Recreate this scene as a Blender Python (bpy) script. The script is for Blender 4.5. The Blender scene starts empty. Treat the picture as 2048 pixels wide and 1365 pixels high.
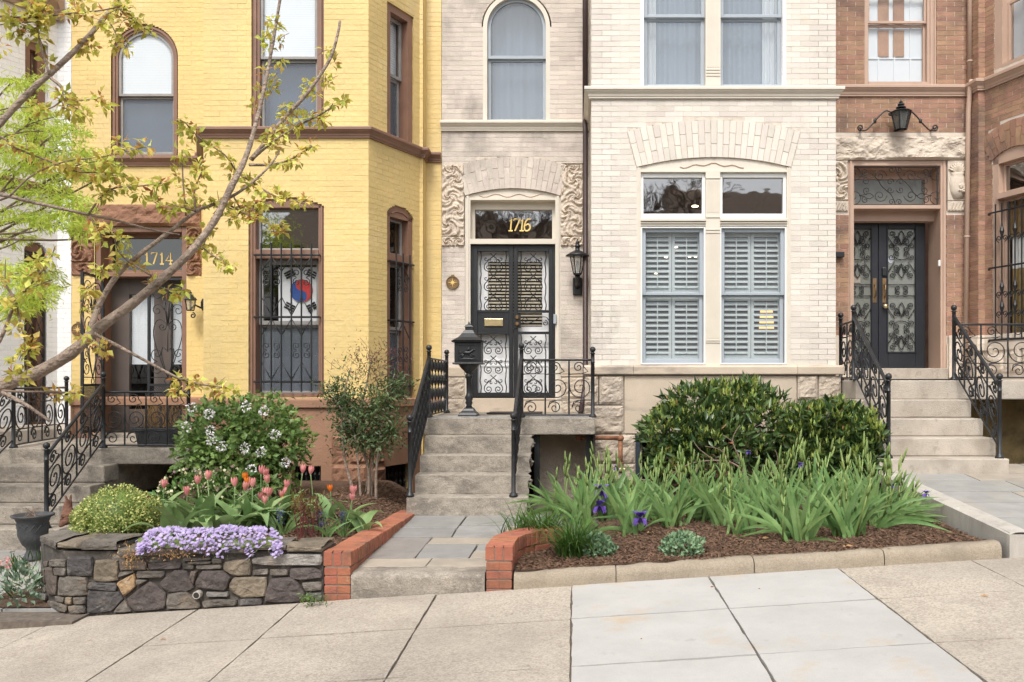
import bpy, math, random
import numpy as np
from mathutils import Vector, Matrix, noise
R = math.radians
PI = math.pi
random.seed(7)
rng = np.random.default_rng(7)
SC = bpy.context.scene
COL = SC.collection

# ---------------------------------------------------------------- camera, sky, sun, exposure
F, VX, VY = 1700.0, 1150.0, 765.0          # focal length and vanishing point in photo pixels; eye is the origin, looking along +Y
cam = bpy.data.cameras.new('camera'); camo = bpy.data.objects.new('camera', cam); COL.objects.link(camo)
camo.location = (0, 0, 0); camo.rotation_euler = (R(90), 0, 0)
cam.sensor_width = 36; cam.lens = 36 * F / 2048
cam.shift_x = (1024 - VX) / 2048; cam.shift_y = (VY - 682.5) / 2048
cam.clip_start = 0.05; cam.clip_end = 3000
SC.camera = camo
W = bpy.data.worlds.new('World'); SC.world = W; W.use_nodes = True
SUN_EL, SUN_AZ = R(54), R(190)             # azimuth measured clockwise from +Y
wn = W.node_tree; bg = wn.nodes['Background']
sky = wn.nodes.new('ShaderNodeTexSky'); sky.sky_type = 'NISHITA'; sky.sun_disc = False
sky.sun_elevation = SUN_EL; sky.sun_rotation = SUN_AZ; sky.dust_density = 3.0; sky.air_density = 1.0
hs = wn.nodes.new('ShaderNodeHueSaturation'); hs.inputs['Saturation'].default_value = 0.22   # thin overcast: nearly white sky
wn.links.new(sky.outputs[0], hs.inputs['Color']); wn.links.new(hs.outputs[0], bg.inputs[0])
bg.inputs[1].default_value = 0.15
sl = bpy.data.lights.new('sun', 'SUN'); slo = bpy.data.objects.new('sun', sl); COL.objects.link(slo)
sl.energy = 1.5; sl.angle = R(17); sl.color = (1.0, 0.95, 0.88)
sd = Vector((math.sin(SUN_AZ) * math.cos(SUN_EL), math.cos(SUN_AZ) * math.cos(SUN_EL), math.sin(SUN_EL)))
slo.rotation_euler = sd.to_track_quat('Z', 'Y').to_euler(); slo.location = sd * 40
SC.view_settings.view_transform = 'Standard'; SC.view_settings.look = 'None'
SC.view_settings.exposure = 0.8; SC.view_settings.gamma = 1.0

# ---------------------------------------------------------------- helpers
class Pl:
    """vertical wall plane: origin (x,y), unit direction U along the wall, N pointing out to the street"""
    def __init__(s, o, u):
        s.o = Vector((o[0], o[1])); s.U = Vector((u[0], u[1])).normalized(); s.N = Vector((s.U.y, -s.U.x))
    def pt(s, u, v, w=0.0):
        p = s.o + s.U * u + s.N * w
        return (p.x, p.y, v)
    def px(s, px, py, w=0.0):               # photo pixel -> (u, v) on the plane pushed out by w
        a = (px - VX) / F; o = s.o + s.N * w
        # t*(a,1) = o + u*U
        det = a * (-s.U.y) + s.U.x
        t = (o.x * (-s.U.y) + o.y * s.U.x) / det
        p = Vector((a * t, t)); u = (p - o).dot(s.U)
        return u, -(py - VY) * t / F
    def ang(s): return math.atan2(s.U.y, s.U.x)
def fr(d): return Pl((0, d), (1, 0))
def P(px, py, d): return Vector(((px - VX) * d / F, d, -(py - VY) * d / F))
def PG(px, py, zf):                         # pixel -> point on a ground surface z = zf(x,y)
    d = 6.5
    for _ in range(30):
        z = zf((px - VX) * d / F, d); d = -z * F / (py - VY)
    return Vector(((px - VX) * d / F, d, zf((px - VX) * d / F, d)))

class MB:
    def __init__(s): s.V = []; s.F = []
    def hexa(s, c):
        b = len(s.V); s.V += [tuple(p) for p in c]
        s.F += [(b, b+3, b+2, b+1), (b+4, b+5, b+6, b+7), (b, b+1, b+5, b+4), (b+1, b+2, b+6, b+5), (b+2, b+3, b+7, b+6), (b+3, b, b+4, b+7)]
        return s
    def box(s, pl, u0, u1, v0, v1, w0, w1):  # w0 back, w1 front
        q = pl.pt
        return s.hexa([q(u0,v0,w1), q(u1,v0,w1), q(u1,v0,w0), q(u0,v0,w0), q(u0,v1,w1), q(u1,v1,w1), q(u1,v1,w0), q(u0,v1,w0)])
    def pane(s, pl, u0, u1, v0, v1, w0, w1): return s.face(pl, [(u0,v0),(u1,v0),(u1,v1),(u0,v1)], w1)
    def face(s, pl, uv, w):
        b = len(s.V); s.V += [pl.pt(u,v,w) for u,v in uv]; s.F.append(tuple(range(b,b+len(uv)))); return s
    def b3(s, x0, x1, y0, y1, z0, z1):
        return s.hexa([(x0,y0,z0),(x1,y0,z0),(x1,y1,z0),(x0,y1,z0),(x0,y0,z1),(x1,y0,z1),(x1,y1,z1),(x0,y1,z1)])
    def frame(s, pl, u0, u1, v0, v1, t, w0, w1, tb=None, tt=None):
        tb = t if tb is None else tb; tt = t if tt is None else tt
        s.box(pl,u0,u0+t,v0,v1,w0,w1); s.box(pl,u1-t,u1,v0,v1,w0,w1)
        s.box(pl,u0+t,u1-t,v0,v0+tb,w0,w1); s.box(pl,u0+t,u1-t,v1-tt,v1,w0,w1); return s
    def prism(s, pts_front, pts_back):
        n = len(pts_front); b = len(s.V)
        s.V += [tuple(p) for p in pts_front] + [tuple(p) for p in pts_back]
        s.F.append(tuple(range(b, b+n))); s.F.append(tuple(range(b+2*n-1, b+n-1, -1)))
        for i in range(n):
            j = (i+1) % n; s.F.append((b+j, b+i, b+n+i, b+n+j))
        return s
    def poly(s, pl, uv, w0, w1): return s.prism([pl.pt(u,v,w1) for u,v in uv], [pl.pt(u,v,w0) for u,v in uv])
    def strip(s, pl, inner, outer, w0, w1):   # ribbon between two polylines, thick
        n = len(inner)
        for i in range(n-1):
            s.poly(pl, [inner[i], inner[i+1], outer[i+1], outer[i]], w0, w1)
        return s
    def tube(s, pts, r, n=6, flat=None):
        pts = [Vector(p) for p in pts]; m = len(pts)
        if m < 2: return s
        rs = r if isinstance(r, (list, tuple)) else [r]*m
        b = len(s.V); up = Vector((0.013, 1, 0.02)).normalized(); prev = None
        for i, p in enumerate(pts):
            t = (pts[min(i+1,m-1)] - pts[max(i-1,0)])
            if t.length < 1e-9: t = Vector((0,0,1))
            t.normalize()
            a = (up if prev is None else prev); a = a - t*a.dot(t)
            if a.length < 1e-4: a = Vector((1,0,0.1)) - t*Vector((1,0,0.1)).dot(t)
            a.normalize(); prev = a; c = t.cross(a)
            for k in range(n):
                th = 2*PI*(k+.5)/n
                fa = flat if flat else 1.0
                s.V.append(tuple(p + a*math.cos(th)*rs[i]*fa + c*math.sin(th)*rs[i]))
        for i in range(m-1):
            for k in range(n):
                k2 = (k+1) % n
                s.F.append((b+i*n+k, b+i*n+k2, b+(i+1)*n+k2, b+(i+1)*n+k))
        s.F.append(tuple(b+k for k in range(n-1,-1,-1))); s.F.append(tuple(b+(m-1)*n+k for k in range(n)))
        return s
    def lathe(s, c, prof, n=16, sx=1, sy=1, a0=0.0):
        b = len(s.V); m = len(prof)
        for r, z in prof:
            for k in range(n):
                th = 2*PI*k/n + a0
                s.V.append((c[0]+r*math.cos(th)*sx, c[1]+r*math.sin(th)*sy, c[2]+z))
        for i in range(m-1):
            for k in range(n):
                k2 = (k+1) % n
                s.F.append((b+i*n+k, b+i*n+k2, b+(i+1)*n+k2, b+(i+1)*n+k))
        s.F.append(tuple(b+k for k in range(n-1,-1,-1))); s.F.append(tuple(b+(m-1)*n+k for k in range(n)))
        return s
    def ball(s, c, r, n=10, m=6, sc=(1,1,1)):
        return s.lathe(c, [(max(1e-4, r*math.sin(PI*i/m))*1.0, -r*math.cos(PI*i/m)*sc[2]) for i in range(m+1)], n, sc[0], sc[1])
    def grid(s, fn, nu, nv):                 # fn(i/nu, j/nv) -> point
        b = len(s.V)
        for j in range(nv+1):
            for i in range(nu+1): s.V.append(tuple(fn(i/nu, j/nv)))
        for j in range(nv):
            for i in range(nu):
                a = b + j*(nu+1) + i
                s.F.append((a, a+1, a+nu+2, a+nu+1))
        return s
    def build(s, name, m, parent=None, smooth=False, local=False, bevel=0.0, seg=2, kind=None, label=None):
        me = bpy.data.meshes.new(name); me.from_pydata(s.V, [], s.F); me.update()
        if smooth:
            me.polygons.foreach_set('use_smooth', [True]*len(me.polygons))
        return link(name, me, m, parent, local, bevel, seg, kind, label)
def link(name, me, m, parent=None, local=False, bevel=0.0, seg=2, kind=None, label=None):
    if m is not None and len(me.materials) == 0: me.materials.append(m)
    o = bpy.data.objects.new(name, me); COL.objects.link(o)
    if parent is not None:
        o.parent = parent
        if not local and parent.type == 'EMPTY': o.matrix_parent_inverse = Matrix.Translation(parent.location).inverted()
    if bevel:
        b = o.modifiers.new('bevel', 'BEVEL'); b.width = bevel; b.segments = seg; b.limit_method = 'ANGLE'; b.angle_limit = R(40)
    if kind: o['kind'] = kind
    if label: o['label'] = label
    return o
def thing(name, label, cat, loc=(0,0,0), group=None, rz=0):
    o = bpy.data.objects.new(name, None); COL.objects.link(o)
    o.location = loc; o.rotation_euler = (0,0,rz); o.empty_display_size = .1
    o['label'] = label; o['category'] = cat
    if group: o['group'] = group
    return o
def tag(o, label, cat, group=None):
    o['label'] = label; o['category'] = cat
    if group: o['group'] = group
    return o
def npmesh(name, V, Fa):
    """V (n,3) float, Fa (m,k) int faces of equal size"""
    me = bpy.data.meshes.new(name); V = np.asarray(V, dtype=np.float32); Fa = np.asarray(Fa, dtype=np.int32)
    k = Fa.shape[1]; me.vertices.add(len(V)); me.vertices.foreach_set('co', V.ravel())
    me.loops.add(Fa.size); me.loops.foreach_set('vertex_index', Fa.ravel())
    me.polygons.add(len(Fa)); me.polygons.foreach_set('loop_start', np.arange(0, Fa.size, k, dtype=np.int32))
    me.polygons.foreach_set('loop_total', np.full(len(Fa), k, dtype=np.int32)); me.update(); me.validate()
    return me
def leaves(C, D, L, Wd, nrm=None, fold=.25, curl=.15, n=1):
    """leaf blades: base C, unit direction D, length L, width Wd -> verts, quads split along the midrib (6 verts, 4 tris as 2 quads)"""
    C = np.asarray(C, float); D = np.asarray(D, float); N = len(C)
    D = D / np.maximum(np.linalg.norm(D, axis=1, keepdims=True), 1e-6)
    if nrm is None:
        nrm = rng.normal(size=(N,3))*.6 + np.array([0,-.25,1.0])
    S = np.cross(D, nrm); S /= np.maximum(np.linalg.norm(S, axis=1, keepdims=True), 1e-6)
    U = np.cross(S, D)
    L = np.broadcast_to(np.asarray(L, float), (N,))[:,None]; Wd = np.broadcast_to(np.asarray(Wd, float), (N,))[:,None]
    b = C; m = C + D*L*.5 + U*L*curl*.5; t = C + D*L - U*L*curl*.3
    l = C + D*L*.45 + S*Wd*.5 + U*(Wd*fold+L*curl*.5); r = C + D*L*.45 - S*Wd*.5 + U*(Wd*fold+L*curl*.5)
    V = np.stack([b, l, t, r, m], axis=1).reshape(-1,3)
    i = np.arange(N)[:,None]*5
    Fa = np.concatenate([i + np.array([[0,4,1]]), i + np.array([[1,4,2]]), i + np.array([[2,4,3]]), i + np.array([[3,4,0]])], axis=1).reshape(-1,3)
    return V, Fa
def arc(u0, u1, vs, vt, n=16):              # segmental arch points from (u0,vs) over top vt to (u1,vs)
    h = vt - vs; c = (u1-u0)/2; 
    if h <= 1e-6: return [(u0,vs),(u1,vs)]
    r = (c*c + h*h)/(2*h); cu = (u0+u1)/2; cv = vt - r; a = math.asin(min(1, c/r))
    if h > c: a = PI - a
    return [(cu + r*math.sin(-a + 2*a*i/n), cv + r*math.cos(-a + 2*a*i/n)) for i in range(n+1)]
def spiral(cu, cv, r0, r1, a0, turns, n=None, su=1.0):
    n = n or max(8, int(abs(turns)*14)); o = []
    for i in range(n+1):
        t = i/n; r = r0 + (r1-r0)*(t**.8); a = a0 + turns*2*PI*t
        o.append((cu + su*r*math.cos(a), cv + r*math.sin(a)))
    return o
def smooth_pts(p, k=6):                     # Catmull-Rom through 2-D or 3-D points
    p = [Vector(q) for q in p]; o = []
    for i in range(len(p)-1):
        p0 = p[max(i-1,0)]; p1 = p[i]; p2 = p[i+1]; p3 = p[min(i+2,len(p)-1)]
        for j in range(k):
            t = j/k; o.append(.5*((2*p1) + (p2-p0)*t + (2*p0-5*p1+4*p2-p3)*t*t + (3*p1-p0-3*p2+p3)*t*t*t))
    o.append(p[-1]); return o

# ---------------------------------------------------------------- materials
def mat(name, col, rough=.75, var=.12, scale=6.0, bump=.15, bscale=80.0, rnd=0.0, hue=0.0, metal=0.0, stain=None, spec=.4, stretch=None, col2=None, tr=0.0, vor=None):
    m = bpy.data.materials.new(name); m.use_nodes = True; T = m.node_tree; N = T.nodes; Lk = T.links
    b = N['Principled BSDF']; b.inputs['Roughness'].default_value = rough; b.inputs['Metallic'].default_value = metal
    b.inputs['Specular IOR Level'].default_value = spec
    g = N.new('ShaderNodeNewGeometry'); pos = g.outputs['Position']
    mp = N.new('ShaderNodeMapping'); Lk.new(pos, mp.inputs[0]); mp.inputs['Scale'].default_value = stretch or (1,1,1)
    nz = N.new('ShaderNodeTexNoise'); nz.inputs['Scale'].default_value = scale; nz.inputs['Detail'].default_value = 6; nz.inputs['Roughness'].default_value = .62
    Lk.new(mp.outputs[0], nz.inputs['Vector'])
    cr = N.new('ShaderNodeValToRGB'); cr.color_ramp.elements[0].position = .32; cr.color_ramp.elements[1].position = .68
    c = np.array(col); c2 = np.array(col2) if col2 else None
    cr.color_ramp.elements[0].color = (*(c*(1-var)), 1); cr.color_ramp.elements[1].color = (*(np.minimum(c*(1+var), .95) if c2 is None else c2), 1)
    Lk.new(nz.outputs['Fac'], cr.inputs[0]); out = cr.outputs[0]
    if vor:                                  # (scale, strength): aggregate / grit
        v = N.new('ShaderNodeTexVoronoi'); v.inputs['Scale'].default_value = vor[0]; Lk.new(pos, v.inputs['Vector'])
        h0 = N.new('ShaderNodeSeparateColor'); Lk.new(v.outputs['Color'], h0.inputs[0])
        r2 = N.new('ShaderNodeValToRGB'); e = r2.color_ramp.elements
        e[0].position = 0; e[0].color = (*vor[2], 1); e[1].position = 1; e[1].color = (*vor[3], 1)
        em = e.new(.5); em.color = (*vor[4], 1)
        Lk.new(h0.outputs[0], r2.inputs[0])
        mx = N.new('ShaderNodeMix'); mx.data_type = 'RGBA'; mx.inputs[0].default_value = vor[1]
        Lk.new(out, mx.inputs[6]); Lk.new(r2.outputs[0], mx.inputs[7]); out = mx.outputs[2]
    if stain:                                # list of (color, scale, lo, hi, strength, stretch)
        for sc_, scl, lo, hi, st, strch in stain:
            m2 = N.new('ShaderNodeMapping'); Lk.new(pos, m2.inputs[0]); m2.inputs['Scale'].default_value = strch; m2.inputs['Location'].default_value = (scl*1.7, 3.1, scl)
            n2 = N.new('ShaderNodeTexNoise'); n2.inputs['Scale'].default_value = scl; n2.inputs['Detail'].default_value = 7; n2.inputs['Roughness'].default_value = .65
            Lk.new(m2.outputs[0], n2.inputs['Vector'])
            r = N.new('ShaderNodeMapRange'); r.inputs['From Min'].default_value = lo; r.inputs['From Max'].default_value = hi; r.inputs['To Max'].default_value = st
            Lk.new(n2.outputs['Fac'], r.inputs['Value'])
            mx = N.new('ShaderNodeMix'); mx.data_type = 'RGBA'; Lk.new(r.outputs[0], mx.inputs[0]); Lk.new(out, mx.inputs[6]); mx.inputs[7].default_value = (*sc_, 1); out = mx.outputs[2]
    if rnd or hue:
        oi = N.new('ShaderNodeObjectInfo'); ad = N.new('ShaderNodeMath'); ad.operation = 'ADD'
        Lk.new(oi.outputs['Random'], ad.inputs[0]); Lk.new(g.outputs['Random Per Island'], ad.inputs[1])
        f = N.new('ShaderNodeMath'); f.operation = 'FRACT'; Lk.new(ad.outputs[0], f.inputs[0])
        r = N.new('ShaderNodeMapRange'); r.inputs['To Min'].default_value = 1-rnd; r.inputs['To Max'].default_value = 1+rnd*.7; Lk.new(f.outputs[0], r.inputs['Value'])
        f2 = N.new('ShaderNodeMath'); f2.operation = 'MULTIPLY'; f2.inputs[1].default_value = 7.31; Lk.new(f.outputs[0], f2.inputs[0])
        f3 = N.new('ShaderNodeMath'); f3.operation = 'FRACT'; Lk.new(f2.outputs[0], f3.inputs[0])
        r3 = N.new('ShaderNodeMapRange'); r3.inputs['To Min'].default_value = .5-hue; r3.inputs['To Max'].default_value = .5+hue; Lk.new(f3.outputs[0], r3.inputs['Value'])
        hv = N.new('ShaderNodeHueSaturation'); Lk.new(out, hv.inputs['Color']); Lk.new(r.outputs[0], hv.inputs['Value']); Lk.new(r3.outputs[0], hv.inputs['Hue']); out = hv.outputs[0]
    Lk.new(out, b.inputs['Base Color'])
    if bump:
        n3 = N.new('ShaderNodeTexNoise'); n3.inputs['Scale'].default_value = bscale; n3.inputs['Detail'].default_value = 5; Lk.new(pos, n3.inputs['Vector'])
        bp = N.new('ShaderNodeBump'); bp.inputs['Strength'].default_value = bump; bp.inputs['Distance'].default_value = .02
        Lk.new(n3.outputs['Fac'], bp.inputs['Height']); Lk.new(bp.outputs[0], b.inputs['Normal'])
    if tr:                                   # thin translucent leaf or petal
        b.inputs['Subsurface Weight'].default_value = 0
        tl = N.new('ShaderNodeBsdfTranslucent'); Lk.new(out, tl.inputs['Color'])
        ms = N.new('ShaderNodeMixShader'); ms.inputs[0].default_value = tr
        Lk.new(b.outputs[0], ms.inputs[1]); Lk.new(tl.outputs[0], ms.inputs[2]); Lk.new(ms.outputs[0], N['Material Output'].inputs['Surface'])
    return m
def glass(name, refl=.2, tint=(.8,.85,.86), haze=0.0, hcol=(.3,.33,.36), wob=.0):
    m = bpy.data.materials.new(name); m.use_nodes = True; T = m.node_tree; N = T.nodes; Lk = T.links
    N.remove(N['Principled BSDF']); t = N.new('ShaderNodeBsdfTransparent'); t.inputs[0].default_value = (*tint, 1)
    g = N.new('ShaderNodeBsdfGlossy'); g.inputs['Roughness'].default_value = .02
    if wob:
        ge = N.new('ShaderNodeNewGeometry'); n3 = N.new('ShaderNodeTexNoise'); n3.inputs['Scale'].default_value = 5; n3.inputs['Detail'].default_value = 1
        Lk.new(ge.outputs['Position'], n3.inputs['Vector']); bp = N.new('ShaderNodeBump'); bp.inputs['Strength'].default_value = wob; bp.inputs['Distance'].default_value = .01
        Lk.new(n3.outputs['Fac'], bp.inputs['Height']); Lk.new(bp.outputs[0], g.inputs['Normal'])
    lw = N.new('ShaderNodeLayerWeight'); lw.inputs[0].default_value = .5
    pw = N.new('ShaderNodeMath'); pw.operation = 'POWER'; pw.inputs[1].default_value = 4.0; Lk.new(lw.outputs['Facing'], pw.inputs[0])
    ad = N.new('ShaderNodeMath'); ad.operation = 'MULTIPLY_ADD'; ad.inputs[1].default_value = .7; ad.inputs[2].default_value = refl+.05; ad.use_clamp = True; Lk.new(pw.outputs[0], ad.inputs[0])
    ms = N.new('ShaderNodeMixShader'); Lk.new(ad.outputs[0], ms.inputs[0]); Lk.new(t.outputs[0], ms.inputs[1]); Lk.new(g.outputs[0], ms.inputs[2]); out = ms.outputs[0]
    if haze:                                 # insect screen / frosted share
        d = N.new('ShaderNodeBsdfDiffuse'); d.inputs[0].default_value = (*hcol, 1)
        m2 = N.new('ShaderNodeMixShader'); m2.inputs[0].default_value = haze; Lk.new(out, m2.inputs[1]); Lk.new(d.outputs[0], m2.inputs[2]); out = m2.outputs[0]
    Lk.new(out, N['Material Output'].inputs['Surface']); return m
def emis(name, col, st):
    m = bpy.data.materials.new(name); m.use_nodes = True; b = m.node_tree.nodes['Principled BSDF']
    b.inputs['Base Color'].default_value = (*col,1); b.inputs['Emission Color'].default_value = (*col,1); b.inputs['Emission Strength'].default_value = st; return m

Z1 = (1,1,1); VS = (3.0,3.0,.45)
M = {}
M['yellow'] = mat('yellow_painted_brick', (.69,.515,.215), .55, .08, 1.1, .3, 22, rnd=.03, stain=[((.50,.385,.18), 9, .58, .76, .5, (1,1,6)), ((.52,.43,.26), 1.4, .5, .75, .45, (2.2,2.2,.35)), ((.80,.68,.42), .9, .55, .75, .4, Z1)])
M['yellow_core'] = mat('yellow_painted_joint', (.665,.495,.205), .6, .08, 2, .3, 30)
M['brown'] = mat('brown_painted_trim', (.225,.125,.085), .5, .14, 3, .1, 60)
M['brownstone'] = mat('painted_brownstone', (.315,.175,.11), .75, .12, 1.6, .3, 60, stain=[((.2,.1,.06), 2.5, .5, .75, .5, (1,1,.6))])
M['brownrock'] = mat('rough_brownstone', (.25,.13,.08), .85, .2, 4, .5, 50)
M['cream'] = mat('cream_brick', (.655,.60,.53), .7, .06, 2.2, .2, 90, rnd=.10, hue=.012, stain=[((.33,.29,.25), 1.5, .60, .80, .65, (1.4,1,.7)), ((.58,.49,.28), 3.1, .62, .75, .4, (1,1,1.5))])
M['creamwall'] = mat('grey_cream_brick', (.60,.53,.465), .75, .08, 2.0, .25, 90, rnd=.10, hue=.012, stain=[((.2,.18,.165), 1.25, .47, .70, .85, (1.2,1,.8)), ((.5,.43,.28), 3.5, .62, .75, .5, (1,1,1.5))])
M['cream_mortar'] = mat('pale_mortar', (.57,.50,.42), .9, .2, 9, .2, 150)
M['creampaint'] = mat('cream_painted_wood', (.64,.585,.495), .5, .04, 5, .05, 60)
M['whitepaint'] = mat('white_painted_wood', (.80,.80,.78), .45, .03, 5, .03, 60)
M['creamstone'] = mat('cream_smooth_stone', (.52,.43,.335), .8, .10, 2.4, .25, 90, stain=[((.13,.12,.11), 1.5, .55, .73, .8, (.7,1,2.2)), ((.5,.42,.25), 6, .6, .7, .4, Z1)])
M['creamrock'] = mat('cream_quarry_stone', (.50,.42,.335), .85, .16, 3.4, .8, 35, rnd=.08, stain=[((.2,.175,.16), 1.7, .54, .76, .6, Z1)])
M['carved'] = mat('carved_limestone', (.56,.475,.39), .85, .12, 5, .2, 70)
M['carvedbrown'] = mat('carved_brownstone', (.24,.125,.078), .85, .15, 5, .2, 70)
M['redbrick'] = mat('brown_red_brick', (.36,.21,.138), .78, .16, 7, .3, 90, rnd=.17, hue=.012, stain=[((.09,.07,.065), 1.3, .52, .72, .75, Z1)])
M['redmortar'] = mat('white_mortar', (.62,.55,.47), .9, .12, 9, .2, 150)
M['tan'] = mat('tan_painted_trim', (.48,.34,.26), .55, .07, 3, .08, 60)
M['palestone'] = mat('pale_limestone', (.60,.52,.43), .85, .1, 4, .35, 60, stain=[((.28,.24,.2), 2.3, .56, .74, .5, Z1)])
M['whitebrick'] = mat('white_painted_brick', (.80,.795,.785), .55, .05, 1.5, .25, 30, rnd=.03, stain=[((.5,.49,.47), 3, .60, .78, .5, (1,1,1))])
M['whitecore'] = mat('white_painted_joint', (.70,.69,.675), .6, .05, 2, .2, 30)
M['iron'] = mat('black_painted_iron', (.016,.017,.019), .38, .3, 9, .12, 120, spec=.5)
M['ironworn'] = mat('weathered_black_iron', (.022,.022,.024), .45, .4, 14, .3, 90, stain=[((.12,.115,.11), 12, .6, .72, .5, Z1)])
M['doorblack'] = mat('black_painted_door', (.018,.020,.026), .42, .2, 4, .06, 40)
M['white'] = mat('white_door_panel', (.86,.86,.86), .5, .04, 3, .03, 60)
M['brass'] = mat('brass', (.82,.66,.36), .3, .1, 10, .05, 50, metal=.9)
M['bronze'] = mat('aged_bronze', (.23,.15,.075), .45, .25, 14, .1, 60, metal=.7)
M['gold'] = mat('gold_leaf', (.78,.56,.20), .45, .06, 20, 0, 10, metal=.25)
M['step'] = mat('weathered_stone_step', (.33,.29,.24), .88, .18, 5, .5, 80, stain=[((.12,.105,.09), 3.5, .46, .62, .6, (1,1,2.2)), ((.09,.08,.07), 26, .52, .68, .4, Z1), ((.5,.44,.36), 17, .58, .7, .5, Z1)], vor=(160,.3,(.12,.10,.085),(.52,.46,.38),(.33,.29,.24)))
M['stepclean'] = mat('sandy_stone_step', (.425,.375,.315), .85, .12, 3, .35, 80, stain=[((.25,.205,.16), 2.3, .48, .70, .6, (1.2,1,.8)), ((.17,.145,.12), 11, .56, .70, .45, Z1)])
M['slab'] = mat('aggregate_concrete', (.425,.37,.305), .9, .10, 2.2, .45, 160, stain=[((.22,.185,.15), .8, .48, .72, .5, Z1), ((.55,.49,.41), 2.3, .52, .72, .4, Z1), ((.13,.11,.09), 14, .60, .72, .45, Z1), ((.27,.24,.21), .45, .45, .7, .5, Z1), ((.06,.05,.045), 30, .72, .78, .6, Z1)], vor=(95, .42, (.15,.13,.11), (.60,.54,.46), (.42,.365,.30)))
M['slabnew'] = mat('new_concrete', (.41,.40,.38), .85, .06, 3, .25, 200, stain=[((.46,.31,.16), 1.7, .60, .70, .55, Z1), ((.31,.30,.285), 1.0, .46, .72, .55, Z1), ((.22,.21,.20), 9, .62, .74, .35, Z1), ((.16,.15,.14), 38, .70, .76, .6, Z1)], vor=(240, .15, (.32,.30,.29), (.56,.55,.53), (.47,.455,.43)))
M['joint'] = mat('dirt_joint', (.13,.105,.085), .95, .3, 20, .2, 80)
M['kerb'] = mat('old_concrete_kerb', (.29,.24,.18), .9, .14, 4, .45, 130, stain=[((.17,.145,.11), 2.6, .52, .7, .6, Z1)], vor=(120, .25, (.2,.16,.12), (.5,.43,.34), (.36,.3,.22)))
M['concrete'] = mat('grey_concrete', (.42,.39,.345), .88, .1, 3, .25, 110, stain=[((.20,.185,.17), 2.6, .5, .7, .6, (2.5,2.5,.6)), ((.6,.57,.52), 5, .58, .7, .45, (3,3,.6))])
M['mulch'] = mat('bark_mulch', (.105,.062,.040), .95, .45, 40, .9, 90)
M['chip'] = mat('bark_chip', (.15,.088,.055), .95, .3, 30, .2, 90, rnd=.45, hue=.012)
M['flag'] = mat('bluestone_flag', (.27,.265,.25), .75, .13, 4, .2, 50, rnd=.14, hue=.03, stain=[((.34,.285,.21), 1.6, .52, .7, .6, Z1)])
M['flagtan'] = mat('tan_flagstone', (.34,.295,.24), .8, .12, 4, .2, 50, rnd=.08, stain=[((.22,.2,.18), 2.4, .52, .7, .6, Z1)])
M['flagpurple'] = mat('purple_grey_flagstone', (.235,.215,.20), .8, .15, 4, .2, 50, stain=[((.34,.3,.24), 1.8, .52, .7, .5, Z1)])
M['borderbrick'] = mat('orange_red_brick', (.35,.125,.072), .82, .12, 8, .35, 110, rnd=.10, hue=.008, stain=[((.13,.075,.055), 5, .5, .68, .65, Z1), ((.42,.30,.22), 13, .6, .7, .5, Z1), ((.06,.05,.045), 2.2, .56, .74, .5, Z1)])
M['bordermortar'] = mat('sandy_mortar', (.19,.145,.11), .95, .2, 14, .3, 120)
M['asphalt'] = mat('asphalt', (.055,.055,.056), .9, .2, 8, .4, 150)
M['earth'] = mat('dark_soil', (.06,.042,.03), .95, .4, 14, .6, 60)
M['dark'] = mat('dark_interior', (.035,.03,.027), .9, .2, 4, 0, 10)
M['room'] = mat('dim_room', (.13,.10,.08), .9, .15, 2, 0, 10)
M['blind'] = mat('white_blind', (.64,.675,.71), .6, .02, 3, 0, 10)
M['woodblind'] = mat('wood_blind_slat', (.60,.54,.42), .5, .06, 6, .05, 50)
M['shutter'] = mat('pale_green_shutter', (.60,.645,.635), .5, .04, 3, .03, 50)
M['greysash'] = mat('grey_vinyl_sash', (.36,.40,.44), .45, .04, 3, .02, 50)
M['sash'] = mat('worn_grey_sash', (.30,.285,.27), .6, .14, 8, .1, 60)
M['curtain'] = mat('blue_grey_curtain', (.25,.29,.335), .8, .05, 3, .05, 20)
M['bluegrey'] = mat('blue_grey_shade', (.22,.26,.32), .8, .1, 2.5, .05, 20)
M['darkgrey'] = mat('dark_grey_shade', (.13,.135,.14), .8, .1, 3, .05, 20)
M['copper'] = mat('rusty_iron_pipe', (.26,.12,.065), .75, .35, 16, .5, 60, metal=.15)
M['spout'] = mat('dark_brown_downspout', (.058,.036,.034), .45, .2, 4, .05, 40)
M['pot'] = mat('dark_lead_planter', (.055,.057,.060), .6, .3, 10, .3, 60)
M['rust'] = mat('rusty_cast_rabbit', (.15,.07,.045), .8, .3, 18, .4, 60)
M['g_clear'] = glass('window_glass', .01, (.97,.98,.98))
M['g_mirror'] = glass('reflecting_old_glass', .26, (.7,.7,.7), wob=.12)
M['g_screen'] = glass('screened_glass', .02, (.8,.85,.9), .55, (.20,.225,.26))
M['g_pale'] = glass('pale_screened_glass', .04, (.88,.92,.96), .32, (.40,.45,.50))
M['g_pale2'] = glass('lightly_screened_glass', .03, (.93,.95,.96), .16, (.32,.35,.38))
M['g_frost'] = glass('frosted_door_glass', .04, (.75,.78,.74), .55, (.33,.345,.31))
M['g_lamp'] = glass('lantern_glass', .05, (.9,.9,.88), .25, (.6,.6,.58))
M['bark'] = mat('smooth_maple_bark', (.32,.245,.19), .85, .28, 16, 1.0, 60, stain=[((.15,.115,.09), 26, .54, .66, .65, (1,1,1)), ((.44,.38,.32), 9, .58, .7, .5, Z1)])
M['twig'] = mat('brown_twig', (.22,.155,.115), .85, .25, 20, .3, 80)
M['barkdark'] = mat('grey_brown_stem', (.17,.12,.085), .9, .25, 20, .4, 70)
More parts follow.
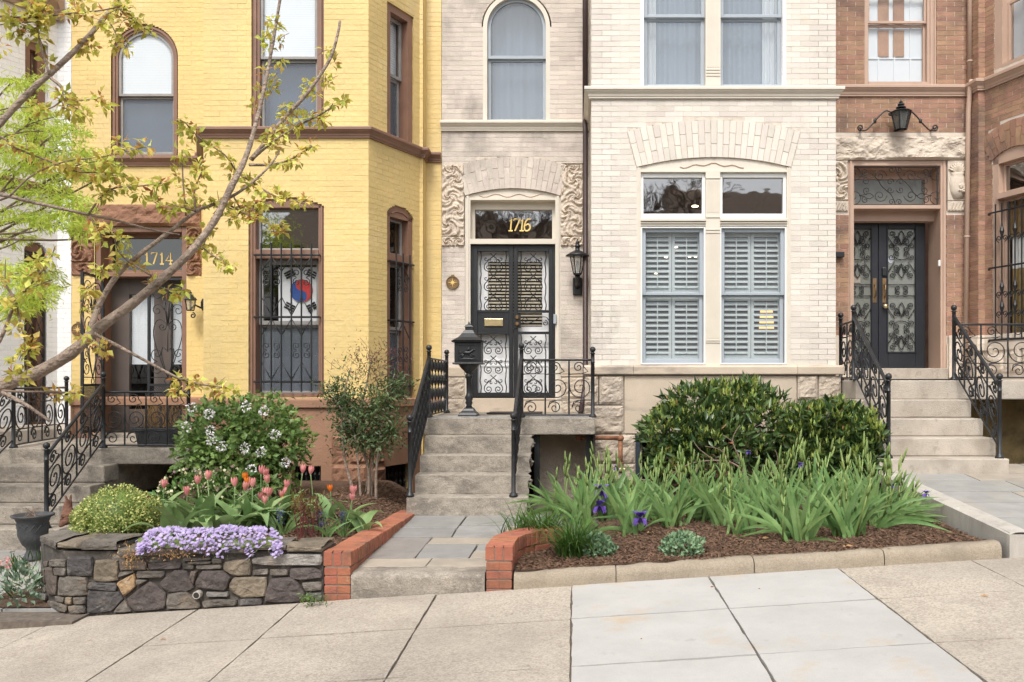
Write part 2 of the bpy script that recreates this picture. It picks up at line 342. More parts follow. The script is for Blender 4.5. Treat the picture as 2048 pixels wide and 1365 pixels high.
M['redstem'] = mat('red_stem', (.13,.035,.03), .7, .25, 20, .2, 70)
def leafm(n, c, c2, rnd=.25, hue=.02, rough=.5, tr=.3, scale=2.0): return mat(n, c, rough, .25, scale, 0, 10, rnd=rnd, hue=hue, col2=c2, tr=tr, spec=.45)
M['l_laurel'] = leafm('laurel_leaf', (.038,.082,.024), (.105,.17,.05), .35, .015, .32, .18)
M['l_laurelnew'] = leafm('laurel_new_leaf', (.27,.36,.06), (.40,.48,.11), .25, .02, .4, .35)
M['l_rust'] = leafm('rusty_dead_leaf', (.32,.14,.055), (.42,.24,.11), .3, .02, .7, .25)
M['l_vib'] = leafm('viburnum_leaf', (.115,.205,.05), (.22,.33,.09), .3, .015, .45, .3)
M['l_box'] = leafm('variegated_box_leaf', (.42,.48,.10), (.74,.74,.30), .32, .02, .45, .3, 20)
M['l_boxd'] = leafm('box_leaf_green', (.15,.24,.05), (.24,.34,.08), .3, .02, .45, .3)
M['l_nan'] = leafm('nandina_leaf', (.06,.11,.04), (.12,.17,.06), .3, .025, .45, .25)
M['l_nanred'] = leafm('nandina_red_leaf', (.17,.055,.05), (.24,.11,.07), .3, .02, .5, .3)
M['l_maple'] = leafm('fresh_maple_leaf', (.42,.56,.05), (.68,.78,.14), .22, .015, .45, .5)
M['l_tree'] = leafm('unfolding_gold_leaf', (.60,.60,.09), (.86,.78,.20), .3, .035, .5, .45, 9)
M['l_treered'] = leafm('unfolding_bronze_leaf', (.60,.29,.09), (.70,.42,.12), .3, .03, .5, .45, 9)
M['l_iris'] = leafm('iris_blade', (.15,.29,.085), (.28,.43,.16), .3, .015, .4, .3, 5)
M['l_irisbud'] = leafm('iris_stalk', (.24,.35,.09), (.34,.44,.15), .25, .015, .45, .3)
M['l_grass'] = leafm('liriope_blade', (.055,.13,.022), (.10,.20,.035), .3, .02, .4, .3)
M['l_sedum'] = leafm('sedum_leaf', (.19,.33,.17), (.29,.43,.25), .2, .02, .5, .2)
M['l_tulip'] = leafm('tulip_leaf', (.21,.34,.12), (.32,.45,.20), .2, .015, .45, .3, 4)
M['l_hel'] = leafm('hellebore_leaf', (.07,.15,.03), (.12,.22,.045), .3, .02, .45, .3)
M['l_silver'] = leafm('silvery_leaf', (.22,.33,.21), (.36,.46,.34), .25, .03, .5, .2)
M['l_peony'] = leafm('peony_shoot_leaf', (.13,.10,.025), (.20,.13,.03), .3, .03, .5, .3)
M['petal_pink'] = leafm('pink_petal', (.78,.24,.25), (.86,.42,.40), .12, .01, .45, .35, 14)
M['petal_orange'] = leafm('orange_petal', (.80,.16,.02), (.85,.26,.03), .12, .01, .45, .35, 14)
M['petal_lilac'] = leafm('lilac_petal', (.47,.36,.68), (.66,.55,.83), .14, .01, .5, .35, 14)
M['petal_purple'] = leafm('violet_petal', (.15,.08,.50), (.30,.19,.68), .2, .01, .45, .35, 14)
M['petal_white'] = leafm('blush_white_petal', (.86,.80,.81), (.93,.91,.91), .08, .01, .5, .3, 14)
M['petal_blue'] = leafm('ink_blue_petal', (.05,.06,.16), (.10,.11,.25), .2, .01, .45, .3, 14)
M['petal_cream'] = leafm('greenish_cream_petal', (.56,.56,.27), (.70,.68,.45), .15, .03, .5, .3, 14)
M['petal_mauve'] = leafm('dusky_mauve_petal', (.33,.17,.18), (.42,.28,.24), .2, .02, .5, .3, 14)
M['dry'] = leafm('dry_tan_foliage', (.42,.24,.09), (.52,.33,.15), .3, .02, .8, .2, 14)
M['flagwhite'] = mat('flag_cloth', (.74,.74,.76), .8, .06, 4, .1, 20)
M['flagred'] = mat('flag_red', (.55,.045,.05), .8, .05, 4, 0, 20)
M['flagblue'] = mat('flag_blue', (.03,.08,.30), .8, .05, 4, 0, 20)
M['flagblack'] = mat('flag_black', (.02,.02,.024), .8, .05, 4, 0, 20)
# ---------------------------------------------------------------- building kit
UNIT = None
def unit_brick(m):
    me = bpy.data.meshes.new('brick'); b = MB(); e = .5
    # slightly arrised box: front face inset a little
    b.hexa([(-e,-e,-e),(e,-e,-e),(e,e,-e),(-e,e,-e),(-e,-e,e),(e,-e,e),(e,e,e),(-e,e,e)])
    me.from_pydata(b.V, [], b.F); me.update(); me.materials.append(m); return me
def H_rect(u0,u1,v0,v1): return lambda v: (u0,u1) if v0 <= v <= v1 else None
def circ(u0,u1,vs,vt):
    h = vt-vs; c = (u1-u0)/2; r = (c*c+h*h)/(2*h); return (u0+u1)/2, vt-r, r
def H_arch(u0,u1,v0,vs,vt):
    cu,cv,r = circ(u0,u1,vs,vt)
    def f(v):
        if v0 <= v <= vs: return (u0,u1)
        if vs < v < vt:
            k = math.sqrt(max(0, r*r-(v-cv)**2)); return (cu-k, cu+k)
    return f
def ring(u0,u1,vs,vt,th):
    cu,cv,r = circ(u0,u1,vs,vt); a = math.asin(min(1,(u1-u0)/2/r)); return cu,cv,r,r+th,a
def H_ring(u0,u1,vs,vt,th):
    cu,cv,ri,ro,a = ring(u0,u1,vs,vt,th)
    def f(v):
        y = v-cv
        if y < ri*math.cos(a) or y > ro: return None
        k = math.tan(a)*y if y <= ro*math.cos(a) else math.sqrt(max(0, ro*ro-y*y))
        return (cu-k, cu+k)
    return f
class House:
    joint = .005; proud = .004
    def __init__(s, name, label, loc, bm, cm):
        s.root = thing(name, label, 'house', loc); s.B = []; s.core = MB(); s.bm = bm; s.cm = cm; s.nv = 0
    def wall(s, pl, u0, u1, v0, v1, holes=(), course=.0645, bl=.213, thick=.3, bricks=True, btop=5.25, bbot=-9, phase=0.0):
        # backing with openings, in bands
        def gaps(vs):
            iv = [(u0,u1)]
            for h in holes:
                for v in vs:
                    g = h(v)
                    if g is None: continue
                    nx = []
                    for a,b in iv:
                        if g[1] <= a or g[0] >= b: nx.append((a,b)); continue
                        if g[0] > a: nx.append((a,g[0]))
                        if g[1] < b: nx.append((g[1],b))
                    iv = nx
            return [(a,b) for a,b in iv if b-a > .004]
        step = .02; n = max(1, int((v1-v0)/step)); cur = None; start = v0
        for i in range(n):
            g = gaps([v0+(i+.5)*(v1-v0)/n])
            if cur is None: cur = g
            elif g != cur:
                for a,b in cur: s.core.box(pl,a,b,start,v0+i*(v1-v0)/n,-thick,0)
                cur = g; start = v0+i*(v1-v0)/n
        for a,b in cur: s.core.box(pl,a,b,start,v1,-thick,0)
        if not bricks: return
        k = 0; v = max(v0, bbot); j = s.joint
        while v + course <= min(v1, btop):
            off = (bl*.5 if k % 2 else 0) + phase
            for a,b in gaps([v+.006, v+course*.5, v+course-.006]):
                x = math.floor((a-off)/bl)*bl+off; cu_ = []
                while x < b:
                    if a+.055 < x < b-.055: cu_.append(x)
                    x += bl
                cu_ = [a]+cu_+[b]
                for p,q in zip(cu_[:-1], cu_[1:]): s.B.append((pl, p+j/2*(p>a), q-j/2*(q<b), v+j/2, v+course-j/2))
            v += course; k += 1
    def voussoirs(s, pl, u0, u1, vs, vt, th, n, w1=.014):
        cu,cv,ri,ro,a = ring(u0,u1,vs,vt,th); s.arch = s.arch if hasattr(s,'arch') else []
        for i in range(n):
            t0 = -a+2*a*i/n; t1 = -a+2*a*(i+1)/n; g = .0035/ri
            cut = ri + th*(.34 if i % 2 else .66) + random.uniform(-.01,.01)
            for r0,r1 in ((ri,cut-.003),(cut+.003,ro)):
                q = [(cu+r0*math.sin(t0+g), cv+r0*math.cos(t0+g)), (cu+r0*math.sin(t1-g), cv+r0*math.cos(t1-g)), (cu+r1*math.sin(t1-g), cv+r1*math.cos(t1-g)), (cu+r1*math.sin(t0+g), cv+r1*math.cos(t0+g))]
                MB().poly(pl, q, -.05, w1+random.uniform(-.002,.003)).build('brick', s.bm, s.root); s.nv += 1
        MB().strip(pl, [(cu+(ri)*math.sin(-a+2*a*i/24), cv+ri*math.cos(-a+2*a*i/24)) for i in range(25)], [(cu+ro*math.sin(-a+2*a*i/24), cv+ro*math.cos(-a+2*a*i/24)) for i in range(25)], -.3, .006).build('arch_backing', s.cm, s.root)
    def finish(s, nmax=300):
        me = unit_brick(s.bm)
        s.core.build('wall', s.cm, s.root)
        def key(b):
            pl,u0,u1,v0,v1 = b; c = pl.pt((u0+u1)/2,(v0+v1)/2); px = VX+F*c[0]/c[1]; py = VY-F*c[2]/c[1]
            vis = 0 <= px <= 2048 and 0 <= py <= 1000
            return (not vis, -round((u1-u0)/c[1],3), random.random())
        s.B.sort(key=key); k = max(0, nmax-s.nv); rest = MB()
        inv = Matrix.Translation(s.root.location).inverted()
        for i,(pl,u0,u1,v0,v1) in enumerate(s.B):
            pr = s.proud+random.uniform(-.001,.0012)
            if i < k:
                o = bpy.data.objects.new('brick', me); COL.objects.link(o); o.parent = s.root; o.matrix_parent_inverse = inv
                o.location = pl.pt((u0+u1)/2,(v0+v1)/2,(pr-.02)/2); o.rotation_euler = (0,0,pl.ang()); o.scale = (u1-u0, pr+.02, v1-v0)
            else: rest.box(pl,u0,u1,v0,v1,-.02,pr)
        if rest.V: rest.build('brick_field', s.bm, s.root, kind='stuff')
def sweep(path, prof):                        # moulding along a plan polyline; prof = [(out, z)]
    m = MB(); pts = [Vector(p) for p in path]; n = len(pts); rows = []
    for i,p in enumerate(pts):
        d0 = (pts[i]-pts[i-1]).normalized() if i > 0 else (pts[1]-pts[0]).normalized()
        d1 = (pts[i+1]-pts[i]).normalized() if i < n-1 else d0
        n0 = Vector((d0.y,-d0.x)); n1 = Vector((d1.y,-d1.x)); b = (n0+n1)
        if b.length < 1e-6: b = n0
        b.normalize(); b = b / max(.35, b.dot(n0))
        rows.append([(p.x+b.x*o, p.y+b.y*o, z) for o,z in prof])
    k = len(prof)
    for r in rows: m.V += r
    for i in range(n-1):
        for j in range(k):
            j2 = (j+1) % k; m.F.append((i*k+j, (i+1)*k+j, (i+1)*k+j2, i*k+j2))
    m.F.append(tuple(range(k-1,-1,-1))); m.F.append(tuple((n-1)*k+j for j in range(k)))
    return m
def cornice_prof(zb, zt, p):
    h = zt-zb
    return [(-.05,zb),(.35*p,zb),(.35*p,zb+.16*h),(.45*p,zb+.18*h),(.5*p,zb+.36*h),(.62*p,zb+.45*h),(.78*p,zb+.55*h),(.86*p,zb+.66*h),(.95*p,zb+.68*h),(p,zb+.72*h),(p,zt-.012),(.97*p,zt),(-.05,zt+.012)]
def rockface(pl, u0,u1,v0,v1, amp, w0=-.1, base=.0, nu=None, nv=None, seed=0.0, fs=6.0):
    nu = nu or max(4,int((u1-u0)/.03)); nv = nv or max(4,int((v1-v0)/.03)); m = MB()
    def fn(a,b):
        u = u0+(u1-u0)*a; v = v0+(v1-v0)*b; e = min(a,1-a)*(u1-u0); g = min(b,1-b)*(v1-v0); k = min(1, min(e,g)/.025)
        h = noise.fractal(Vector((u*fs+seed, v*fs*1.4, seed*1.7)), .9, 2.1, 4) + .35*noise.noise(Vector((u*fs*.5, v*fs*.7+seed, 3.3)))
        h = (math.floor(h*4)/4*.6 + h*.4)*1.25
        return pl.pt(u, v, base + k*amp*(.55+.5*h))
    m.grid(fn, nu, nv); m.box(pl,u0,u1,v0,v1,w0,base-.0015); return m
def carving(pl, poly, centers, seed, amp=.03, nu=40, nv=90, w0=-.05):
    """deep relief of scrolling leaves over a block (u0,u1,v0,v1)"""
    u0,u1,v0,v1 = poly; m = MB()
    def fn(a,b):
        u = u0+(u1-u0)*a; v = v0+(v1-v0)*b; k = min(1, min(a,1-a)*(u1-u0)/.012, min(b,1-b)*(v1-v0)/.012)
        ws = 0; h = 0
        for (cu,cv,rad,sg) in centers:
            du = u-cu; dv = v-cv; r = math.hypot(du,dv); th = math.atan2(dv,du)*sg
            wgt = math.exp(-(r/rad)**2*1.1)+1e-4
            p = math.sin(th*2 + r/rad*9.0 + 1.5*noise.noise(Vector((u*9,v*9,seed))))
            q = math.sin(th*7 + r/rad*16 + seed)
            h += wgt*(.65*p+.35*q); ws += wgt
        h = h/ws; h = math.copysign(abs(h)**.7, h) + .25*noise.noise(Vector((u*40,v*40,seed)))
        return pl.pt(u, v, .004 + k*amp*(.5+.5*h))
    m.grid(fn, nu, nv); m.box(pl,u0,u1,v0,v1,w0,.0015); return m
def iron(pl, uv, w, r, parent, name='scroll', m='iron', n=5):
    return MB().tube([pl.pt(u,v,w) for u,v in uv], r, n).build(name, M[m], parent, smooth=True)
def room(pl, u0,u1,v0,v1, w, depth, parent, m='room'):
    b = MB(); e = .03; q = pl.pt; u0-=e; u1+=e; v0-=e; v1+=e
    b.V = [q(u0,v0,w),q(u1,v0,w),q(u1,v1,w),q(u0,v1,w),q(u0,v0,w-depth),q(u1,v0,w-depth),q(u1,v1,w-depth),q(u0,v1,w-depth)]
    b.F = [(4,5,6,7),(0,4,7,3),(1,2,6,5),(0,1,5,4),(3,7,6,2)]
    return b.build('room', M[m], parent)
def blind(pl,u0,u1,v0,v1,w,parent,m='blind',pitch=.03,name='blind'):
    b = MB(); n = int((v1-v0)/pitch)
    for i in range(n):
        z = v0+(i+.5)*(v1-v0)/n; q = pl.pt; k = len(b.V)
        b.V += [q(u0,z-pitch*.52,w+.0012),q(u1,z-pitch*.52,w+.0012),q(u1,z+pitch*.5,w-.001),q(u0,z+pitch*.5,w-.001)]
        b.F.append((k,k+1,k+2,k+3))
    return b.build(name, M[m], parent)
def drape(pl,u0,u1,v0,v1,w,parent,m='curtain',waves=5,amp=.02,name='curtain'):
    return MB().grid(lambda a,b: pl.pt(u0+(u1-u0)*a, v0+(v1-v0)*b, w+amp*math.sin(a*waves*2*PI)+.4*amp*math.sin(a*waves*5.3+1)), waves*10, 2).build(name, M[m], parent, smooth=True)
def sash(pl,u0,u1,v0,v1,t,w,parent,sm,gm,tb=None,tt=None,name='sash'):
    s = MB().frame(pl,u0,u1,v0,v1,t,w-.035,w,tb,tt).build(name, M[sm], parent, bevel=.004, seg=1)
    tb = t if tb is None else tb; tt = t if tt is None else tt
    MB().pane(pl,u0+t-.004,u1-t+.004,v0+tb-.004,v1-tt+.004,w-.024,w-.018).build('pane', M[gm], parent); return s
def arch_sash(pl,u0,u1,v0,vs,vt,t,w,parent,sm,gm,tb=None):
    tb = t if tb is None else tb; ou = arc(u0,u1,vs,vt,28); inn = arc(u0+t,u1-t,vs,vt-t,28)
    b = MB(); b.box(pl,u0,u0+t,v0,vs,w-.035,w); b.box(pl,u1-t,u1,v0,vs,w-.035,w); b.box(pl,u0+t,u1-t,v0,v0+tb,w-.035,w); b.strip(pl,inn,ou,w-.035,w)
    b.build('sash', M[sm], parent)
    MB().face(pl, [(u0+t-.003,v0+tb-.003),(u1-t+.003,v0+tb-.003)]+[(x,y+.003) for x,y in reversed(inn)], w-.018).build('pane', M[gm], parent)
def digits(pl, txt, u, v, h, w, parent, serif=True, slant=0.0, r=.008, gap=.62):
    G = {'1': [[(.18,.8),(.32,1),(.32,0)],[(.15,0),(.5,0)]], '7': [[(.04,.86),(.06,1),(.56,1),(.24,0)]], '4': [[(.42,0),(.42,1),(.02,.3),(.6,.3)],[(.3,0),(.54,0)]],
         '6': [[(.52,.92),(.38,1),(.2,.9),(.08,.6),(.06,.3),(.14,.06),(.3,0),(.48,.08),(.55,.28),(.48,.48),(.3,.56),(.12,.44)]]}
    x = u
    for c in txt:
        b = MB()
        for st in G[c]:
            pts = [(x+(p+q*slant)*h, v+q*h) for p,q in st]
            if c == '6': pts = [tuple(p) for p in smooth_pts(pts,4)]
            b.tube([pl.pt(a,e,w) for a,e in pts], [r*(1.0 if i else .8) for i in range(len(pts))], 6, flat=.25)
        b.build('house_number', M['gold'], parent); x += gap*h

# ================================================================ THE YELLOW HOUSE (1714)
WD = 11.33
Y = House('yellow_rowhouse', 'yellow painted brick row house with brown trim and an angled bay', (-4.3,12,-1.7), M['yellow'], M['yellow_core'])
yw = fr(WD); yf = fr(10.2); Y.joint = .006; Y.proud = .0018
ya = Pl((-2.478,10.2),(.448,.9)); yal = Pl((-4.95,11.33),(.492,-1.13)); YAL = 1.0053
px = yw.px; aw = (px(222,0)[0], px(356,0)[0], px(0,314)[1], px(0,112)[1], px(0,49)[1])   # arched window opening
dw = (px(190,0)[0], px(373,0)[0], -.74, px(0,454)[1])
Y.wall(yw, -6.71, -4.95, -1.9, 7, [H_arch(*aw), H_rect(*dw)], bbot=-.165)
Y.wall(yw, -2.02, -1.78, -1.9, 7, bbot=-.165, phase=.1)
fu = lambda x: yf.px(x,0)[0]; fv = lambda y: yf.px(0,y)[1]
uw = (fu(503),fu(648),fv(255),6.0); lw = (fu(497),fu(648),fv(796),fv(412),fv(395)); bw1 = (fu(585),fu(643),fv(1002),fv(932))
Y.wall(yf, -4.458, -2.478, -1.9, 7, [H_rect(*uw), H_arch(*lw), H_rect(*bw1)], bbot=-.165)
a_l = ya.px(774,0)[0]; a_r = ya.px(827,0)[0]
az = lambda x,y: ya.px(x,y)[1]
auw = (a_l,a_r,az(774,272),az(774,2)+.0); alw = (a_l,a_r,az(774,800),az(826,437),az(800,412)); abw = (ya.px(768,0)[0], ya.px(822,0)[0], az(790,1004), az(790,930))
Y.wall(ya, 0, YAL, -1.9, 7, [H_rect(*auw), H_arch(*alw), H_rect(*abw)], bbot=-.165, phase=.05)
Y.wall(fr(11.1), -2.03, -1.985, -1.9, 7, bbot=-.165)
Y.wall(yal, 0, 1.232, -1.9, 7, bricks=False)
# base of smooth and rock-faced brownstone
path = [(-6.71,WD),(-4.95,WD),(-4.458,10.2),(-2.478,10.2),(-2.03,11.1),(-1.985,11.1),(-1.985,WD),(-1.79,WD)]
sweep(path, [(-.02,-.31),(.045,-.31),(.06,-.30),(.06,-.215),(.03,-.195),(-.02,-.19)]).build('water_table', M['brownstone'], Y.root)
for pl,u0,u1,hl in ((yw,-6.71,-4.95,[dw]),(yf,-4.47,-2.47,[bw1]),(ya,0,YAL,[abw])):
    cuts = sorted(hl, key=lambda h:h[0]); x = u0; bs = MB()
    for h in cuts:
        bs.box(pl,x,h[0],-1.9,-.31,.0,.025); bs.box(pl,h[0],h[1],h[3],-.31,.0,.025) if h is not dw else None
        bs.box(pl,h[0],h[1],-1.9,h[2],.0,.025) if h is not dw else None; x = h[1]
    bs.box(pl,x,u1,-1.9,-.31,.0,.025); bs.build('stone_base', M['brownstone'], Y.root)

k = 0
for x0,x1,y0,y1 in ((664,700,870,928),(664,736,930,986),(700,737,870,928),(664,737,988,1030)):
    p0 = yf.px(x0,y1); p1 = yf.px(x1,y0); k += 1
    rockface(yf,p0[0]+.004,p1[0]-.004,p0[1]+.004,p1[1]-.004,.045,-.01,.028,seed=k*3.1).build('rock_faced_block', M['brownrock'], Y.root)
for x0,x1,y0,y1 in ((741,765,872,930),(741,765,932,1000)):
    p0 = ya.px(x0,y1); p1 = ya.px(x1,y0); k += 1
    rockface(ya,p0[0]+.004,p1[0]-.004,p0[1]+.004,p1[1]-.004,.035,-.01,.028,seed=k*3.1).build('rock_faced_block', M['brownrock'], Y.root)
for pl,h in ((yf,bw1),(ya,abw)):                                      # barred cellar windows
    c = MB().frame(pl,h[0],h[1],h[2],h[3],.03,-.2,-.1).build('cellar_window', M['iron'], Y.root)
    MB().box(pl,h[0]+.03,h[1]-.03,h[2]+.03,h[3]-.03,-.17,-.16).build('pane', M['dark'], c)
    n = 6
    for i in range(n):
        u = h[0]+(h[1]-h[0])*(i+.7)/(n+.4); zz = (h[2]+h[3])/2
        b = MB().tube([pl.pt(u,h[2]+.02,-.06),pl.pt(u,h[3]-.02,-.06)],.009,5)
        for q in (-.1,0,.1): b.lathe(pl.pt(u,zz+q,-.06),[(.009,-.03),(.02,0),(.009,.03)],6)
        b.build('bar', M['iron'], c)
    iron(pl,[(h[0],h[2]+.12),(h[1],h[2]+.12)],-.05,.011,c,'bar')
# string course
sweep([(-6.25,WD),(-4.95,WD)], cornice_prof(px(0,333)[1],px(0,315)[1],.09)).build('string_course', M['brown'], Y.root)
sweep([(-5.02,WD+.02),(-4.95,WD-.0),(-4.458,10.2),(-2.478,10.2),(-2.03,11.1),(-1.985,11.1),(-1.985,WD),(-1.785,WD)], cornice_prof(fv(277),fv(257),.085)).build('string_course', M['brown'], Y.root)
# entrance wall: arched window
def arched_win(h, pl, o, rec, cm, cw, sm, vm, backs, gm=('g_pale','g_screen'), st=.035):
    u0,u1,v0,vs,vt = o; w = MB(); b = -rec
    w.box(pl,u0,u0+cw,v0,vs,b-.05,-.03); w.box(pl,u1-cw,u1,v0,vs,b-.05,-.03); w.box(pl,u0+cw,u1-cw,v0,v0+cw*.5,b-.05,-.03)
    w.strip(pl, arc(u0+cw,u1-cw,vs,vt-cw,28), arc(u0,u1,vs,vt,28), b-.05, -.03)
    w.box(pl,u0+cw*.25,u0+cw*.6,v0,vs,-.03,-.012); w.box(pl,u1-cw*.6,u1-cw*.25,v0,vs,-.03,-.012); w.strip(pl, arc(u0+cw*.6,u1-cw*.6,vs,vt-cw*.6,28), arc(u0+cw*.25,u1-cw*.25,vs,vt-cw*.25,28), -.03, -.012)
    wo = w.build('window', M[cm], h.root); a0,a1 = u0+cw,u1-cw
    arch_sash(pl,a0+.002,a1-.002,vm,vs,vt-cw-.002,st,b,wo,sm,gm[0],.03)
    sash(pl,a0+.002,a1-.002,v0+cw*.5,vm,st,b-.04,wo,sm,gm[1],.05,.03)
    return wo
yaw = arched_win(Y, yw, aw, .05, 'brown', .075, 'sash', px(0,190)[1], None, ('g_clear','g_screen'))
blind(yw,aw[0]+.1,aw[1]-.1,px(0,190)[1],aw[4]-.1,-.085,yaw,'blind',.022)
MB().box(yw,aw[0]+.1,aw[1]-.1,aw[2]+.05,px(0,190)[1],-.19,-.18).build('shade', M['bluegrey'], yaw)
room(yw,aw[0],aw[1],aw[2],aw[4],-.31,.8,yaw)
# entrance: lintel, carved jamb blocks, door case, transom, door
q0 = px(143,453); q1 = px(407,410)
rockface(yw,q0[0]+.004,q1[0]-.03,q0[1]+.002,q1[1],.06,-.02,.02,seed=2.2,fs=5).build('stone_lintel', M['brownrock'], Y.root)
for x0,x1 in ((143,189),(373,404)):
    a = px(x0,552); b = px(x1,455); cu=(a[0]+b[0])/2
    carving(yw,(a[0]+.003,b[0]-.003,a[1]+.18,b[1]),[(cu-.05,a[1]+.32,.12,1),(cu+.05,a[1]+.55,.13,-1)],x0*.1,.05,36,60).build('carved_block', M['carvedbrown'], Y.root)
    carving(yw,(a[0]+.003,b[0]-.003,a[1],a[1]+.175),[(cu,a[1]+.09,.14,1)],x0*.2,.04,36,24).build('carved_block', M['carvedbrown'], Y.root)
d0,d1,dz0,dz1 = dw; tz0 = px(0,553)[1]; tz1 = px(0,544)[1]
dc = MB(); dc.frame(yw,d0,d1,dz0,dz1,.07,-.3,-.012,0.0); dc.box(yw,d0+.07,d1-.07,tz0,tz1,-.3,-.05)
dc = dc.build('door_case', M['brown'], Y.root, bevel=.006, seg=1)
tr_ = MB().frame(yw,d0+.07,d1-.07,tz1,dz1-.07,.05,-.26,-.2).build('transom_window', M['brown'], Y.root)
MB().pane(yw,d0+.115,d1-.115,tz1+.045,dz1-.115,-.24,-.234).build('pane', glass('dark_green_transom_glass',.10,(.12,.18,.14),.3,(.03,.05,.04)), tr_)
digits(yw,'1714',px(269,0)[0],px(0,524)[1],.155,-.23,tr_,r=.011,gap=.66)
room(yw,d0+.1,d1-.1,dz0,dz1-.1,-.45,1.2,tr_,'dark')
DG = mat('taupe_painted_door',(.125,.10,.088),.5,.08,4,.05,40)
do = MB(); a0,a1 = d0+.07,d1-.07; gx0,gx1 = px(237,0)[0],px(288,0)[0]; hx0,hx1 = px(322,0)[0],px(362,0)[0]; gz0,gz1 = px(0,838)[1]+.12,px(0,585)[1]
for s0,s1 in ((a0,gx0),(gx1,hx0),(hx1,a1)): do.box(yw,s0,s1,dz0+.06,tz0,-.33,-.27)
for s0,s1 in ((gx0,gx1),(hx0,hx1)): do.box(yw,s0,s1,dz0+.06,gz0,-.33,-.275); do.box(yw,s0,s1,gz1,tz0,-.33,-.275)
do = do.build('door', DG, Y.root)
for s0,s1 in ((gx0,gx1),(hx0,hx1)):
    MB().pane(yw,s0,s1,gz0,gz1,-.31,-.302).build('pane', M['g_clear'], do)
    blind(yw,s0,s1,px(0,728)[1],gz1,-.345,do,'blind',.026)
MB().box(yw,d0,d1,dz0-.04,dz0+.06,-.35,.05).build('threshold', M['step'], Y.root, bevel=.01)
# security gate: right leaf closed, left leaf swung open towards the street
def gate_leaf(pl,u0,u1,v0,v1,w,parent):
    g = MB().frame(pl,u0,u1,v0,v1,.032,w-.02,w+.012,.032); vm = v0+(v1-v0)*.30; g.box(pl,u0+.032,u1-.032,vm-.015,vm+.015,w-.018,w+.01); v2 = vm+.10
    g.box(pl,u0+.032,u1-.032,v2-.006,v2+.006,w-.012,w+.004)
    g = g.build('security_gate', M['iron'], parent); cu=(u0+u1)/2; hw=(u1-u0)/2-.035; H = v1-v2-.03; r=.0062
    sc = lambda p: iron(pl,p,w-.004,r,g)
    for s in (-1,1):
        sc([tuple(x) for x in smooth_pts([(cu,v2),(cu+s*hw*.45,v2+H*.2),(cu+s*hw*.82,v2+H*.42),(cu+s*hw*.72,v2+H*.56),(cu+s*hw*.38,v2+H*.595),(cu+s*hw*.08,v2+H*.55)],5)] + spiral(cu+s*hw*.32,v2+H*.52,hw*.24,hw*.06,PI if s>0 else 0,s*1.3))
        sc([(cu,v2+H*.53),(cu+s*hw*.1,v2+H*.78)] + spiral(cu+s*hw*.6,v2+H*.69,hw*.42,hw*.07,PI if s>0 else 0,-s*1.4,su=.9))
        sc(spiral(cu+s*hw*.55,v2+H*.86,hw*.5,hw*.1,PI if s>0 else 0,-s*1.4))
        sc(spiral(cu+s*hw*.62,v2+H*.24,hw*.42,hw*.07,-PI/2,s*1.4)); sc(spiral(cu+s*hw*.6,v2+H*.09,hw*.42,hw*.07,PI/2,-s*1.4))
        sc([(cu+s*hw*.03,v2+H*.55),(cu+s*hw*.22,v2+H*.8)])
        sc([tuple(x) for x in smooth_pts([(cu,v2),(cu+s*hw*.35,v2+H*.22),(cu+s*hw*.28,v2+H*.31),(cu+s*hw*.08,v2+H*.28)],4)])
    sc([(cu,v2+H*.26),(cu,v2+H*.56)]); sc(spiral(cu,v2-.05,.042,.042,0,1))
    ms = MB(); n=10                             # expanded-metal lower panel
    a = u0+.034; b = u1-.034; st=.034; kk = int((vm-v0)/st)
    for i in range(-kk, int((b-a)/st)+1):
        for sg in (1,-1):
            base = a+i*st if sg>0 else b-i*st; z0 = v0+.03; z1 = vm-.015; x0=base; x1=base+sg*(z1-z0); 
            t0=0;t1=1
            if sg>0:
                t0=max(0,(a-x0)/(x1-x0)); t1=min(1,(b-x0)/(x1-x0))
            else:
                t0=max(0,(b-x0)/(x1-x0)); t1=min(1,(a-x0)/(x1-x0))
            if t1<=t0: continue
            ms.tube([pl.pt(x0+(x1-x0)*t0,z0+(z1-z0)*t0,w-.006-.003*sg),pl.pt(x0+(x1-x0)*t1,z0+(z1-z0)*t1,w-.006-.003*sg)],.0035,4)
    ms.build('mesh_panel', M['iron'], g)
gz = px(0,555)[1]
gate_leaf(yw, px(291,0)[0], px(371,0)[0], dz0+.09, gz, -.06, Y.root)
hin = yw.pt(px(203,0)[0],0,-.05); opl = Pl((hin[0]+.015,hin[1]-.55),(-.045,.55)); opl2 = Pl((hin[0]+.03, hin[1]-.56),(-.03,.55)); 
opl3 = Pl((P(164,540,10.72).x,10.72),(hin[0]-P(164,540,10.72).x, hin[1]-10.72))
gate_leaf(opl3, 0, math.hypot(hin[0]-P(164,540,10.72).x, hin[1]-10.72), dz0+.09, gz, 0, Y.root)
# bay windows
w = MB(); u0,u1,v0,v1 = uw; w.box(yf,u0,u0+.09,v0,5.2,-.2,-.025); w.box(yf,u1-.09,u1,v0,5.2,-.2,-.025); w.box(yf,u0+.03,u0+.055,v0,5.2,-.025,-.005); w.box(yf,u1-.055,u1-.03,v0,5.2,-.025,-.005)
w.box(yf,u0,u1,v0-.02,v0,-.2,-.03); w = w.build('window', M['brown'], Y.root); zm = fv(116)
sash(yf,u0+.09,u1-.09,zm,5.2,.035,-.045,w,'sash','g_clear',.035); sash(yf,u0+.09,u1-.09,v0,zm,.035,-.085,w,'sash','g_screen',.03,.03)
blind(yf,u0+.12,u1-.12,zm,5.2,-.085,w,'blind',.022); MB().box(yf,u0+.12,u1-.12,v0,zm,-.29,-.28).build('shade', M['bluegrey'], w); room(yf,u0,u1,v0,5.3,-.31,.8,w)
u0,u1,v0,vs,vt = lw; w = MB(); t=.075
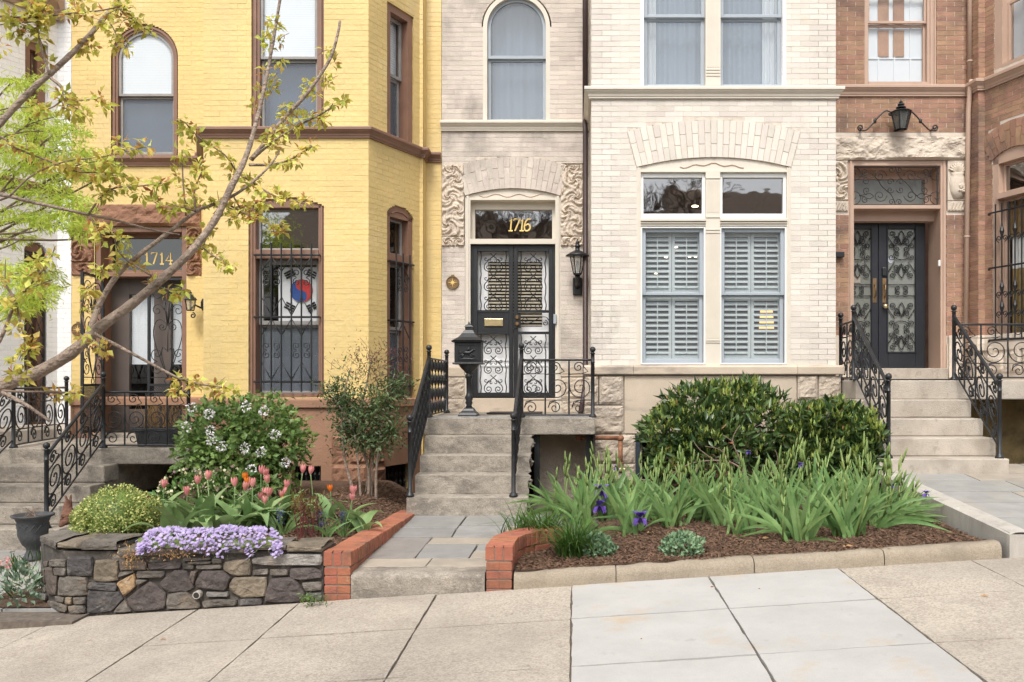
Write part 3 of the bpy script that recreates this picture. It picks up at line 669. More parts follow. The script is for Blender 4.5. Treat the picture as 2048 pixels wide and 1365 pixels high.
w.box(yf,u0,u0+t,v0,vs,-.2,-.025); w.box(yf,u1-t,u1,v0,vs,-.2,-.025); w.poly(yf,[(u0,vs)]+[(u0,vs-.02),(u1,vs-.02)]+list(reversed(arc(u0,u1,vs,vt,16)))[0:-1],-.2,-.025)
w.box(yf,u0+t,u1-t,fv(517),fv(499),-.2,-.02); w.box(yf,u0+t,u1-t,v0,v0+.05,-.2,-.0)
w.box(yf,u0+.02,u0+.045,v0,vs,-.025,-.008); w.box(yf,u1-.045,u1-.02,v0,vs,-.025,-.008)
w = w.build('window', M['brown'], Y.root, bevel=.004, seg=1); zm = fv(649); a,b = u0+t,u1-t
sash(yf,a,b,fv(499),vs-.02,.03,-.12,w,'sash','g_mirror'); sash(yf,a,b,zm,fv(517),.055,-.13,w,'sash','g_clear',.05,.06); sash(yf,a,b,v0+.05,zm,.03,-.17,w,'sash','g_screen',.03,.03)
blind(yf,a+.02,b-.02,v0+.06,zm,-.23,w,'darkgrey',.03); room(yf,u0,u1,v0,vt,-.33,1.0,w,'room')
def grille(pl,u0,u1,v0,v1,zs,w,parent,nb):
    g = MB()
    for z in zs: g.tube([pl.pt(u0-.03,z,w),pl.pt(u1+.03,z,w)],.013,6); 
    for z in zs:
        for u in (u0-.03,u1+.03): g.tube([pl.pt(u,z,w),pl.pt(u,z,-.03)],.011,5)
    g = g.build('window_grille', M['iron'], parent); st=(u1-u0)/nb; us=[u0+st*(i+.5) for i in range(nb)]
    for i,u in enumerate(us): MB().tube([pl.pt(u,v0,w+.012),pl.pt(u,v1,w+.012)],.0105,6).build('bar', M['iron'], g)
    def zig(i,za,zb):
        if i+1 < nb: iron(pl,[(us[i],za),(us[i+1],zb)],w+.004,.006,g,'bar')
    for i in range(nb-1):
        up = i % 2 == 0
        zig(i, zs[2]-.20 if up else zs[2]-.02, zs[2]-.02 if up else zs[2]-.20)
        zig(i, zs[1]+.02 if not up else zs[1]+.24, zs[1]+.24 if not up else zs[1]+.02) if nb>4 else None
        zig(i, zs[1]-.22 if up else zs[1]-.02, zs[1]-.02 if up else zs[1]-.22)
        zig(i, zs[0]+.24 if up else zs[0]+.02, zs[0]+.02 if up else zs[0]+.24)
    for z in ((zs[1]+zs[2])/2+.1, (zs[0]+zs[1])/2-.01):
        for i in ((1,4) if nb>4 else (1,)):
            for s in (-1,1):
                for t in (-1,1): iron(pl, spiral(us[i]+s*.058,z+t*.055,.052,.012,-t*PI/2 if s>0 else -t*PI/2, s*t*1.35),w+.01,.006,g)
    return g
grille(yf, fu(515), fu(635), fv(784), fv(488), [fv(764),fv(635),fv(511)], .03, Y.root, 6)
# side windows of the bay (angled face)
u0,u1,v0,v1 = auw; w = MB().frame(ya,u0,u1,v0,v1,.09,-.2,-.02,.02).build('window', M['brown'], Y.root); zm = az(800,152)
sash(ya,u0+.09,u1-.09,zm,v1-.09,.04,-.12,w,'sash','g_clear'); sash(ya,u0+.09,u1-.09,v0+.02,zm,.04,-.16,w,'sash','g_screen')
blind(ya,u0+.1,u1-.1,zm,v1-.1,-.2,w,'blind',.03); MB().box(ya,u0+.1,u1-.1,v0+.03,zm,-.27,-.26).build('shade', M['darkgrey'], w); room(ya,u0,u1,v0,v1,-.31,.5,w,'dark')
u0,u1,v0,vs,vt = alw; w = MB(); w.box(ya,u0,u0+.08,v0,vs,-.2,-.02); w.box(ya,u1-.08,u1,v0,vs,-.2,-.02); w.poly(ya,[(u0,vs),(u0,vs-.05),(u1,vs-.05)]+list(reversed(arc(u0,u1,vs,vt,14)))[:-1],-.2,-.02)
w.box(ya,u0+.08,u1-.08,az(800,527),az(800,510),-.2,-.015); w.box(ya,u0+.08,u1-.08,v0,v0+.05,-.2,0)
w = w.build('window', M['brown'], Y.root); zm = az(800,660)
sash(ya,u0+.08,u1-.08,az(800,510),vs-.05,.03,-.12,w,'sash','g_clear'); sash(ya,u0+.08,u1-.08,zm,az(800,527),.04,-.13,w,'sash','g_clear'); sash(ya,u0+.08,u1-.08,v0+.05,zm,.035,-.17,w,'sash','g_screen')
MB().box(ya,u0+.1,u1-.1,v0+.05,zm,-.25,-.24).build('shade', M['darkgrey'], w); room(ya,u0,u1,v0,vt,-.31,.5,w,'dark')
iron(ya,[tuple(p) for p in smooth_pts([(u0+.1,vs-.01),(u0+.2,vs+.03),((u0+u1)/2,vs+.03),(u1-.2,vs+.03),(u1-.1,vs-.01)],4)],-.015,.008,w,'vine_carving','brown')
grille(ya, u0+.06, u1-.06, v0+.04, az(800,508), [az(800,773),az(800,643),az(800,527)], .03, Y.root, 3)
Y.finish()

# flag hanging inside the lower bay window
fl = thing('hanging_flag', 'white flag with red and blue disc hanging in the barred yellow bay window', 'flag', yf.pt(fu(590),fv(652),-.2))
fa,fb,fc,fd = fu(545),fu(634),fv(655),fv(530)
MB().grid(lambda a,b: yf.pt(fa+(fb-fa)*a+ .02*(1-b)*math.sin(a*3), fc+(fd-fc)*b, -.212+.008*math.sin(a*7+b*2)), 16, 8).build('cloth', M['flagwhite'], fl, smooth=True)
cu,cv,rr = fu(592),fv(578),(fu(616)-fu(570))/2
def tae(side):
    p = [(cu+rr*math.sin(t)*side, cv+rr*math.cos(t)) for t in [PI*i/24 for i in range(25)]]        # half disc on one side, top to bottom
    up = [(cu+side*0+rr*.5*math.sin(t), cv-rr*.5-rr*.5*math.cos(t)) for t in [PI*i/12 for i in range(13)]]  # lower bulge to the right
    dn = [(cu-rr*.5*math.sin(t), cv+rr*.5-rr*.5*math.cos(t)) for t in [PI*i/12 for i in range(13)]]         # upper bulge to the left
    return p + list(reversed(up))[0:-1] + list(reversed([(2*cu-x,y) for x,y in dn]))[0:0]
def taegeuk():
    S = [(cu+rr*.5*math.sin(PI*i/12), cv-rr+rr*.5*(1-math.cos(PI*i/12))) for i in range(13)] + [(cu-rr*.5*math.sin(PI*i/12), cv+rr*.5*(1-math.cos(PI*i/12))) for i in range(1,13)]
    right = S + [(cu+rr*math.sin(PI*i/24), cv+rr*math.cos(PI*i/24)) for i in range(1,24)]
    left = S + [(cu-rr*math.sin(PI*i/24), cv+rr*math.cos(PI*i/24)) for i in range(1,24)]
    return right, left
rt,lf = taegeuk()
MB().poly(yf,rt,-.206,-.1985).build('red_half', M['flagred'], fl); MB().poly(yf,lf,-.206,-.1985).build('blue_half', M['flagblue'], fl)
for (x,y,an,pat) in ((568,544,28,'111'),(613,544,-28,'010'),(568,611,-28,'101'),(613,611,28,'000')):
    c = (fu(x),fv(y)); b = MB(); ca,sa = math.cos(R(an)),math.sin(R(an))
    for i,k in enumerate(pat):
        o = (i-1)*.030
        for s0,s1 in (((-.06,.06),) if k=='1' else ((-.06,-.006),(.006,.06))):
            b.poly(yf,[(c[0]+p*ca-(q+o)*sa, c[1]+p*sa+(q+o)*ca) for p,q in ((s0,-.010),(s1,-.010),(s1,.010),(s0,.010))],-.206,-.198)
    b.build('trigram', M['flagblack'], fl)
# ================================================================ THE CREAM HOUSE (1716)
C = House('cream_rowhouse', 'cream brick row house with white double windows and black barred double door', (0.6,12,-1.5), M['creamwall'], M['cream_mortar'])
cw_ = fr(WD); cb = fr(10.04)
cu = lambda x: cw_.px(x,0)[0]; cv = lambda y: cw_.px(0,y)[1]; bu = lambda x: cb.px(x,0)[0]; bv = lambda y: cb.px(0,y)[1]
aw = (cu(966),cu(1100),cv(243),cv(54),cv(-13)); dw = (cu(930),cu(1121),-.40,cv(392),cv(377)); DT = (cv(315)-cv(377))
hp = [H_rect(cu(883),cu(930),cv(493),cv(330)), H_rect(cu(1120),cu(1166),cv(493),cv(328))]
C.wall(cw_, -1.775, .25, -1.9, 7, [H_arch(*aw), H_arch(*dw), H_ring(dw[0],dw[1],dw[3],dw[4],DT), H_ring(aw[0],aw[1],aw[3]-.0,aw[4],.02)]+hp, course=.0638, bbot=cv(735))
C.voussoirs(cw_, dw[0],dw[1],dw[3],dw[4], DT, 19)
nb1 = len(C.B)
C2 = House.__new__(House); C2.root = C.root; C2.B = []; C2.core = MB(); C2.bm = M['cream']; C2.cm = M['cream_mortar']; C2.nv = 0; C.joint = C2.joint = .0036; C.proud = C2.proud = .0026
uwn = (bu(1281),bu(1572),bv(172),6.0); lwn = (bu(1273),bu(1582),bv(731),bv(335),bv(315)); LT = bv(241)-bv(315)
C2.wall(cb, .195, 3.08, bv(735), 7, [H_rect(*uwn), H_arch(*lwn), H_ring(lwn[0],lwn[1],lwn[3],lwn[4],LT)], course=.0638, bbot=bv(731))
C2.voussoirs(cb, lwn[0],lwn[1],lwn[3],lwn[4], LT, 27)
cl = Pl((.195,WD),(0,-1)); C2.wall(cl, 0, 1.29, -1.9, 7, course=.0638, bbot=bv(731)); C2.wall(Pl((3.08,10.04),(0,1)), 0, 1.4, -1.9, 7, bricks=False)
bw1 = (bu(1271),bu(1490),bv(976),bv(869))
C2.core.box(cb,.195,bw1[0],-1.9,bv(735),-.3,0); C2.core.box(cb,bw1[1],3.08,-1.9,bv(735),-.3,0); C2.core.box(cb,bw1[0],bw1[1],-1.9,bw1[2],-.3,0); C2.core.box(cb,bw1[0],bw1[1],bw1[3],bv(735),-.3,0)
C.finish(170); C2.finish(130)
# string courses
z0,z1 = cv(263),cv(244)
sweep([(-1.785,WD),(.195,WD),(.195,10.04),(3.08,10.04),(3.08,WD)], cornice_prof(z0,z1,.085)).build('string_course', M['creampaint'], C.root)
# upper arched window over the door
u0,u1,v0,vs,vt = aw
w = MB(); t=.055
w.box(cw_,u0,u0+t,v0,vs,-.2,.004); w.box(cw_,u1-t,u1,v0,vs,-.2,.004); w.strip(cw_,arc(u0+t,u1-t,vs,vt-t,28),arc(u0,u1,vs,vt,28),-.2,.004)
w = w.build('window', M['creampaint'], C.root); zm = cv(115)
arch_sash(cw_,u0+t,u1-t,zm,vs,vt-t,.042,-.05,w,'greysash','g_pale',.04); sash(cw_,u0+t,u1-t,v0,zm,.042,-.09,w,'greysash','g_pale',.055,.03)
drape(cw_,u0+.1,u1-.1,v0,vt-.05,-.28,w,'curtain',4,.015); room(cw_,u0,u1,v0,vt,-.31,.7,w)
# door surround
u0,u1,v0,vs,vt = dw; t=.07
w = MB(); w.box(cw_,u0,u0+t,v0,vs,-.32,-.01); w.box(cw_,u1-t,u1,v0,vs,-.32,-.01); w.box(cw_,u0+t,u1-t,cv(488),cv(478),-.32,-.005); w.box(cw_,u0+t,u1-t,cv(400),cv(396),-.32,-.01)
w.poly(cw_,[(u0+t,cv(396)),(u1-t,cv(396))]+[p for p in reversed(arc(u0+t*.2,u1-t*.2,vs,vt,20))],-.32,-.02)
w.box(cw_,u0+t*.3,u0+t*.7,v0,vs,-.01,.008); w.box(cw_,u1-t*.7,u1-t*.3,v0,vs,-.01,.008)
dcase = w.build('door_case', M['creampaint'], C.root)
vine = [(958+8*i, 391+ (3.2*math.sin(i*1.1))) for i in range(17)]
iron(cw_,[cw_.px(x-0,y) for x,y in vine],-.018,.006,dcase,'vine_carving','tan')
tw = MB().frame(cw_,u0+t,u1-t,cv(478),cv(400),.045,-.24,-.14,.02,.1).build('transom_window', M['creampaint'], C.root)
MB().pane(cw_,u0+t+.04,u1-t-.04,cv(478)+.018,cv(400)-.09,-.2,-.194).build('pane', M['g_mirror'], tw)
digits(cw_,'1716',cu(1011),cv(457),.16,-.19,tw,slant=.10,r=.010,gap=.47)
room(cw_,u0+t,u1-t,cv(480),cv(400),-.4,1.2,tw,'room')
# inner white door with wood blind, then the iron security doors
dn = MB(); a,b = u0+t,u1-t; dzt = cv(488); bz0,bz1 = cv(652),cv(520); ba,bb = cu(973),cu(1083); dzb = cv(797)
dn.box(cw_,a,ba,dzb,dzt,-.26,-.20); dn.box(cw_,bb,b,dzb,dzt,-.26,-.20); dn.box(cw_,ba,bb,dzb,bz0,-.26,-.20); dn.box(cw_,ba,bb,bz1,dzt,-.26,-.20)
for x0,x1,y0,y1 in ((955,1020,790,730),(1032,1098,790,730),(955,1020,722,690),(1032,1098,722,690)): dn.frame(cw_,cu(x0),cu(x1),cv(y0),cv(y1),.02,-.20,-.188)
dn = dn.build('door', M['white'], C.root)
MB().box(cw_,ba,bb,bz0,bz1,-.245,-.24).build('backing', M['dark'], dn)
n = 20
for i in range(n):
    z = bz0+(bz1-bz0)*(i+.5)/n
    MB().box(cw_,ba+.004,bb-.004,z-.012,z+.008,-.235,-.215).build('slat', M['woodblind'], dn)
mid = cu(1026); sd_ = MB()
sd_.frame(cw_,a,b,dzb,dzt,.035,-.12,-.07,.02)
sd_ = sd_.build('security_door', M['iron'], C.root)
for (l,r_) in ((a+.035,mid-.004),(mid+.004,b-.035)):
    lf_ = MB(); lf_.frame(cw_,l,r_,dzb+.02,dzt-.035,.055,-.11,-.06); zb1,zb2 = cv(663),cv(625)
    lf_.box(cw_,l+.055,r_-.055,zb2,zb2+.035,-.105,-.064); lf_.box(cw_,l+.055,r_-.055,zb1-.035,zb1,-.105,-.064)
    if l < mid-.1: lf_.box(cw_,l+.055,r_-.055,zb1,zb2,-.1,-.07)
    lf_ = lf_.build('leaf', M['iron'], sd_, bevel=.003, seg=1)
    il,ir = l+.055,r_-.055; cx=(il+ir)/2+(.012 if l<mid-.1 else -.012)*0; W2=(ir-il)*.30; wv=-.085
    for (ta,tb_,nu) in ((dzb+.075,zb1-.035,3),(zb2+.035,dzt-.09,3)):
        hgt = tb_-ta
        for s in (-1,1):
            x0 = cx+s*(ir-il)*.40
            iron(cw_,[(x0+.010*math.sin(q/30*PI*2*3.5)*(abs(math.sin(q/30*PI*3))), ta+hgt*q/30) for q in range(31)],wv,.0075,sd_,'wavy_bar')
        uh = hgt/nu
        for k in range(nu):
            zb = ta+uh*k
            for s in (-1,1):                   # lyre of two mirrored scrolls
                c1 = spiral(cx+s*W2*.5, zb+uh*.16, W2*.46, W2*.12, PI if s>0 else 0, s*1.25)
                body = [tuple(p) for p in smooth_pts([(cx+s*W2*.96,zb+uh*.18),(cx+s*W2*.9,zb+uh*.34),(cx+s*W2*.45,zb+uh*.58),(cx,zb+uh*.76),(cx-s*W2*.3,zb+uh*.9)],5)]
                iron(cw_, list(reversed(spiral(cx+s*W2*.52,zb+uh*.17,W2*.46,W2*.10,0 if s>0 else PI,-s*1.45))) + body, wv, .0065, sd_)
                iron(cw_, spiral(cx+s*W2*.78,zb+uh*.62,W2*.26,W2*.06,PI if s>0 else 0,s*.95), wv, .006, sd_)
                iron(cw_, spiral(cx+s*W2*.22,zb+uh*.50,W2*.2,W2*.06,PI/2 if s>0 else PI/2,-s*.8), wv, .006, sd_)
MB().box(cw_,cu(968),cu(1005),cv(652),cv(637),-.075,-.05).build('letter_slot', M['brass'], sd_, bevel=.004)
MB().box(cw_,cu(1026),cu(1041),cv(656),cv(628),-.07,-.045).build('lock_box', M['iron'], sd_)
for yy in (635,648): MB().lathe((0,0,0),[(.001,-.02),(.026,-.02),(.03,0),(.018,.016),(.001,.016)],12).build('lock', M['bronze'], sd_).matrix_local = Matrix.Translation(cw_.pt(cu(1034),cv(yy),-.035)) @ Matrix.Rotation(R(90),4,'X')
z = cv(640)
iron(cw_, list(reversed(spiral(cu(1050),z,.05,.012,-PI/2,-1.3))) + [tuple(p) for p in smooth_pts([(cu(1050),z-.05),(cu(1062),z-.03),(cu(1080),z+.035),(cu(1092),z+.04),(cu(1097),z)],4)], -.08,.006,sd_)
iron(cw_, spiral(cu(1090),z-.04,.04,.01,PI/2,-1.3),-.08,.006,sd_)
MB().box(cw_,a,b,-.40,dzb,-.32,.06).build('threshold', M['creamstone'], C.root, bevel=.008)
MB().box(cw_,cu(1107),cu(1113),cv(648),cv(629),-.01,.03).build('door_bell', M['greysash'], C.root, bevel=.003)
# carved jambs and stone base of the entrance wall
for x0,x1,sg in ((883,929,1),(1121,1166,-1)):
    A,Bx = cu(x0),cu(x1); c=(A+Bx)/2
    top = cv(330)
    carving(cw_,(A+.002,Bx-.002,cv(473),top),[(c-.07*sg,cv(450),.16,sg),(c+.07*sg,cv(425),.15,-sg),(c-.05*sg,cv(395),.15,sg),(c+.04,cv(362),.16,-sg),(c,cv(338),.1,sg)],x0*.13,.042,44,130).build('carved_block', M['carved'], C.root)
    carving(cw_,(A+.002,Bx-.002,cv(493),cv(474)),[(c-.08,cv(485),.1,1),(c+.08,cv(482),.1,-1)],x0*.3,.036,44,24).build('carved_block', M['carved'], C.root)
for x0,x1 in ((888,929),(1121,1172)):
    A,Bx = cu(x0),cu(x1)
    MB().box(cw_,A,Bx,cv(754),cv(735),-.02,.03).build('stone_block', M['creamstone'], C.root, bevel=.01)
    rockface(cw_,A+.003,Bx-.003,cv(797),cv(755),.034,-.02,.016,seed=x0,fs=9).build('rock_faced_block', M['creamrock'], C.root)
    rockface(cw_,A+.003,Bx-.003,cv(829),cv(798),.034,-.02,.016,seed=x0+5,fs=9).build('rock_faced_block', M['creamrock'], C.root)
# bay: water table and stone base
us = [.10, bu(1266), bu(1592), 3.16]
for i in range(3):
    m = sweep([(us[0],WD),(us[0]+.095-.095,10.04)] if False else [(us[i]+.002,10.04),(us[i+1]-.002,10.04)], [(-.02,bv(750)),(.075,bv(750)),(.085,bv(748)),(.085,bv(735)),(.06,bv(731)),(-.02,bv(730.5))])
    m.build('water_table', M['creamstone'], C.root)
MB().b3(.11,.194,10.05,WD,bv(750),bv(731)).build('water_table', M['creamstone'], C.root, bevel=.01)
k = 0
for x0,x1,y0,y1,rock in ((1172,1197,751,810,1),(1198,1247,751,810,1),(1172,1247,811,868,1),(1172,1270,869,926,1),(1172,1210,927,990,1),(1211,1270,927,990,1),(1172,1270,991,1060,1),(1248,1592,751,868,0),(1593,1634,751,800,1),(1635,1680,751,800,1),(1593,1680,801,868,1),(1492,1680,869,1060,1)):
    k += 1; A,Bx,z0_,z1_ = bu(x0)+.003,bu(x1)-.003,bv(y1)+.003,bv(y0)-.003
    if x0==1172: A = .115
    if rock: rockface(cb,A,Bx,z0_,z1_,.036,-.02,.04,seed=k*2.7,fs=9).build('rock_faced_block', M['creamrock'], C.root)
    else: MB().box(cb,A,Bx,z0_,z1_,-.02,.04).build('stone_block', M['creamstone'], C.root, bevel=.006)
for i in range(6):
    z0_ = -1.6+i*.25; rockface(cl,0.35,1.28,z0_+.003,min(z0_+.247,bv(752)),.05,-.02,.02,seed=i*1.9).build('rock_faced_block', M['creamrock'], C.root)
bwin = MB().frame(cb,bw1[0],bw1[1],bw1[2],bw1[3],.05,-.2,.03).build('cellar_window', mat('blue_black_frame',(.03,.04,.055),.5,.2,6,.1,50), C.root)
MB().frame(cb,bw1[0]+.05,bw1[1]-.05,bw1[2]+.05,bw1[3]-.05,.035,-.16,-.1).build('sash', M['palestone'], bwin)
MB().pane(cb,bw1[0]+.08,bw1[1]-.08,bw1[2]+.08,bw1[3]-.08,-.14,-.13).build('pane', M['g_mirror'], bwin); room(cb,bw1[0],bw1[1],bw1[2],bw1[3],-.31,.5,bwin,'dark')
# bay windows, upper pair
u0,u1,v0,v1 = uwn; T5 = 5.2
w = MB(); w.box(cb,u0,u0+.04,v0,T5,-.2,.003); w.box(cb,u1-.04,u1,v0,T5,-.2,.003); w.box(cb,u0,u1,v0-.015,v0,-.2,.0)
w = w.build('window', M['whitepaint'], C.root); zm = bv(32)
mA,mB = bu(1411),bu(1441)
pil = MB(); pil.box(cb,mA,mB,v0,T5,-.2,.006)
for i in range(5):
    u = mA+(mB-mA)*(i+1)/6; pil.box(cb,u-.006,u+.006,bv(135),T5,.006,.013)
for yy in (141,147,153): pil.box(cb,mA+.008,mB-.008,bv(yy),bv(yy)+.012,.006,.014)
pil.build('mullion', M['creampaint'], w)
for a,b,sd in ((u0+.04,mA,-1),(mB,u1-.04,1)):
    sash(cb,a,b,zm,T5,.045,-.05,w,'greysash','g_pale',.04); sash(cb,a,b,v0,zm,.045,-.09,w,'greysash','g_pale',.05,.03)
    e0,e1 = (a+.02,a+.16) if sd<0 else (b-.20,b-.02)
    drape(cb,e0,e1,v0,T5,-.2,w,'whitepaint',3,.014); drape(cb,a,b,v0,T5,-.28,w,'curtain',6,.02)
room(cb,u0,u1,v0,T5,-.31,.8,w)
# bay windows, lower pair with plantation shutters
u0,u1,v0,vs,vt = lwn
w = MB(); t=.05
w.box(cb,u0,u0+t,v0,vs,-.22,.004); w.box(cb,u1-t,u1,v0,vs,-.22,.004); w.box(cb,u0+.012,u0+.026,v0,vs,.004,.014); w.box(cb,u1-.026,u1-.012,v0,vs,.004,.014)
w.poly(cb,[(u0+t,bv(342)),(u1-t,bv(342))]+list(reversed(arc(u0+.01,u1-.01,vs,vt,24))),-.22,-.01)
pa,pb = bu(1411),bu(1440)
for a,b in ((u0+t,pa),(pb,u1-t)):
    w.box(cb,a,b,bv(452),bv(437),-.22,.0); w.box(cb,a,b,bv(443),bv(439),.0,.03); w.box(cb,a,b,bv(447.5),bv(445),.0,.015)
    w.box(cb,a,b,bv(345),bv(342),-.22,.012)
w = w.build('window', M['creampaint'], C.root)
pil = MB(); pil.box(cb,pa,pb,v0,bv(342),-.2,.012)
for y0,y1 in ((425,362),(677,470)):
    for i in range(7):
        u = pa+(pb-pa)*(i+1)/8; pil.box(cb,u-.005,u+.005,bv(y0),bv(y1),.012,.019)
for yy in (686,682,467,461,436,358): pil.box(cb,pa+.002,pb-.002,bv(yy),bv(yy)+.010,.012,.022)
pil.build('mullion', M['creampaint'], w)
vin = [(1360+8*i, 331-3*math.cos((i-8)*.4)*(1)+2.5*math.sin(i*1.3)) for i in range(17)]
iron(cb,[cb.px(x,y) for x,y in vin],-.006,.006,w,'vine_carving','tan')
for a,b in ((u0+t,pa),(pb,u1-t)):
    MB().frame(cb,a,b,bv(437),bv(345),.035,-.09,-.03,.06,.055).build('sash', M['whitepaint'], w, bevel=.005)
    MB().pane(cb,a+.032,b-.032,bv(437)+.057,bv(345)-.052,-.075,-.069).build('pane', M['g_mirror'], w)
    MB().frame(cb,a,b,v0+.01,bv(453),.018,-.06,-.01).build('casing', M['whitepaint'], w)
    A,Bx = a+.018,b-.018; zm = bv(590)
    sash(cb,A,Bx,zm,bv(453)-.018,.045,-.05,w,'greysash','g_pale2',.035); sash(cb,A,Bx,v0+.02,zm,.045,-.085,w,'greysash','g_pale2',.06,.02)
    sh = MB(); mid = (A+Bx)/2; ws = -.145; zt = bv(462); 
    panels = []
    for (p,q) in ((A+.02,mid-.003),(mid+.003,Bx-.02)):
        for z0_,z1_ in ((v0+.06,bv(592)),(bv(587),zt)):
            sh.frame(cb,p,q,z0_,z1_,.035,ws-.025,ws,.07,.045); panels.append((p+.035,q-.035,z0_+.07,z1_-.045))
    sh = sh.build('shutter', M['shutter'], w)
    for (p,q,z0_,z1_) in panels:
        n = max(3,int((z1_-z0_)/.062))
        for i in range(n):
            z = z0_+(z1_-z0_)*(i+.5)/n; tilt = .021 if z > zm else .017
            m = MB(); hh=.007
            m.hexa([cb.pt(p,z-hh-tilt,ws+.018),cb.pt(q,z-hh-tilt,ws+.018),cb.pt(q,z-hh+tilt,ws-.045),cb.pt(p,z-hh+tilt,ws-.045),cb.pt(p,z+hh-tilt,ws+.018),cb.pt(q,z+hh-tilt,ws+.018),cb.pt(q,z+hh+tilt,ws-.045),cb.pt(p,z+hh+tilt,ws-.045)])
            m.build('slat', M['shutter'], sh)
        MB().box(cb,(p+q)/2-.006,(p+q)/2+.006,z0_+.02,z1_-.02,ws+.019,ws+.028).build('tilt_rod', M['shutter'], sh)
rm = room(cb,u0-.1,u1+.1,v0,bv(330),-.31,2.4,w,'room')
lampm = emis('warm_lamp_shade',(1.0,.48,.16),1.6); bulb = emis('bulb_glow',(1.0,.78,.45),9)
for (x,y,d) in ((1383,502,11.2),(1379,514,11.2),(1391,514,11.2),(1352,495,11.6),(1312,548,11.3),(1332,515,11.6),(1390,413,11.5)):
    p = P(x,y,d); MB().ball(p,.016 if y!=413 else .03,8,5,(1.6,1,.5)).build('ceiling_bulb', bulb, w)
p = P(1533,640,11.1); MB().lathe((p.x,p.y,p.z-.14),[(.10,0),(.08,.28),(.07,.28),(.09,0)],16).build('lamp_shade', lampm, w)

# ================================================================ THE BROWN BRICK HOUSE (right)
Bn = House('brown_brick_rowhouse', 'brown red brick row house with tan trim and black glazed double doors', (5,12,-1.3), M['redbrick'], M['redmortar'])
nw = fr(WD); Bn.joint = .0065; Bn.proud = .004; nu_ = lambda x: nw.px(x,0)[0]; nv_ = lambda y: nw.px(0,y)[1]
uwn = (nu_(1729),nu_(1873),nv_(171),6.0); dwn = (nu_(1697),nu_(1893),.02,nv_(322))
Bn.wall(nw, 3.1, 5.235, -1.9, 7, [H_rect(*uwn), H_rect(*dwn), H_rect(3.1,5.24,nv_(322),nv_(273)), H_rect(3.1,nu_(1697),nv_(424),nv_(322)), H_rect(nu_(1893),5.24,nv_(424),nv_(322))], bbot=nv_(672), bl=.22)
ret = Pl((5.235,WD),(.035,-.23)); Bn.wall(ret, 0, .2326, -1.9, 7, bbot=nv_(690), bl=.9)
Bn.wall(fr(11.1), 5.27, 5.352, -1.9, 7, bbot=nv_(690), bl=9)
na = Pl((5.355,11.1),(.387,-1.05)); NAL = 1.119
nx = lambda x,y=0: na.px(x,y)
lw_ = (nx(1985)[0], nx(1985)[0]+.66, nx(1985,640)[1]-.30, nx(1985,322)[1], nx(1985,322)[1]+.10); uw_ = (nx(1988)[0], nx(1988)[0]+.62, nx(1988,143)[1]+.0, 6.0)
Bn.wall(na, 0, NAL, -1.9, 7, [H_arch(*lw_), H_rect(*uw_), H_ring(lw_[0],lw_[1],lw_[3],lw_[4],.34)], bbot=nv_(690), bl=.22)
Bn.voussoirs(na, lw_[0],lw_[1],lw_[3],lw_[4], .34, 11)
nf = fr(10.05); Bn.wall(nf, 5.742, 8.0, -1.9, 7, bbot=nv_(690), bl=.22, btop=1)
Bn.finish()
sweep([(3.12,WD),(5.235,WD),(5.27,11.1),(5.355,11.1),(5.742,10.05),(8,10.05)], cornice_prof(nv_(194),nv_(173),.085)).build('string_course', M['tan'], Bn.root)
# pale stone base
for pl,a,b in ((nw,3.1,dwn[0]),(nw,dwn[1],5.235),(ret,0,.2326),(fr(11.1),5.27,5.352),(na,0,NAL)): MB().box(pl,a,b,-1.9,nv_(690),0,.02).build('stone_base', M['palestone'], Bn.root)
sweep([(dwn[1]+.3,WD),(5.235,WD),(5.27,11.1),(5.355,11.1),(5.742,10.05),(8,10.05)], [(-.01,nv_(703)),(.05,nv_(703)),(.05,nv_(690)),(.02,nv_(674)),(-.01,nv_(672))]).build('water_table', M['palestone'], Bn.root)
MB().box(nw,dwn[1]+.01,dwn[1]+.26,nv_(757),nv_(672),-.01,.06).build('stone_block', M['palestone'], Bn.root, bevel=.01)
MB().box(nw,3.1,dwn[0]-.01,nv_(757),nv_(672),-.01,.06).build('stone_block', M['palestone'], Bn.root, bevel=.01)
for i in range(4):
    a = .06+i*.27
    rockface(na,a,a+.262,nx(2000,745)[1],nx(2000,690)[1],.04,-.02,.03,seed=i*4.1).build('rock_faced_block', M['palestone'], Bn.root)
for i in range(4):
    for j in range(3):
        a = .0+i*.28; rockface(na,a+.003,a+.277,-1.2+j*.3+.003,-1.2+j*.3+.296,.04,-.02,.03,seed=i*4.1+j).build('rock_faced_block', M['creamrock'], Bn.root)
# upper window with white interior shutters
u0,u1,v0,v1 = uwn; w = MB(); T5=5.2
w.box(nw,u0,u0+.05,v0,T5,-.2,-.01); w.box(nw,u1-.12,u1,v0,T5,-.2,-.01); w.box(nw,u1-.03,u1-.012,v0,T5,-.01,.008); w.box(nw,u1-.085,u1-.06,v0,T5,-.01,.008); w.box(nw,u0+.05,u1-.12,v0,v0+.045,-.2,0.01)
w = w.build('window', M['tan'], Bn.root); zm = nv_(45); a,b = u0+.05,u1-.12
sash(nw,a,b,zm,T5,.03,-.04,w,'tan','g_clear',.035); sash(nw,a,b,v0+.045,zm,.03,-.075,w,'tan','g_clear',.03,.03)
sh = MB().box(nw,a+.01,b-.01,v0+.03,T5,-.16,-.13)
for u in (a+.18,(a+b)/2,b-.18): sh.box(nw,u-.012,u+.012,v0+.03,T5,-.13,-.12)
sh.box(nw,a+.01,b-.01,nv_(112)-.0,nv_(110),-.13,-.118)
sh = sh.build('shutter', M['blind'], w)
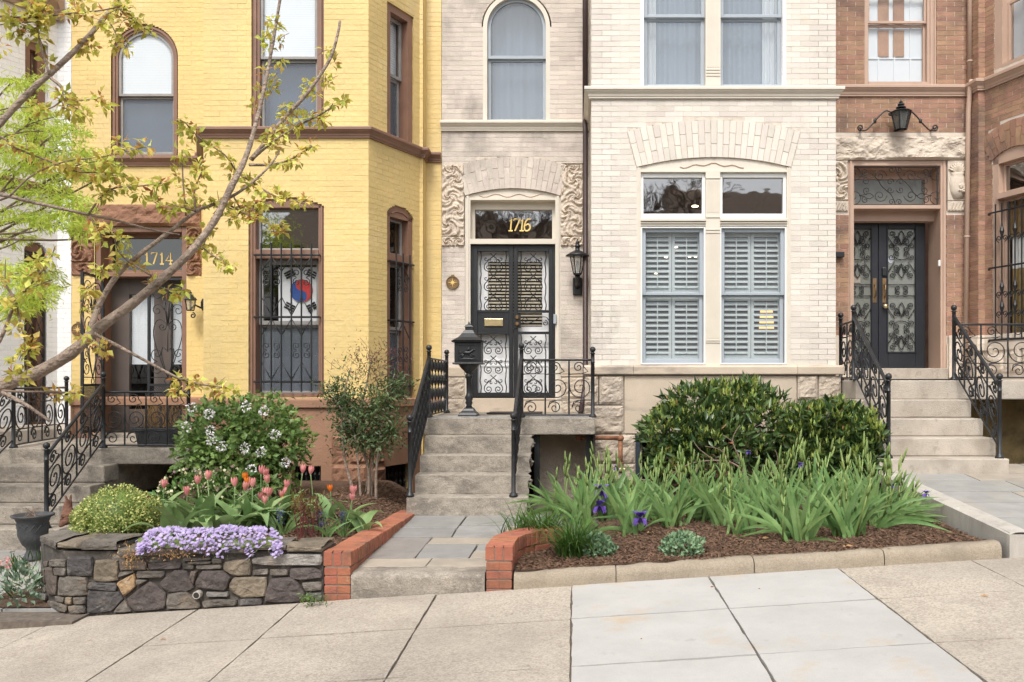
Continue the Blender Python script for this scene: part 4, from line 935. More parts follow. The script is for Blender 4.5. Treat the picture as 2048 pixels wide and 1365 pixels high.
for s0 in (1762,1793):
    for y0,y1 in ((107,54),(41,-40)): MB().box(nw,nu_(s0),nu_(s0+22),nv_(y0),nv_(y1),-.13,-.115).build('pane', M['redbrick'], sh)  # reflected red brick, painted as solid panels on the white shutters
room(nw,u0,u1,v0,T5,-.31,.6,w)
# rough lintel and carved blocks
for a,b,s in ((3.11,nu_(1815),1.0),(nu_(1815)+.004,5.225,1.0)): pass
rockface(nw,3.11,5.225,nv_(321),nv_(274),.075,-.05,.015,nu=110,nv=24,seed=8.4,fs=4).build('stone_lintel', M['palestone'], Bn.root)
for x0,x1 in ((1660,1696),(1894,1934)):
    A,Bx = nu_(x0)+.003,nu_(x1)-.003; c=(A+Bx)/2
    if x0 > 1700:                                       # vase of flowers and grapes
        MB().box(nw,A,Bx,nv_(402),nv_(322),-.05,.02).build('carved_block', M['palestone'], Bn.root, bevel=.006)
        vz = MB(); vz.lathe(nw.pt(c,nv_(398),.02),[(.02,0),(.07,.01),(.10,.10),(.115,.2),(.10,.27),(.075,.31),(.10,.34),(.02,.345)],18,1,.5); vz.build('carved_vase', M['palestone'], Bn.root, smooth=True)
        for i in range(16):
            MB().ball(nw.pt(c+.035+random.uniform(-.035,.05),nv_(385)+random.uniform(-.03,.09),.07),.019,8,6).build('carved_grape', M['palestone'], Bn.root, smooth=True)
        for i in range(9):
            an = R(-60+15*i); MB().tube([nw.pt(c,nv_(350),.03),nw.pt(c+.09*math.sin(an),nv_(350)+.10*math.cos(an),.045),nw.pt(c+.14*math.sin(an),nv_(350)+.15*math.cos(an),.03)],[.008,.016,.012],6).build('carved_petal', M['palestone'], Bn.root, smooth=True)
    else: carving(nw,(A,Bx,nv_(402),nv_(322)),[(c+.05,nv_(385),.12,1),(c-.02,nv_(350),.13,-1)],4.4,.045,36,70).build('carved_block', M['palestone'], Bn.root)
    kb = MB().box(nw,A,Bx,nv_(423),nv_(403),-.05,.018)
    for i in range(6):
        u = A+(Bx-A)*(i+.1)/6; kb.poly(nw,[(u,nv_(421)),(u+.025,nv_(421)),(u+.075,nv_(405)),(u+.05,nv_(405))] if u+.075<Bx else [(u,nv_(421)),(u+.02,nv_(421)),(u+.02,nv_(412)),(u,nv_(412))],.018,.034)
    kb.build('carved_block', M['palestone'], Bn.root)
# door case, transom with scroll grille, double doors
u0,u1,v0,v1 = dwn; rec=.34
w = MB(); w.frame(nw,u0,u1,v0,v1,.075,-rec-.06,-.01,0.0,.06); w.box(nw,u0+.075,u1-.075,nv_(417),nv_(410),-rec-.06,-.015); w.box(nw,u0+.075,u1-.075,nv_(437),nv_(417),-rec-.06,-.2)
w.box(nw,u0+.02,u0+.045,v0,v1,-.01,.006); w.box(nw,u1-.045,u1-.02,v0,v1,-.01,.006)
w = w.build('door_case', M['tan'], Bn.root)
tw = MB().frame(nw,u0+.075,u1-.075,nv_(410),v1-.06,.10,-.33,-.27,.01,.12).build('transom_window', M['tan'], Bn.root)
tz0,tz1 = nv_(410),v1-.06; ta,tb_ = u0+.075,u1-.075
MB().pane(nw,ta+.095,tb_-.095,tz0+.008,tz1-.115,-.31,-.302).build('pane', M['g_frost'], tw); room(nw,ta+.1,tb_-.1,tz0,tz1-.1,-.42,.8,tw,'dark')
tg = MB().frame(nw,ta+.005,tb_-.02,tz0+.005,tz1-.01,.012,-.06,-.045).build('transom_grille', M['iron'], Bn.root)
cx=(ta+tb_)/2-.01; cz=(tz0+tz1)/2; hh=(tz1-tz0)/2; ww=(tb_-ta)/2
for s in (-1,1):
    for t in (-1,1):
        sc = lambda p,r=.0055: iron(nw,p,-.05,r,tg)
        sc(spiral(cx+s*ww*.95,cz+t*hh*.55,hh*.42,hh*.08,PI/2*t,s*t*1.2)); sc(spiral(cx+s*ww*.36,cz+t*hh*.5,hh*.36,hh*.06,0 if s<0 else PI,-s*t*1.5))
        sc(spiral(cx+s*ww*.70,cz+t*hh*.72,hh*.2,hh*.04,-PI/2*t,s*t*1.2)); sc(spiral(cx+s*ww*.66,cz+t*hh*.24,hh*.22,hh*.04,PI/2*t,-s*t*1.2))
        sc([tuple(p) for p in smooth_pts([(cx+s*ww*.50,cz+t*hh*.52),(cx+s*ww*.6,cz+t*hh*.66),(cx+s*ww*.74,cz+t*hh*.54),(cx+s*ww*.84,cz+t*hh*.5),(cx+s*ww*.74,cz+t*hh*.46),(cx+s*ww*.6,cz+t*hh*.38),(cx+s*ww*.50,cz+t*hh*.52)],4)])
        sc(spiral(cx+s*ww*.09,cz+t*hh*.82,hh*.17,hh*.04,PI if s>0 else 0,s*t*1.2)); sc(spiral(cx+s*ww*.12,cz+t*hh*.2,hh*.2,hh*.04,PI if s>0 else 0,-s*t*1.2))
    sc([tuple(p) for p in smooth_pts([(cx,cz+s*hh*.95),(cx+s*ww*.1,cz+s*hh*.45),(cx+s*ww*.30,cz+s*hh*.05),(cx+s*ww*.42,cz-s*hh*.35),(cx+s*ww*.5,cz-s*hh*.5)],5)],.006)
md = nu_(1775); dz0,dz1 = nv_(737),nv_(437); da,db = u0+.02,u1-.145
dm = M['doorblack']; dd = MB(); q = -rec
glz = (nv_(702),nv_(449))
leafs = ((da,md-.003,nu_(1705)+.0,nu_(1760)),(md+.003,db,nu_(1795),nu_(1851)))
for k,(l,r_,gl,gr) in enumerate(leafs):
    dd = MB(); dd.box(nw,l,gl,dz0,dz1,q-.05,q); dd.box(nw,gr,r_,dz0,dz1,q-.05,q); dd.box(nw,gl,gr,dz0,glz[0],q-.05,q); dd.box(nw,gl,gr,glz[1],dz1,q-.05,q)
    dd.frame(nw,gl-.02,gr+.02,glz[0]-.02,glz[1]+.02,.02,q,q+.012)
    dd = dd.build('door', dm, Bn.root, bevel=.004, seg=1)
    MB().pane(nw,gl,gr,glz[0],glz[1],q-.035,q-.028).build('pane', M['g_frost'], dd)
    cx=(gl+gr)/2; hw=(gr-gl)/2; zc=(glz[0]+glz[1])/2; Hh=(glz[1]-glz[0])/2; wv=q-.008
    def sc(p,r=.0062): iron(nw,p,wv,r,dd)
    for t in (-1,1):
        for (zz,sg) in ((zc+t*Hh*.97,-t),(zc+t*Hh*.20,t)):      # fleur
            sc([tuple(p) for p in smooth_pts([(cx,zz),(cx+hw*.2,zz+sg*Hh*.08),(cx+hw*.05,zz+sg*Hh*.2),(cx,zz+sg*Hh*.24)],4)]); sc([tuple(p) for p in smooth_pts([(cx,zz),(cx-hw*.2,zz+sg*Hh*.08),(cx-hw*.05,zz+sg*Hh*.2),(cx,zz+sg*Hh*.24)],4)])
            for s in (-1,1):
                sc(spiral(cx+s*hw*.68,zz+sg*Hh*.05,hw*.27,hw*.06,PI/2*sg,s*sg*1.35)); sc([(cx+s*hw*.1,zz+sg*Hh*.22)]+spiral(cx+s*hw*.38,zz+sg*Hh*.18,hw*.22,hw*.05,-PI/2*sg,s*sg*1.1)); sc([(cx+s*hw*.05,zz+sg*Hh*.2)]+spiral(cx+s*hw*.34,zz+sg*Hh*.12,hw*.16,hw*.05,-PI/2*sg,s*sg*1.0))
                sc([(cx+s*hw*.98,zz+sg*Hh*.10),(cx+s*hw*.5,zz+sg*Hh*.27)],.006)
        zz = zc+t*Hh*.63                                        # round cartouche
        for s in (-1,1):
            for e in (-1,1):
                sc([(cx,zz+e*Hh*.13),(cx+s*hw*.3,zz+e*Hh*.125),(cx+s*hw*.52,zz+e*Hh*.085)]+spiral(cx+s*hw*.34,zz+e*Hh*.045,hw*.24,hw*.05,0 if s>0 else PI,-s*e*1.2))
                sc(spiral(cx+s*hw*.74,zz+e*Hh*.09,hw*.24,hw*.05,PI if s>0 else 0,-s*e*1.25))
        sc([(cx-hw,zc+t*Hh*.02+t*.06),(cx+hw,zc+t*Hh*.02+t*.06)])
    for s in (-1,1): sc(spiral(cx+s*hw*.26,zc+.03,hw*.24,hw*.05,-PI/2,s*1.2)); sc(spiral(cx+s*hw*.26,zc-.03,hw*.24,hw*.05,PI/2,-s*1.2))
    hx = nu_(1767) if k==0 else nu_(1787)
    MB().box(nw,hx-.026,hx+.026,nv_(601),nv_(551),q,q+.008).build('handle_plate', M['bronze'], dd, bevel=.002); 
    MB().tube([nw.pt(hx,nv_(590),q+.006),nw.pt(hx,nv_(588),q+.05),nw.pt(hx,nv_(566),q+.05),nw.pt(hx,nv_(564),q+.006)],.009,6).build('handle', M['bronze'], dd, smooth=True)
    if k==1:
        MB().ball(nw.pt(hx+.002,nv_(609),q+.04),.034,14,8).build('door_knob', M['brass'], dd, smooth=True)
        MB().box(nw,hx-.034,hx+.034,nv_(547),nv_(528),q,q+.03).build('keypad_lock', M['iron'], dd, bevel=.02)
        MB().poly(nw,[(nu_(1802)+.04*math.cos(PI/4*i+.4),nv_(512)+.048*math.sin(PI/4*i+.4)) for i in range(8)],q-.027,q-.024).build('sticker', mat('pale_blue_sticker',(.62,.68,.76),.5,.2,30,0,10), dd)
    else:
        MB().box(nw,nu_(1720),nu_(1742),nv_(723),nv_(707),q,q+.01).build('letter_slot', M['iron'], dd, bevel=.003)
        MB().box(nw,nu_(1725),nu_(1739),nv_(560),nv_(547),q-.027,q-.02).build('notice', M['flagtan'], dd)
room(nw,da,db,dz0,dz1,-rec-.07,.9,w,'room')
MB().box(nw,u0,u1,-.0,dz0,-rec-.06,.05).build('threshold', M['stepclean'], Bn.root, bevel=.01)
MB().box(nw,nu_(1876),nu_(1880),nv_(533),nv_(521),-.01,.02).build('door_bell', M['whitepaint'], Bn.root, bevel=.004)
# angled bay windows
u0,u1,v0,vs,vt = lw_; w = MB(); t=.085
w.box(na,u0,u0+t,v0,vs,-.2,-.01); w.box(na,u1-t,u1,v0,vs,-.2,-.01); w.poly(na,[(u0,vs),(u0,vs-.06),(u1,vs-.06)]+list(reversed(arc(u0,u1,vs,vt,14)))[:-1],-.2,-.01)
zt = nx(2009,385)[1]; w.box(na,u0+t,u1-t,zt-.07,zt,-.2,.02); w.box(na,u0+t,u1-t,v0,v0+.06,-.2,.01)
w = w.build('window', M['tan'], Bn.root)
sash(na,u0+t,u1-t,zt,vs-.06,.035,-.09,w,'tan','g_mirror'); sash(na,u0+t,u1-t,v0+.06,zt-.07,.035,-.1,w,'tan','g_clear')
drape(na,u0+.1,u1-.1,zt-.55,zt-.07,-.2,w,'dry',4,.02,'valance'); drape(na,u0+.1,u1-.1,(v0+zt)/2,zt-.5,-.24,w,'whitepaint',5,.02); drape(na,u0+.1,u1-.1,v0,(v0+zt)/2,-.24,w,'dry',5,.02); room(na,u0,u1,v0,vs,-.31,.7,w,'room')
g = MB(); zs = [nx(1990,745-55)[1]+.06, nx(1990,537)[1], nx(1990,427)[1]]
for z in zs: g.tube([na.pt(u0-.01,z,.05),na.pt(u1+.02,z,.05)],.012,6); g.ball(na.pt(u0-.01,z-.01,.045),.02,8,5)
g = g.build('window_grille', M['iron'], Bn.root)
for i in range(6):
    u = u0+.10+i*.10; MB().tube([na.pt(u,zs[0],.055),na.pt(u,zs[2]+.1,.055)],.0095,6).build('bar', M['iron'], g)
    if i % 2:
        for zz in (zs[2]-.35, zs[1]-.35, zs[1]-.6):
            for s in (-1,1): iron(na, spiral(u+s*.045,zz,.045,.012,-PI/2,s*1.3),.055,.007,g)
            MB().lathe(na.pt(u,zz+.09,.055),[(.01,-.08),(.024,-.02),(.03,.0),(.014,.06),(.01,.1)],8).build('finial', M['iron'], g)
u0,u1,v0,v1 = uw_; w = MB(); w.box(na,u0,u0+.12,v0,5.2,-.2,-.01); w.box(na,u1-.12,u1,v0,5.2,-.2,-.01); w.box(na,u0+.12,u1-.12,v0,v0+.05,-.2,0); w = w.build('window', M['tan'], Bn.root)
sash(na,u0+.12,u1-.12,v0+.05,nx(2000,5)[1],.035,-.1,w,'tan','g_clear'); MB().box(na,u0+.13,u1-.13,v0+.06,5.2,-.2,-.19).build('shutter', M['blind'], w); room(na,u0,u1,v0,5.2,-.31,.6,w)

# ================================================================ THE WHITE HOUSE (left edge)
Wh = House('white_rowhouse', 'white painted brick row house at the left edge behind the maples', (-8,12,-2), M['whitebrick'], M['whitecore'])
wa = Pl((-7.35,10.4),(.45,.93)); WAL = 1.033; wx = lambda x,y=0: wa.px(x,y); Wh.joint = .005; Wh.proud = .0025
Wh.wall(fr(WD), -6.9, -6.713, -1.9, 7, bbot=-.5)
uo = (wx(50)[0],wx(96)[0],wx(50,342)[1],wx(95,92)[1]); lo = (wx(48)[0],wx(94)[0],wx(50,852)[1],wx(94,505)[1],wx(94,505)[1]+.11)
Wh.wall(wa, 0, WAL, -1.9, 7, [H_rect(*uo),H_arch(*lo)], bbot=-.5)
Wh.wall(fr(10.4), -9.5, -7.35, -1.9, 7, bbot=-.5, btop=1)
Wh.finish()
sweep([(-9,10.4),(-7.35,10.4),(-6.9,WD),(-6.715,WD)], cornice_prof(fr(WD).px(0,394)[1],fr(WD).px(0,376)[1],.085)).build('string_course', M['brown'], Wh.root)
sweep([(-9,10.4),(-7.35,10.4),(-6.9,WD),(-6.8,WD)], cornice_prof(fr(WD).px(0,44)[1],fr(WD).px(0,-8)[1],.2)).build('cornice', mat('tan_brown_cornice',(.36,.25,.18),.6,.1,5,.1,50), Wh.root)
u0,u1,v0,v1 = uo; w = MB().frame(wa,u0,u1,v0,v1,.1,-.22,-.06,.03).build('window', M['brown'], Wh.root)
sash(wa,u0+.1,u1-.1,(v0+v1)/2,v1-.1,.04,-.14,w,'brown','g_mirror'); sash(wa,u0+.1,u1-.1,v0+.03,(v0+v1)/2,.04,-.18,w,'brown','g_screen'); MB().box(wa,u0+.1,u1-.1,v0,v1,-.27,-.26).build('shade', M['curtain'], w); room(wa,u0,u1,v0,v1,-.31,.5,w,'dark')
u0,u1,v0,vs,vt = lo; w = MB(); w.box(wa,u0,u0+.1,v0,vs,-.22,-.05); w.box(wa,u1-.1,u1,v0,vs,-.22,-.05); w.poly(wa,[(u0,vs),(u0,vs-.05),(u1,vs-.05)]+list(reversed(arc(u0,u1,vs,vt,12)))[:-1],-.22,-.05); w.box(wa,u0+.1,u1-.1,v0,v0+.05,-.22,-.03)
w = w.build('window', M['brown'], Wh.root); sash(wa,u0+.1,u1-.1,(v0+vs)/2,vs-.05,.04,-.14,w,'brown','g_mirror'); sash(wa,u0+.1,u1-.1,v0+.05,(v0+vs)/2,.04,-.18,w,'brown','g_clear'); room(wa,u0,u1,v0,vs,-.31,.5,w,'dark')
g = MB().frame(wa,u0+.02,u1-.02,v0+.05,vs-.02,.02,-.03,-.012).build('window_grille', M['iron'], Wh.root)
n=8
for i in range(n):
    z0_ = v0+.07+(vs-v0-.1)*i/n; z1_ = v0+.07+(vs-v0-.1)*(i+1)/n
    iron(wa,[(u0+.04,z0_),((u0+u1)/2,z1_),(u1-.04,z0_)],-.02,.007,g,'bar'); iron(wa,[(u0+.04,z1_),((u0+u1)/2,z0_),(u1-.04,z1_)],-.018,.007,g,'bar')
sweep([(-9,10.4),(-7.35,10.4),(-6.9,WD),(-6.715,WD)], [(-.02,-1.9),(.05,-1.9),(.05,-.62),(.02,-.56),(-.02,-.55)]).build('stone_base', M['stepclean'], Wh.root)
# unseen shells behind the house fronts; bodies and roofs added for the lighting
for h,x0,x1,m in ((Y,-6.70,-1.79,M['yellow_core']),(C,-1.77,3.085,M['cream_mortar']),(Bn,3.11,9,M['redbrick']),(Wh,-10,-6.72,M['whitecore'])):
    MB().b3(x0,x1,13.4,22,-2,7.0).build('unseen_rear_shell', m, h.root)
    MB().b3(x0,x1,10.7 if False else 11.64,13.4,6.7,6.99).build('roof', M['darkgrey'], h.root)
# ================================================================ GROUND
def zsw(x, y): return -1.48 + .064*x + .02*(y-6.2)
gs = MB(); gs.hexa([(-300,-300,-20.0),(300,-300,-20),(300,300,-20),(-300,300,-20)]+[(x,y,zsw(x,2.2)-.35 if False else -1.48+.064*max(-20,min(20,x))-.45) for x,y in ((-300,-300),(300,-300),(300,300),(-300,300))])
g = MB().grid(lambda a,b: ((a-.5)*600,(b-.5)*600,-1.48+.064*max(-25,min(25,(a-.5)*600))-.6), 60, 60).build('ground', M['earth']); g['kind']='structure'
st = MB().grid(lambda a,b: (-30+60*a,-9.5+10.5*b,-1.48+.064*(-30+60*a)-.28), 60, 4).build('street', M['asphalt']); st['kind']='structure'
XJ = [-6.7,-5.7,-4.72,-3.74,-2.75,-2.006,-1.007,-.024,.974,1.918,2.885,3.85,4.8,5.75,6.7]; YJ = [6.2,5.38,4.53,3.68,2.83]
def sheet(x0,x1,y0,y1,dz,t):
    c = [(x0,y0),(x1,y0),(x1,y1),(x0,y1)]
    return [(x,y,zsw(x,y)+dz-t) for x,y in c]+[(x,y,zsw(x,y)+dz) for x,y in c]
sw = MB().hexa(sheet(-9,9,2.75,6.24,-.016,.2)).build('sidewalk', M['joint']); sw['kind']='structure'
for i in range(len(XJ)-1):
    for j in range(4):
        x0,x1 = XJ[i]+.0065,XJ[i+1]-.0065; y1,y0 = YJ[j]-.007,YJ[j+1]+.007; new = XJ[i] in (-.024,.974)
        if i==3 : y1 = 6.19
        dz=random.uniform(-.003,.003); n=14; ed=[(x0+(x1-x0)*k/n,y0) for k in range(n)]+[(x1,y0+(y1-y0)*k/n) for k in range(n)]+[(x1-(x1-x0)*k/n,y1) for k in range(n)]+[(x0,y1-(y1-y0)*k/n) for k in range(n)]
        ed=[(x+.007*noise.noise(Vector((x*11,y*11,1.5+i))),y+.010*noise.noise(Vector((x*11,y*11,7.5+j)))) for x,y in ed]
        MB().prism([(x,y,zsw(x,y)+dz) for x,y in ed],[(x,y,zsw(x,y)+dz-.05) for x,y in ed]).build('paving_slab', M['slabnew'] if new else M['slab'], sw)
kb = MB().hexa(sheet(-9,9,1.0,1.18,-.05,.4)).build('street_kerb', M['concrete']); kb['kind']='structure'
ts = MB().hexa(sheet(-9,9,1.182,2.745,-.05,.3)).build('tree_strip', M['mulch']); ts['kind']='structure'
for x,y,an,l in ((318,1282,10,16),(1280,1280,5,5),(615,1198,40,12),(176,1284,5,9),(1960,1194,-15,16),(1420,1176,15,10),(1516,1179,-30,6)):   # litter on the paving
    p = PG(x,y,zsw); b = MB(); V,Fq = leaves([p+Vector((0,0,.006))],[(math.cos(R(an)),math.sin(R(an)),0)],l*.0032,l*.0011)
    o = link('fallen_leaf', npmesh('fallen_leaf',V,Fq), M['l_rust'] if x!=1960 else M['dry'])
    tag(o,{318:'brown dead leaf lying on the tan paving near the stone wall',1280:'tiny dark crumb of leaf in the middle of the pale paving slab',615:'small leaf scrap in the joint below the brick pier',176:'small brown leaf scrap on the paving at far left',1960:'yellow dead leaf on the paving at right',1420:'thin dark leaf across the joint by the kerb',1516:'small dark leaf scrap on the right pale slab'}[x],'leaf','litter on the sidewalk')

# centre path: bluestone flags between brick borders
def zp(x, y): return -1.33 - .033*(8.45-y)
T3 = lambda x,y: PG(600+x/3.74, 1000+y/3.74, zp)
pth = MB(); pth.prism([(-1.85,6.45,zp(0,6.45)-.02),(.9,6.45,zp(0,6.45)-.02),(.9,10.0,zp(0,8.5)-.02),(-1.85,10.0,zp(0,8.5)-.02)],[(-1.85,6.45,-1.8),(.9,6.45,-1.8),(.9,10.0,-1.8),(-1.85,10.0,-1.8)])
pth = pth.build('flagstone_path', M['joint']); pth['kind']='structure'
flags = [([(780,110),(1250,112),(1175,209),(640,212)],'flag'),([(1262,112),(1640,104),(1960,110),(1960,190),(1203,190)],'flag'),([(640,217),(1168,214),(1133,277),(560,282)],'flag'),([(1192,196),(1535,196),(1505,281),(1140,280)],'flag'),
 ([(1543,196),(1960,196),(1960,282),(1517,282)],'flagtan'),([(560,287),(985,285),(858,433),(440,440)],'flagpurple'),([(997,285),(1470,285),(1470,329),(952,329)],'flagtan'),([(943,335),(1325,335),(1260,437),(867,435)],'flag'),
 ([(1337,336),(1470,336),(1470,382),(1310,382)],'flag'),([(1302,387),(1470,387),(1470,437),(1270,437)],'flagtan'),([(440,444),(985,441),(935,499),(370,502)],'flagtan'),([(993,441),(1410,441),(1410,499),(943,499)],'flagtan')]
for q,mn in flags:
    pp = [T3(*a) for a in q]; pp = list(reversed(pp))
    MB().prism([p+Vector((0,0,.004)) for p in pp],[p-Vector((0,0,.05)) for p in pp]).build('flagstone', M[mn], pth, bevel=.004, seg=1)
# stone step up from the sidewalk
sp = thing('entrance_step','long weathered stone step at the sidewalk between two brick piers','step',P(835,1190,6.2))
a = P(701,0,6.2).x; b = P(969,0,6.2).x
MB().grid(lambda u,v: (a+(b-a)*u, 6.21+.25*min(1,max(0,(v-.5)*2)) - (0.006*noise.noise(Vector((u*20,v*9,1)))), zp(0,6.3)+.004-(1-min(1,v*2))*.36 - (.012 if .45<v<.55 else 0) + .004*noise.noise(Vector((u*14,v*8,5)))), 60, 24).build('step_face', M['step'], sp, smooth=True)
MB().b3(a+.004,b-.004,6.24,6.45,-1.85,zp(0,6.3)-.012).build('step_core', M['step'], sp)

# brick borders
def border(name,label,path,w,ztop,zbot,step=.068,front=True):
    """rowlock-topped brick kerb along a plan path; ztop(s) along its length"""
    t = thing(name,label,'brick border',(path[0][0],path[0][1],zbot)); pts=[Vector(p) for p in path]; L=[0]
    for i in range(1,len(pts)): L.append(L[-1]+(pts[i]-pts[i-1]).length)
    def at(s):
        for i in range(1,len(pts)):
            if s <= L[i]+1e-9 or i==len(pts)-1:
                d=(pts[i]-pts[i-1]).normalized(); return pts[i-1]+d*(s-L[i-1]), d
    n = int(L[-1]/step); core = MB(); nb = 0; rl = .105
    for i in range(n):
        s0,s1 = i*step+.005,(i+1)*step-.005; (p,d),(q,d2) = at(s0),at(s1); nn=Vector((-d.y,d.x)); n2=Vector((-d2.y,d2.x)); z=ztop(s0)+random.uniform(-.002,.002)
        if i==0:
            for q3 in (-1,0,1):
                e0,e1=q3*w/3-w/6+.004*(q3>-1),q3*w/3+w/6-.004*(q3<1); p8=[p+nn*e0,q+n2*e0,q+n2*e1,p+nn*e1]
                MB().hexa([(v.x,v.y,z-rl) for v in p8]+[(v.x,v.y,z) for v in p8]).build('brick', M['borderbrick'], t, bevel=.003, seg=1)
            continue
        b = MB(); pts8=[p-nn*w/2,q-n2*w/2,q+n2*w/2,p+nn*w/2]
        jx=random.uniform(-.004,.004); b.hexa([(v.x+nn.x*jx,v.y+nn.y*jx,z-rl) for v in pts8]+[(v.x+nn.x*jx,v.y+nn.y*jx,z+random.uniform(-.002,.002)) for v in pts8]); b.build('brick', M['borderbrick'], t, bevel=.003, seg=1)
    cl_=.066; nlay = int((ztop(0)-rl-zbot)/cl_)
    for k in range(nlay):
        bl=.21; s=-(bl/2 if k%2 else 0)
        while s < L[-1]:
            s0,s1=max(0,s)+.004,min(L[-1],s+bl)-.004
            if s1-s0>.03:
                (p,d),(q,d2)=at(s0),at(s1); z1=ztop((s0+s1)/2)-rl-.009-k*cl_; z0=z1-cl_+.009
                for sg in ((1,-1)):
                    nn=Vector((-d.y,d.x))*sg; n2=Vector((-d2.y,d2.x))*sg
                    pts8=[p+nn*(w/2-.1),q+n2*(w/2-.1),q+n2*(w/2-.006),p+nn*(w/2-.006)]
                    if sg<0: pts8=list(reversed(pts8))
                    if s0<.01 and sg<0 and k%2==0: pass
                    MB().hexa([(v.x,v.y,z0) for v in pts8]+[(v.x,v.y,z1) for v in pts8]).build('brick', M['borderbrick'], t, bevel=.003, seg=1)
            s+=bl
    for i in range(40):
        (p,d),(q,d2)=at(L[-1]*i/40+.008*(i==0)),at(L[-1]*(i+1)/40); nn=Vector((-d.y,d.x)); n2=Vector((-d2.y,d2.x)); h=w/2-.012
        pts8=[p-nn*h,q-n2*h,q+n2*h,p+nn*h]; z=ztop(L[-1]*i/40)-.014
        core.hexa([(v.x,v.y,zbot) for v in pts8]+[(v.x,v.y,z) for v in pts8])
    core.build('mortar', M['bordermortar'], t); return t
xl0 = P(674,0,6.2).x; xlb = P(822,0,8.75).x
Lw = math.hypot(xlb-xl0,8.75-6.2)
border('brick_border','long straight red brick border on the left of the stone path',[(xl0,6.2),(xlb,8.75)],.203,lambda s:-1.237-.075*s/Lw,-1.75)
xr0 = P(998,0,6.2).x
border('brick_border','short curved red brick border on the right of the stone path',[(xr0,6.2),(xr0,6.5),(xr0+.02,6.68),(xr0+.07,6.85),(xr0+.16,7.0),(xr0+.28,7.1),(xr0+.46,7.16)],.2,lambda s:-1.085-1.0*0-.02*s-.115,-1.7)

# fieldstone garden wall
gw = thing('fieldstone_wall','low curved fieldstone garden wall with a drain hole under the tulip bed','stone wall',P(360,1220,6.2))
def wd(pxx): return 6.2 if pxx>=140 else 6.2+.62*(1-math.sqrt(max(0,1-((140-pxx)/62)**2)))
Z4 = lambda x,y:(x/3.413,1050+y/3.413); Z5 = lambda x,y:(330+x/2.844,760+y/2.844)
S4 = [([(345,238),(455,235),(455,285),(340,282)],0),([(462,215),(635,215),(640,350),(460,345)],1),([(650,240),(808,240),(812,380),(690,388),(642,375)],2),([(372,290),(455,290),(452,345),(375,345)],0),([(318,285),(366,292),(370,347),(396,350),(393,480),(326,465)],3),([(402,352),(600,354),(602,480),(480,485),(398,480)],0),
 ([(608,392),(800,394),(798,450),(606,435)],1),([(925,325),(930,420),(850,490),(805,402),(814,387)],4),([(598,442),(815,457),(843,505),(768,588),(600,606)],1),([(850,510),(903,590),(775,598)],0),([(1025,380),(1138,467),(1128,573),(917,590),(864,507)],5),([(820,322),(905,314),(920,322),(815,356)],0),
 ([(940,314),(1130,314),(1115,358),(935,360)],0),([(935,370),(1012,376),(940,416)],0),([(1010,262),(1240,252),(1240,295),(1020,306)],5),([(1250,260),(1330,270),(1325,302),(1250,300)],0),([(1085,397),(1195,307),(1280,314),(1328,430),(1280,453),(1145,456)],5),([(1305,314),(1350,314),(1335,375),(1325,403),(1300,370)],3),
 ([(1385,310),(1520,310),(1578,360),(1543,450),(1342,423),(1340,385)],5),([(1530,252),(1700,232),(1718,270),(1713,345),(1590,345),(1525,302)],2),([(1285,250),(1445,247),(1445,262),(1285,268)],0),([(1340,274),(1510,270),(1520,296),(1345,302)],0),([(1600,357),(1828,354),(1813,488),(1650,495),(1570,440),(1572,402)],2),
 ([(1145,472),(1275,452),(1363,530),(1368,568),(1137,573)],0),([(1382,522),(1490,502),(1618,512),(1618,546),(1392,563)],0),([(1640,502),(1790,500),(1790,543),(1637,548)],1),([(1412,454),(1560,457),(1565,486),(1417,486)],6),([(325,517),(420,532),(460,560),(455,598),(332,568)],0),([(470,550),(580,547),(588,600),(480,610)],0),([(455,492),(500,494),(495,540),(450,535)],2),([(505,494),(590,492),(590,540),(507,540)],0),([(382,482),(445,497),(440,530),(387,515)],0),
 ([(300,250),(338,245),(332,280),(310,282)],3),([(290,300),(314,300),(318,400),(292,395)],3),([(292,402),(318,408),(320,462),(294,455)],0),([(290,462),(322,470),(322,512),(294,500)],6),([(820,245),(1000,245),(1005,305),(825,310)],3),([(1255,225),(1440,222),(1440,240),(1255,245)],0),([(1455,225),(1520,235),(1515,262),(1455,262)],0)]
S5 = [([(600,1127),(738,1122),(798,1215),(798,1263),(560,1263)],5),([(715,1072),(850,1067),(893,1090),(893,1125),(770,1138),(715,1125)],5),([(780,1152),(893,1147),(893,1195),(800,1200)],0),([(500,1015),(700,990),(888,992),(893,1053),(600,1053),(500,1043)],6),([(500,1082),(585,1074),(590,1105),(500,1110)],0),([(598,1077),(700,1074),(705,1110),(600,1110)],0),([(803,1212),(860,1210),(893,1208),(893,1255),(806,1262)],1)]
SM = [mat('fieldstone_%d'%i,c,.85,.32,9,1.0,30,rnd=.16,stain=[((.30,.27,.235),7,.58,.70,.55,Z1),((.04,.035,.033),4,.5,.68,.6,Z1),((.25,.17,.10),3.2,.6,.72,.45,Z1)]) for i,c in enumerate([(.135,.118,.10),(.085,.078,.076),(.17,.138,.10),(.12,.095,.08),(.27,.18,.10),(.096,.078,.072),(.24,.225,.205)])]
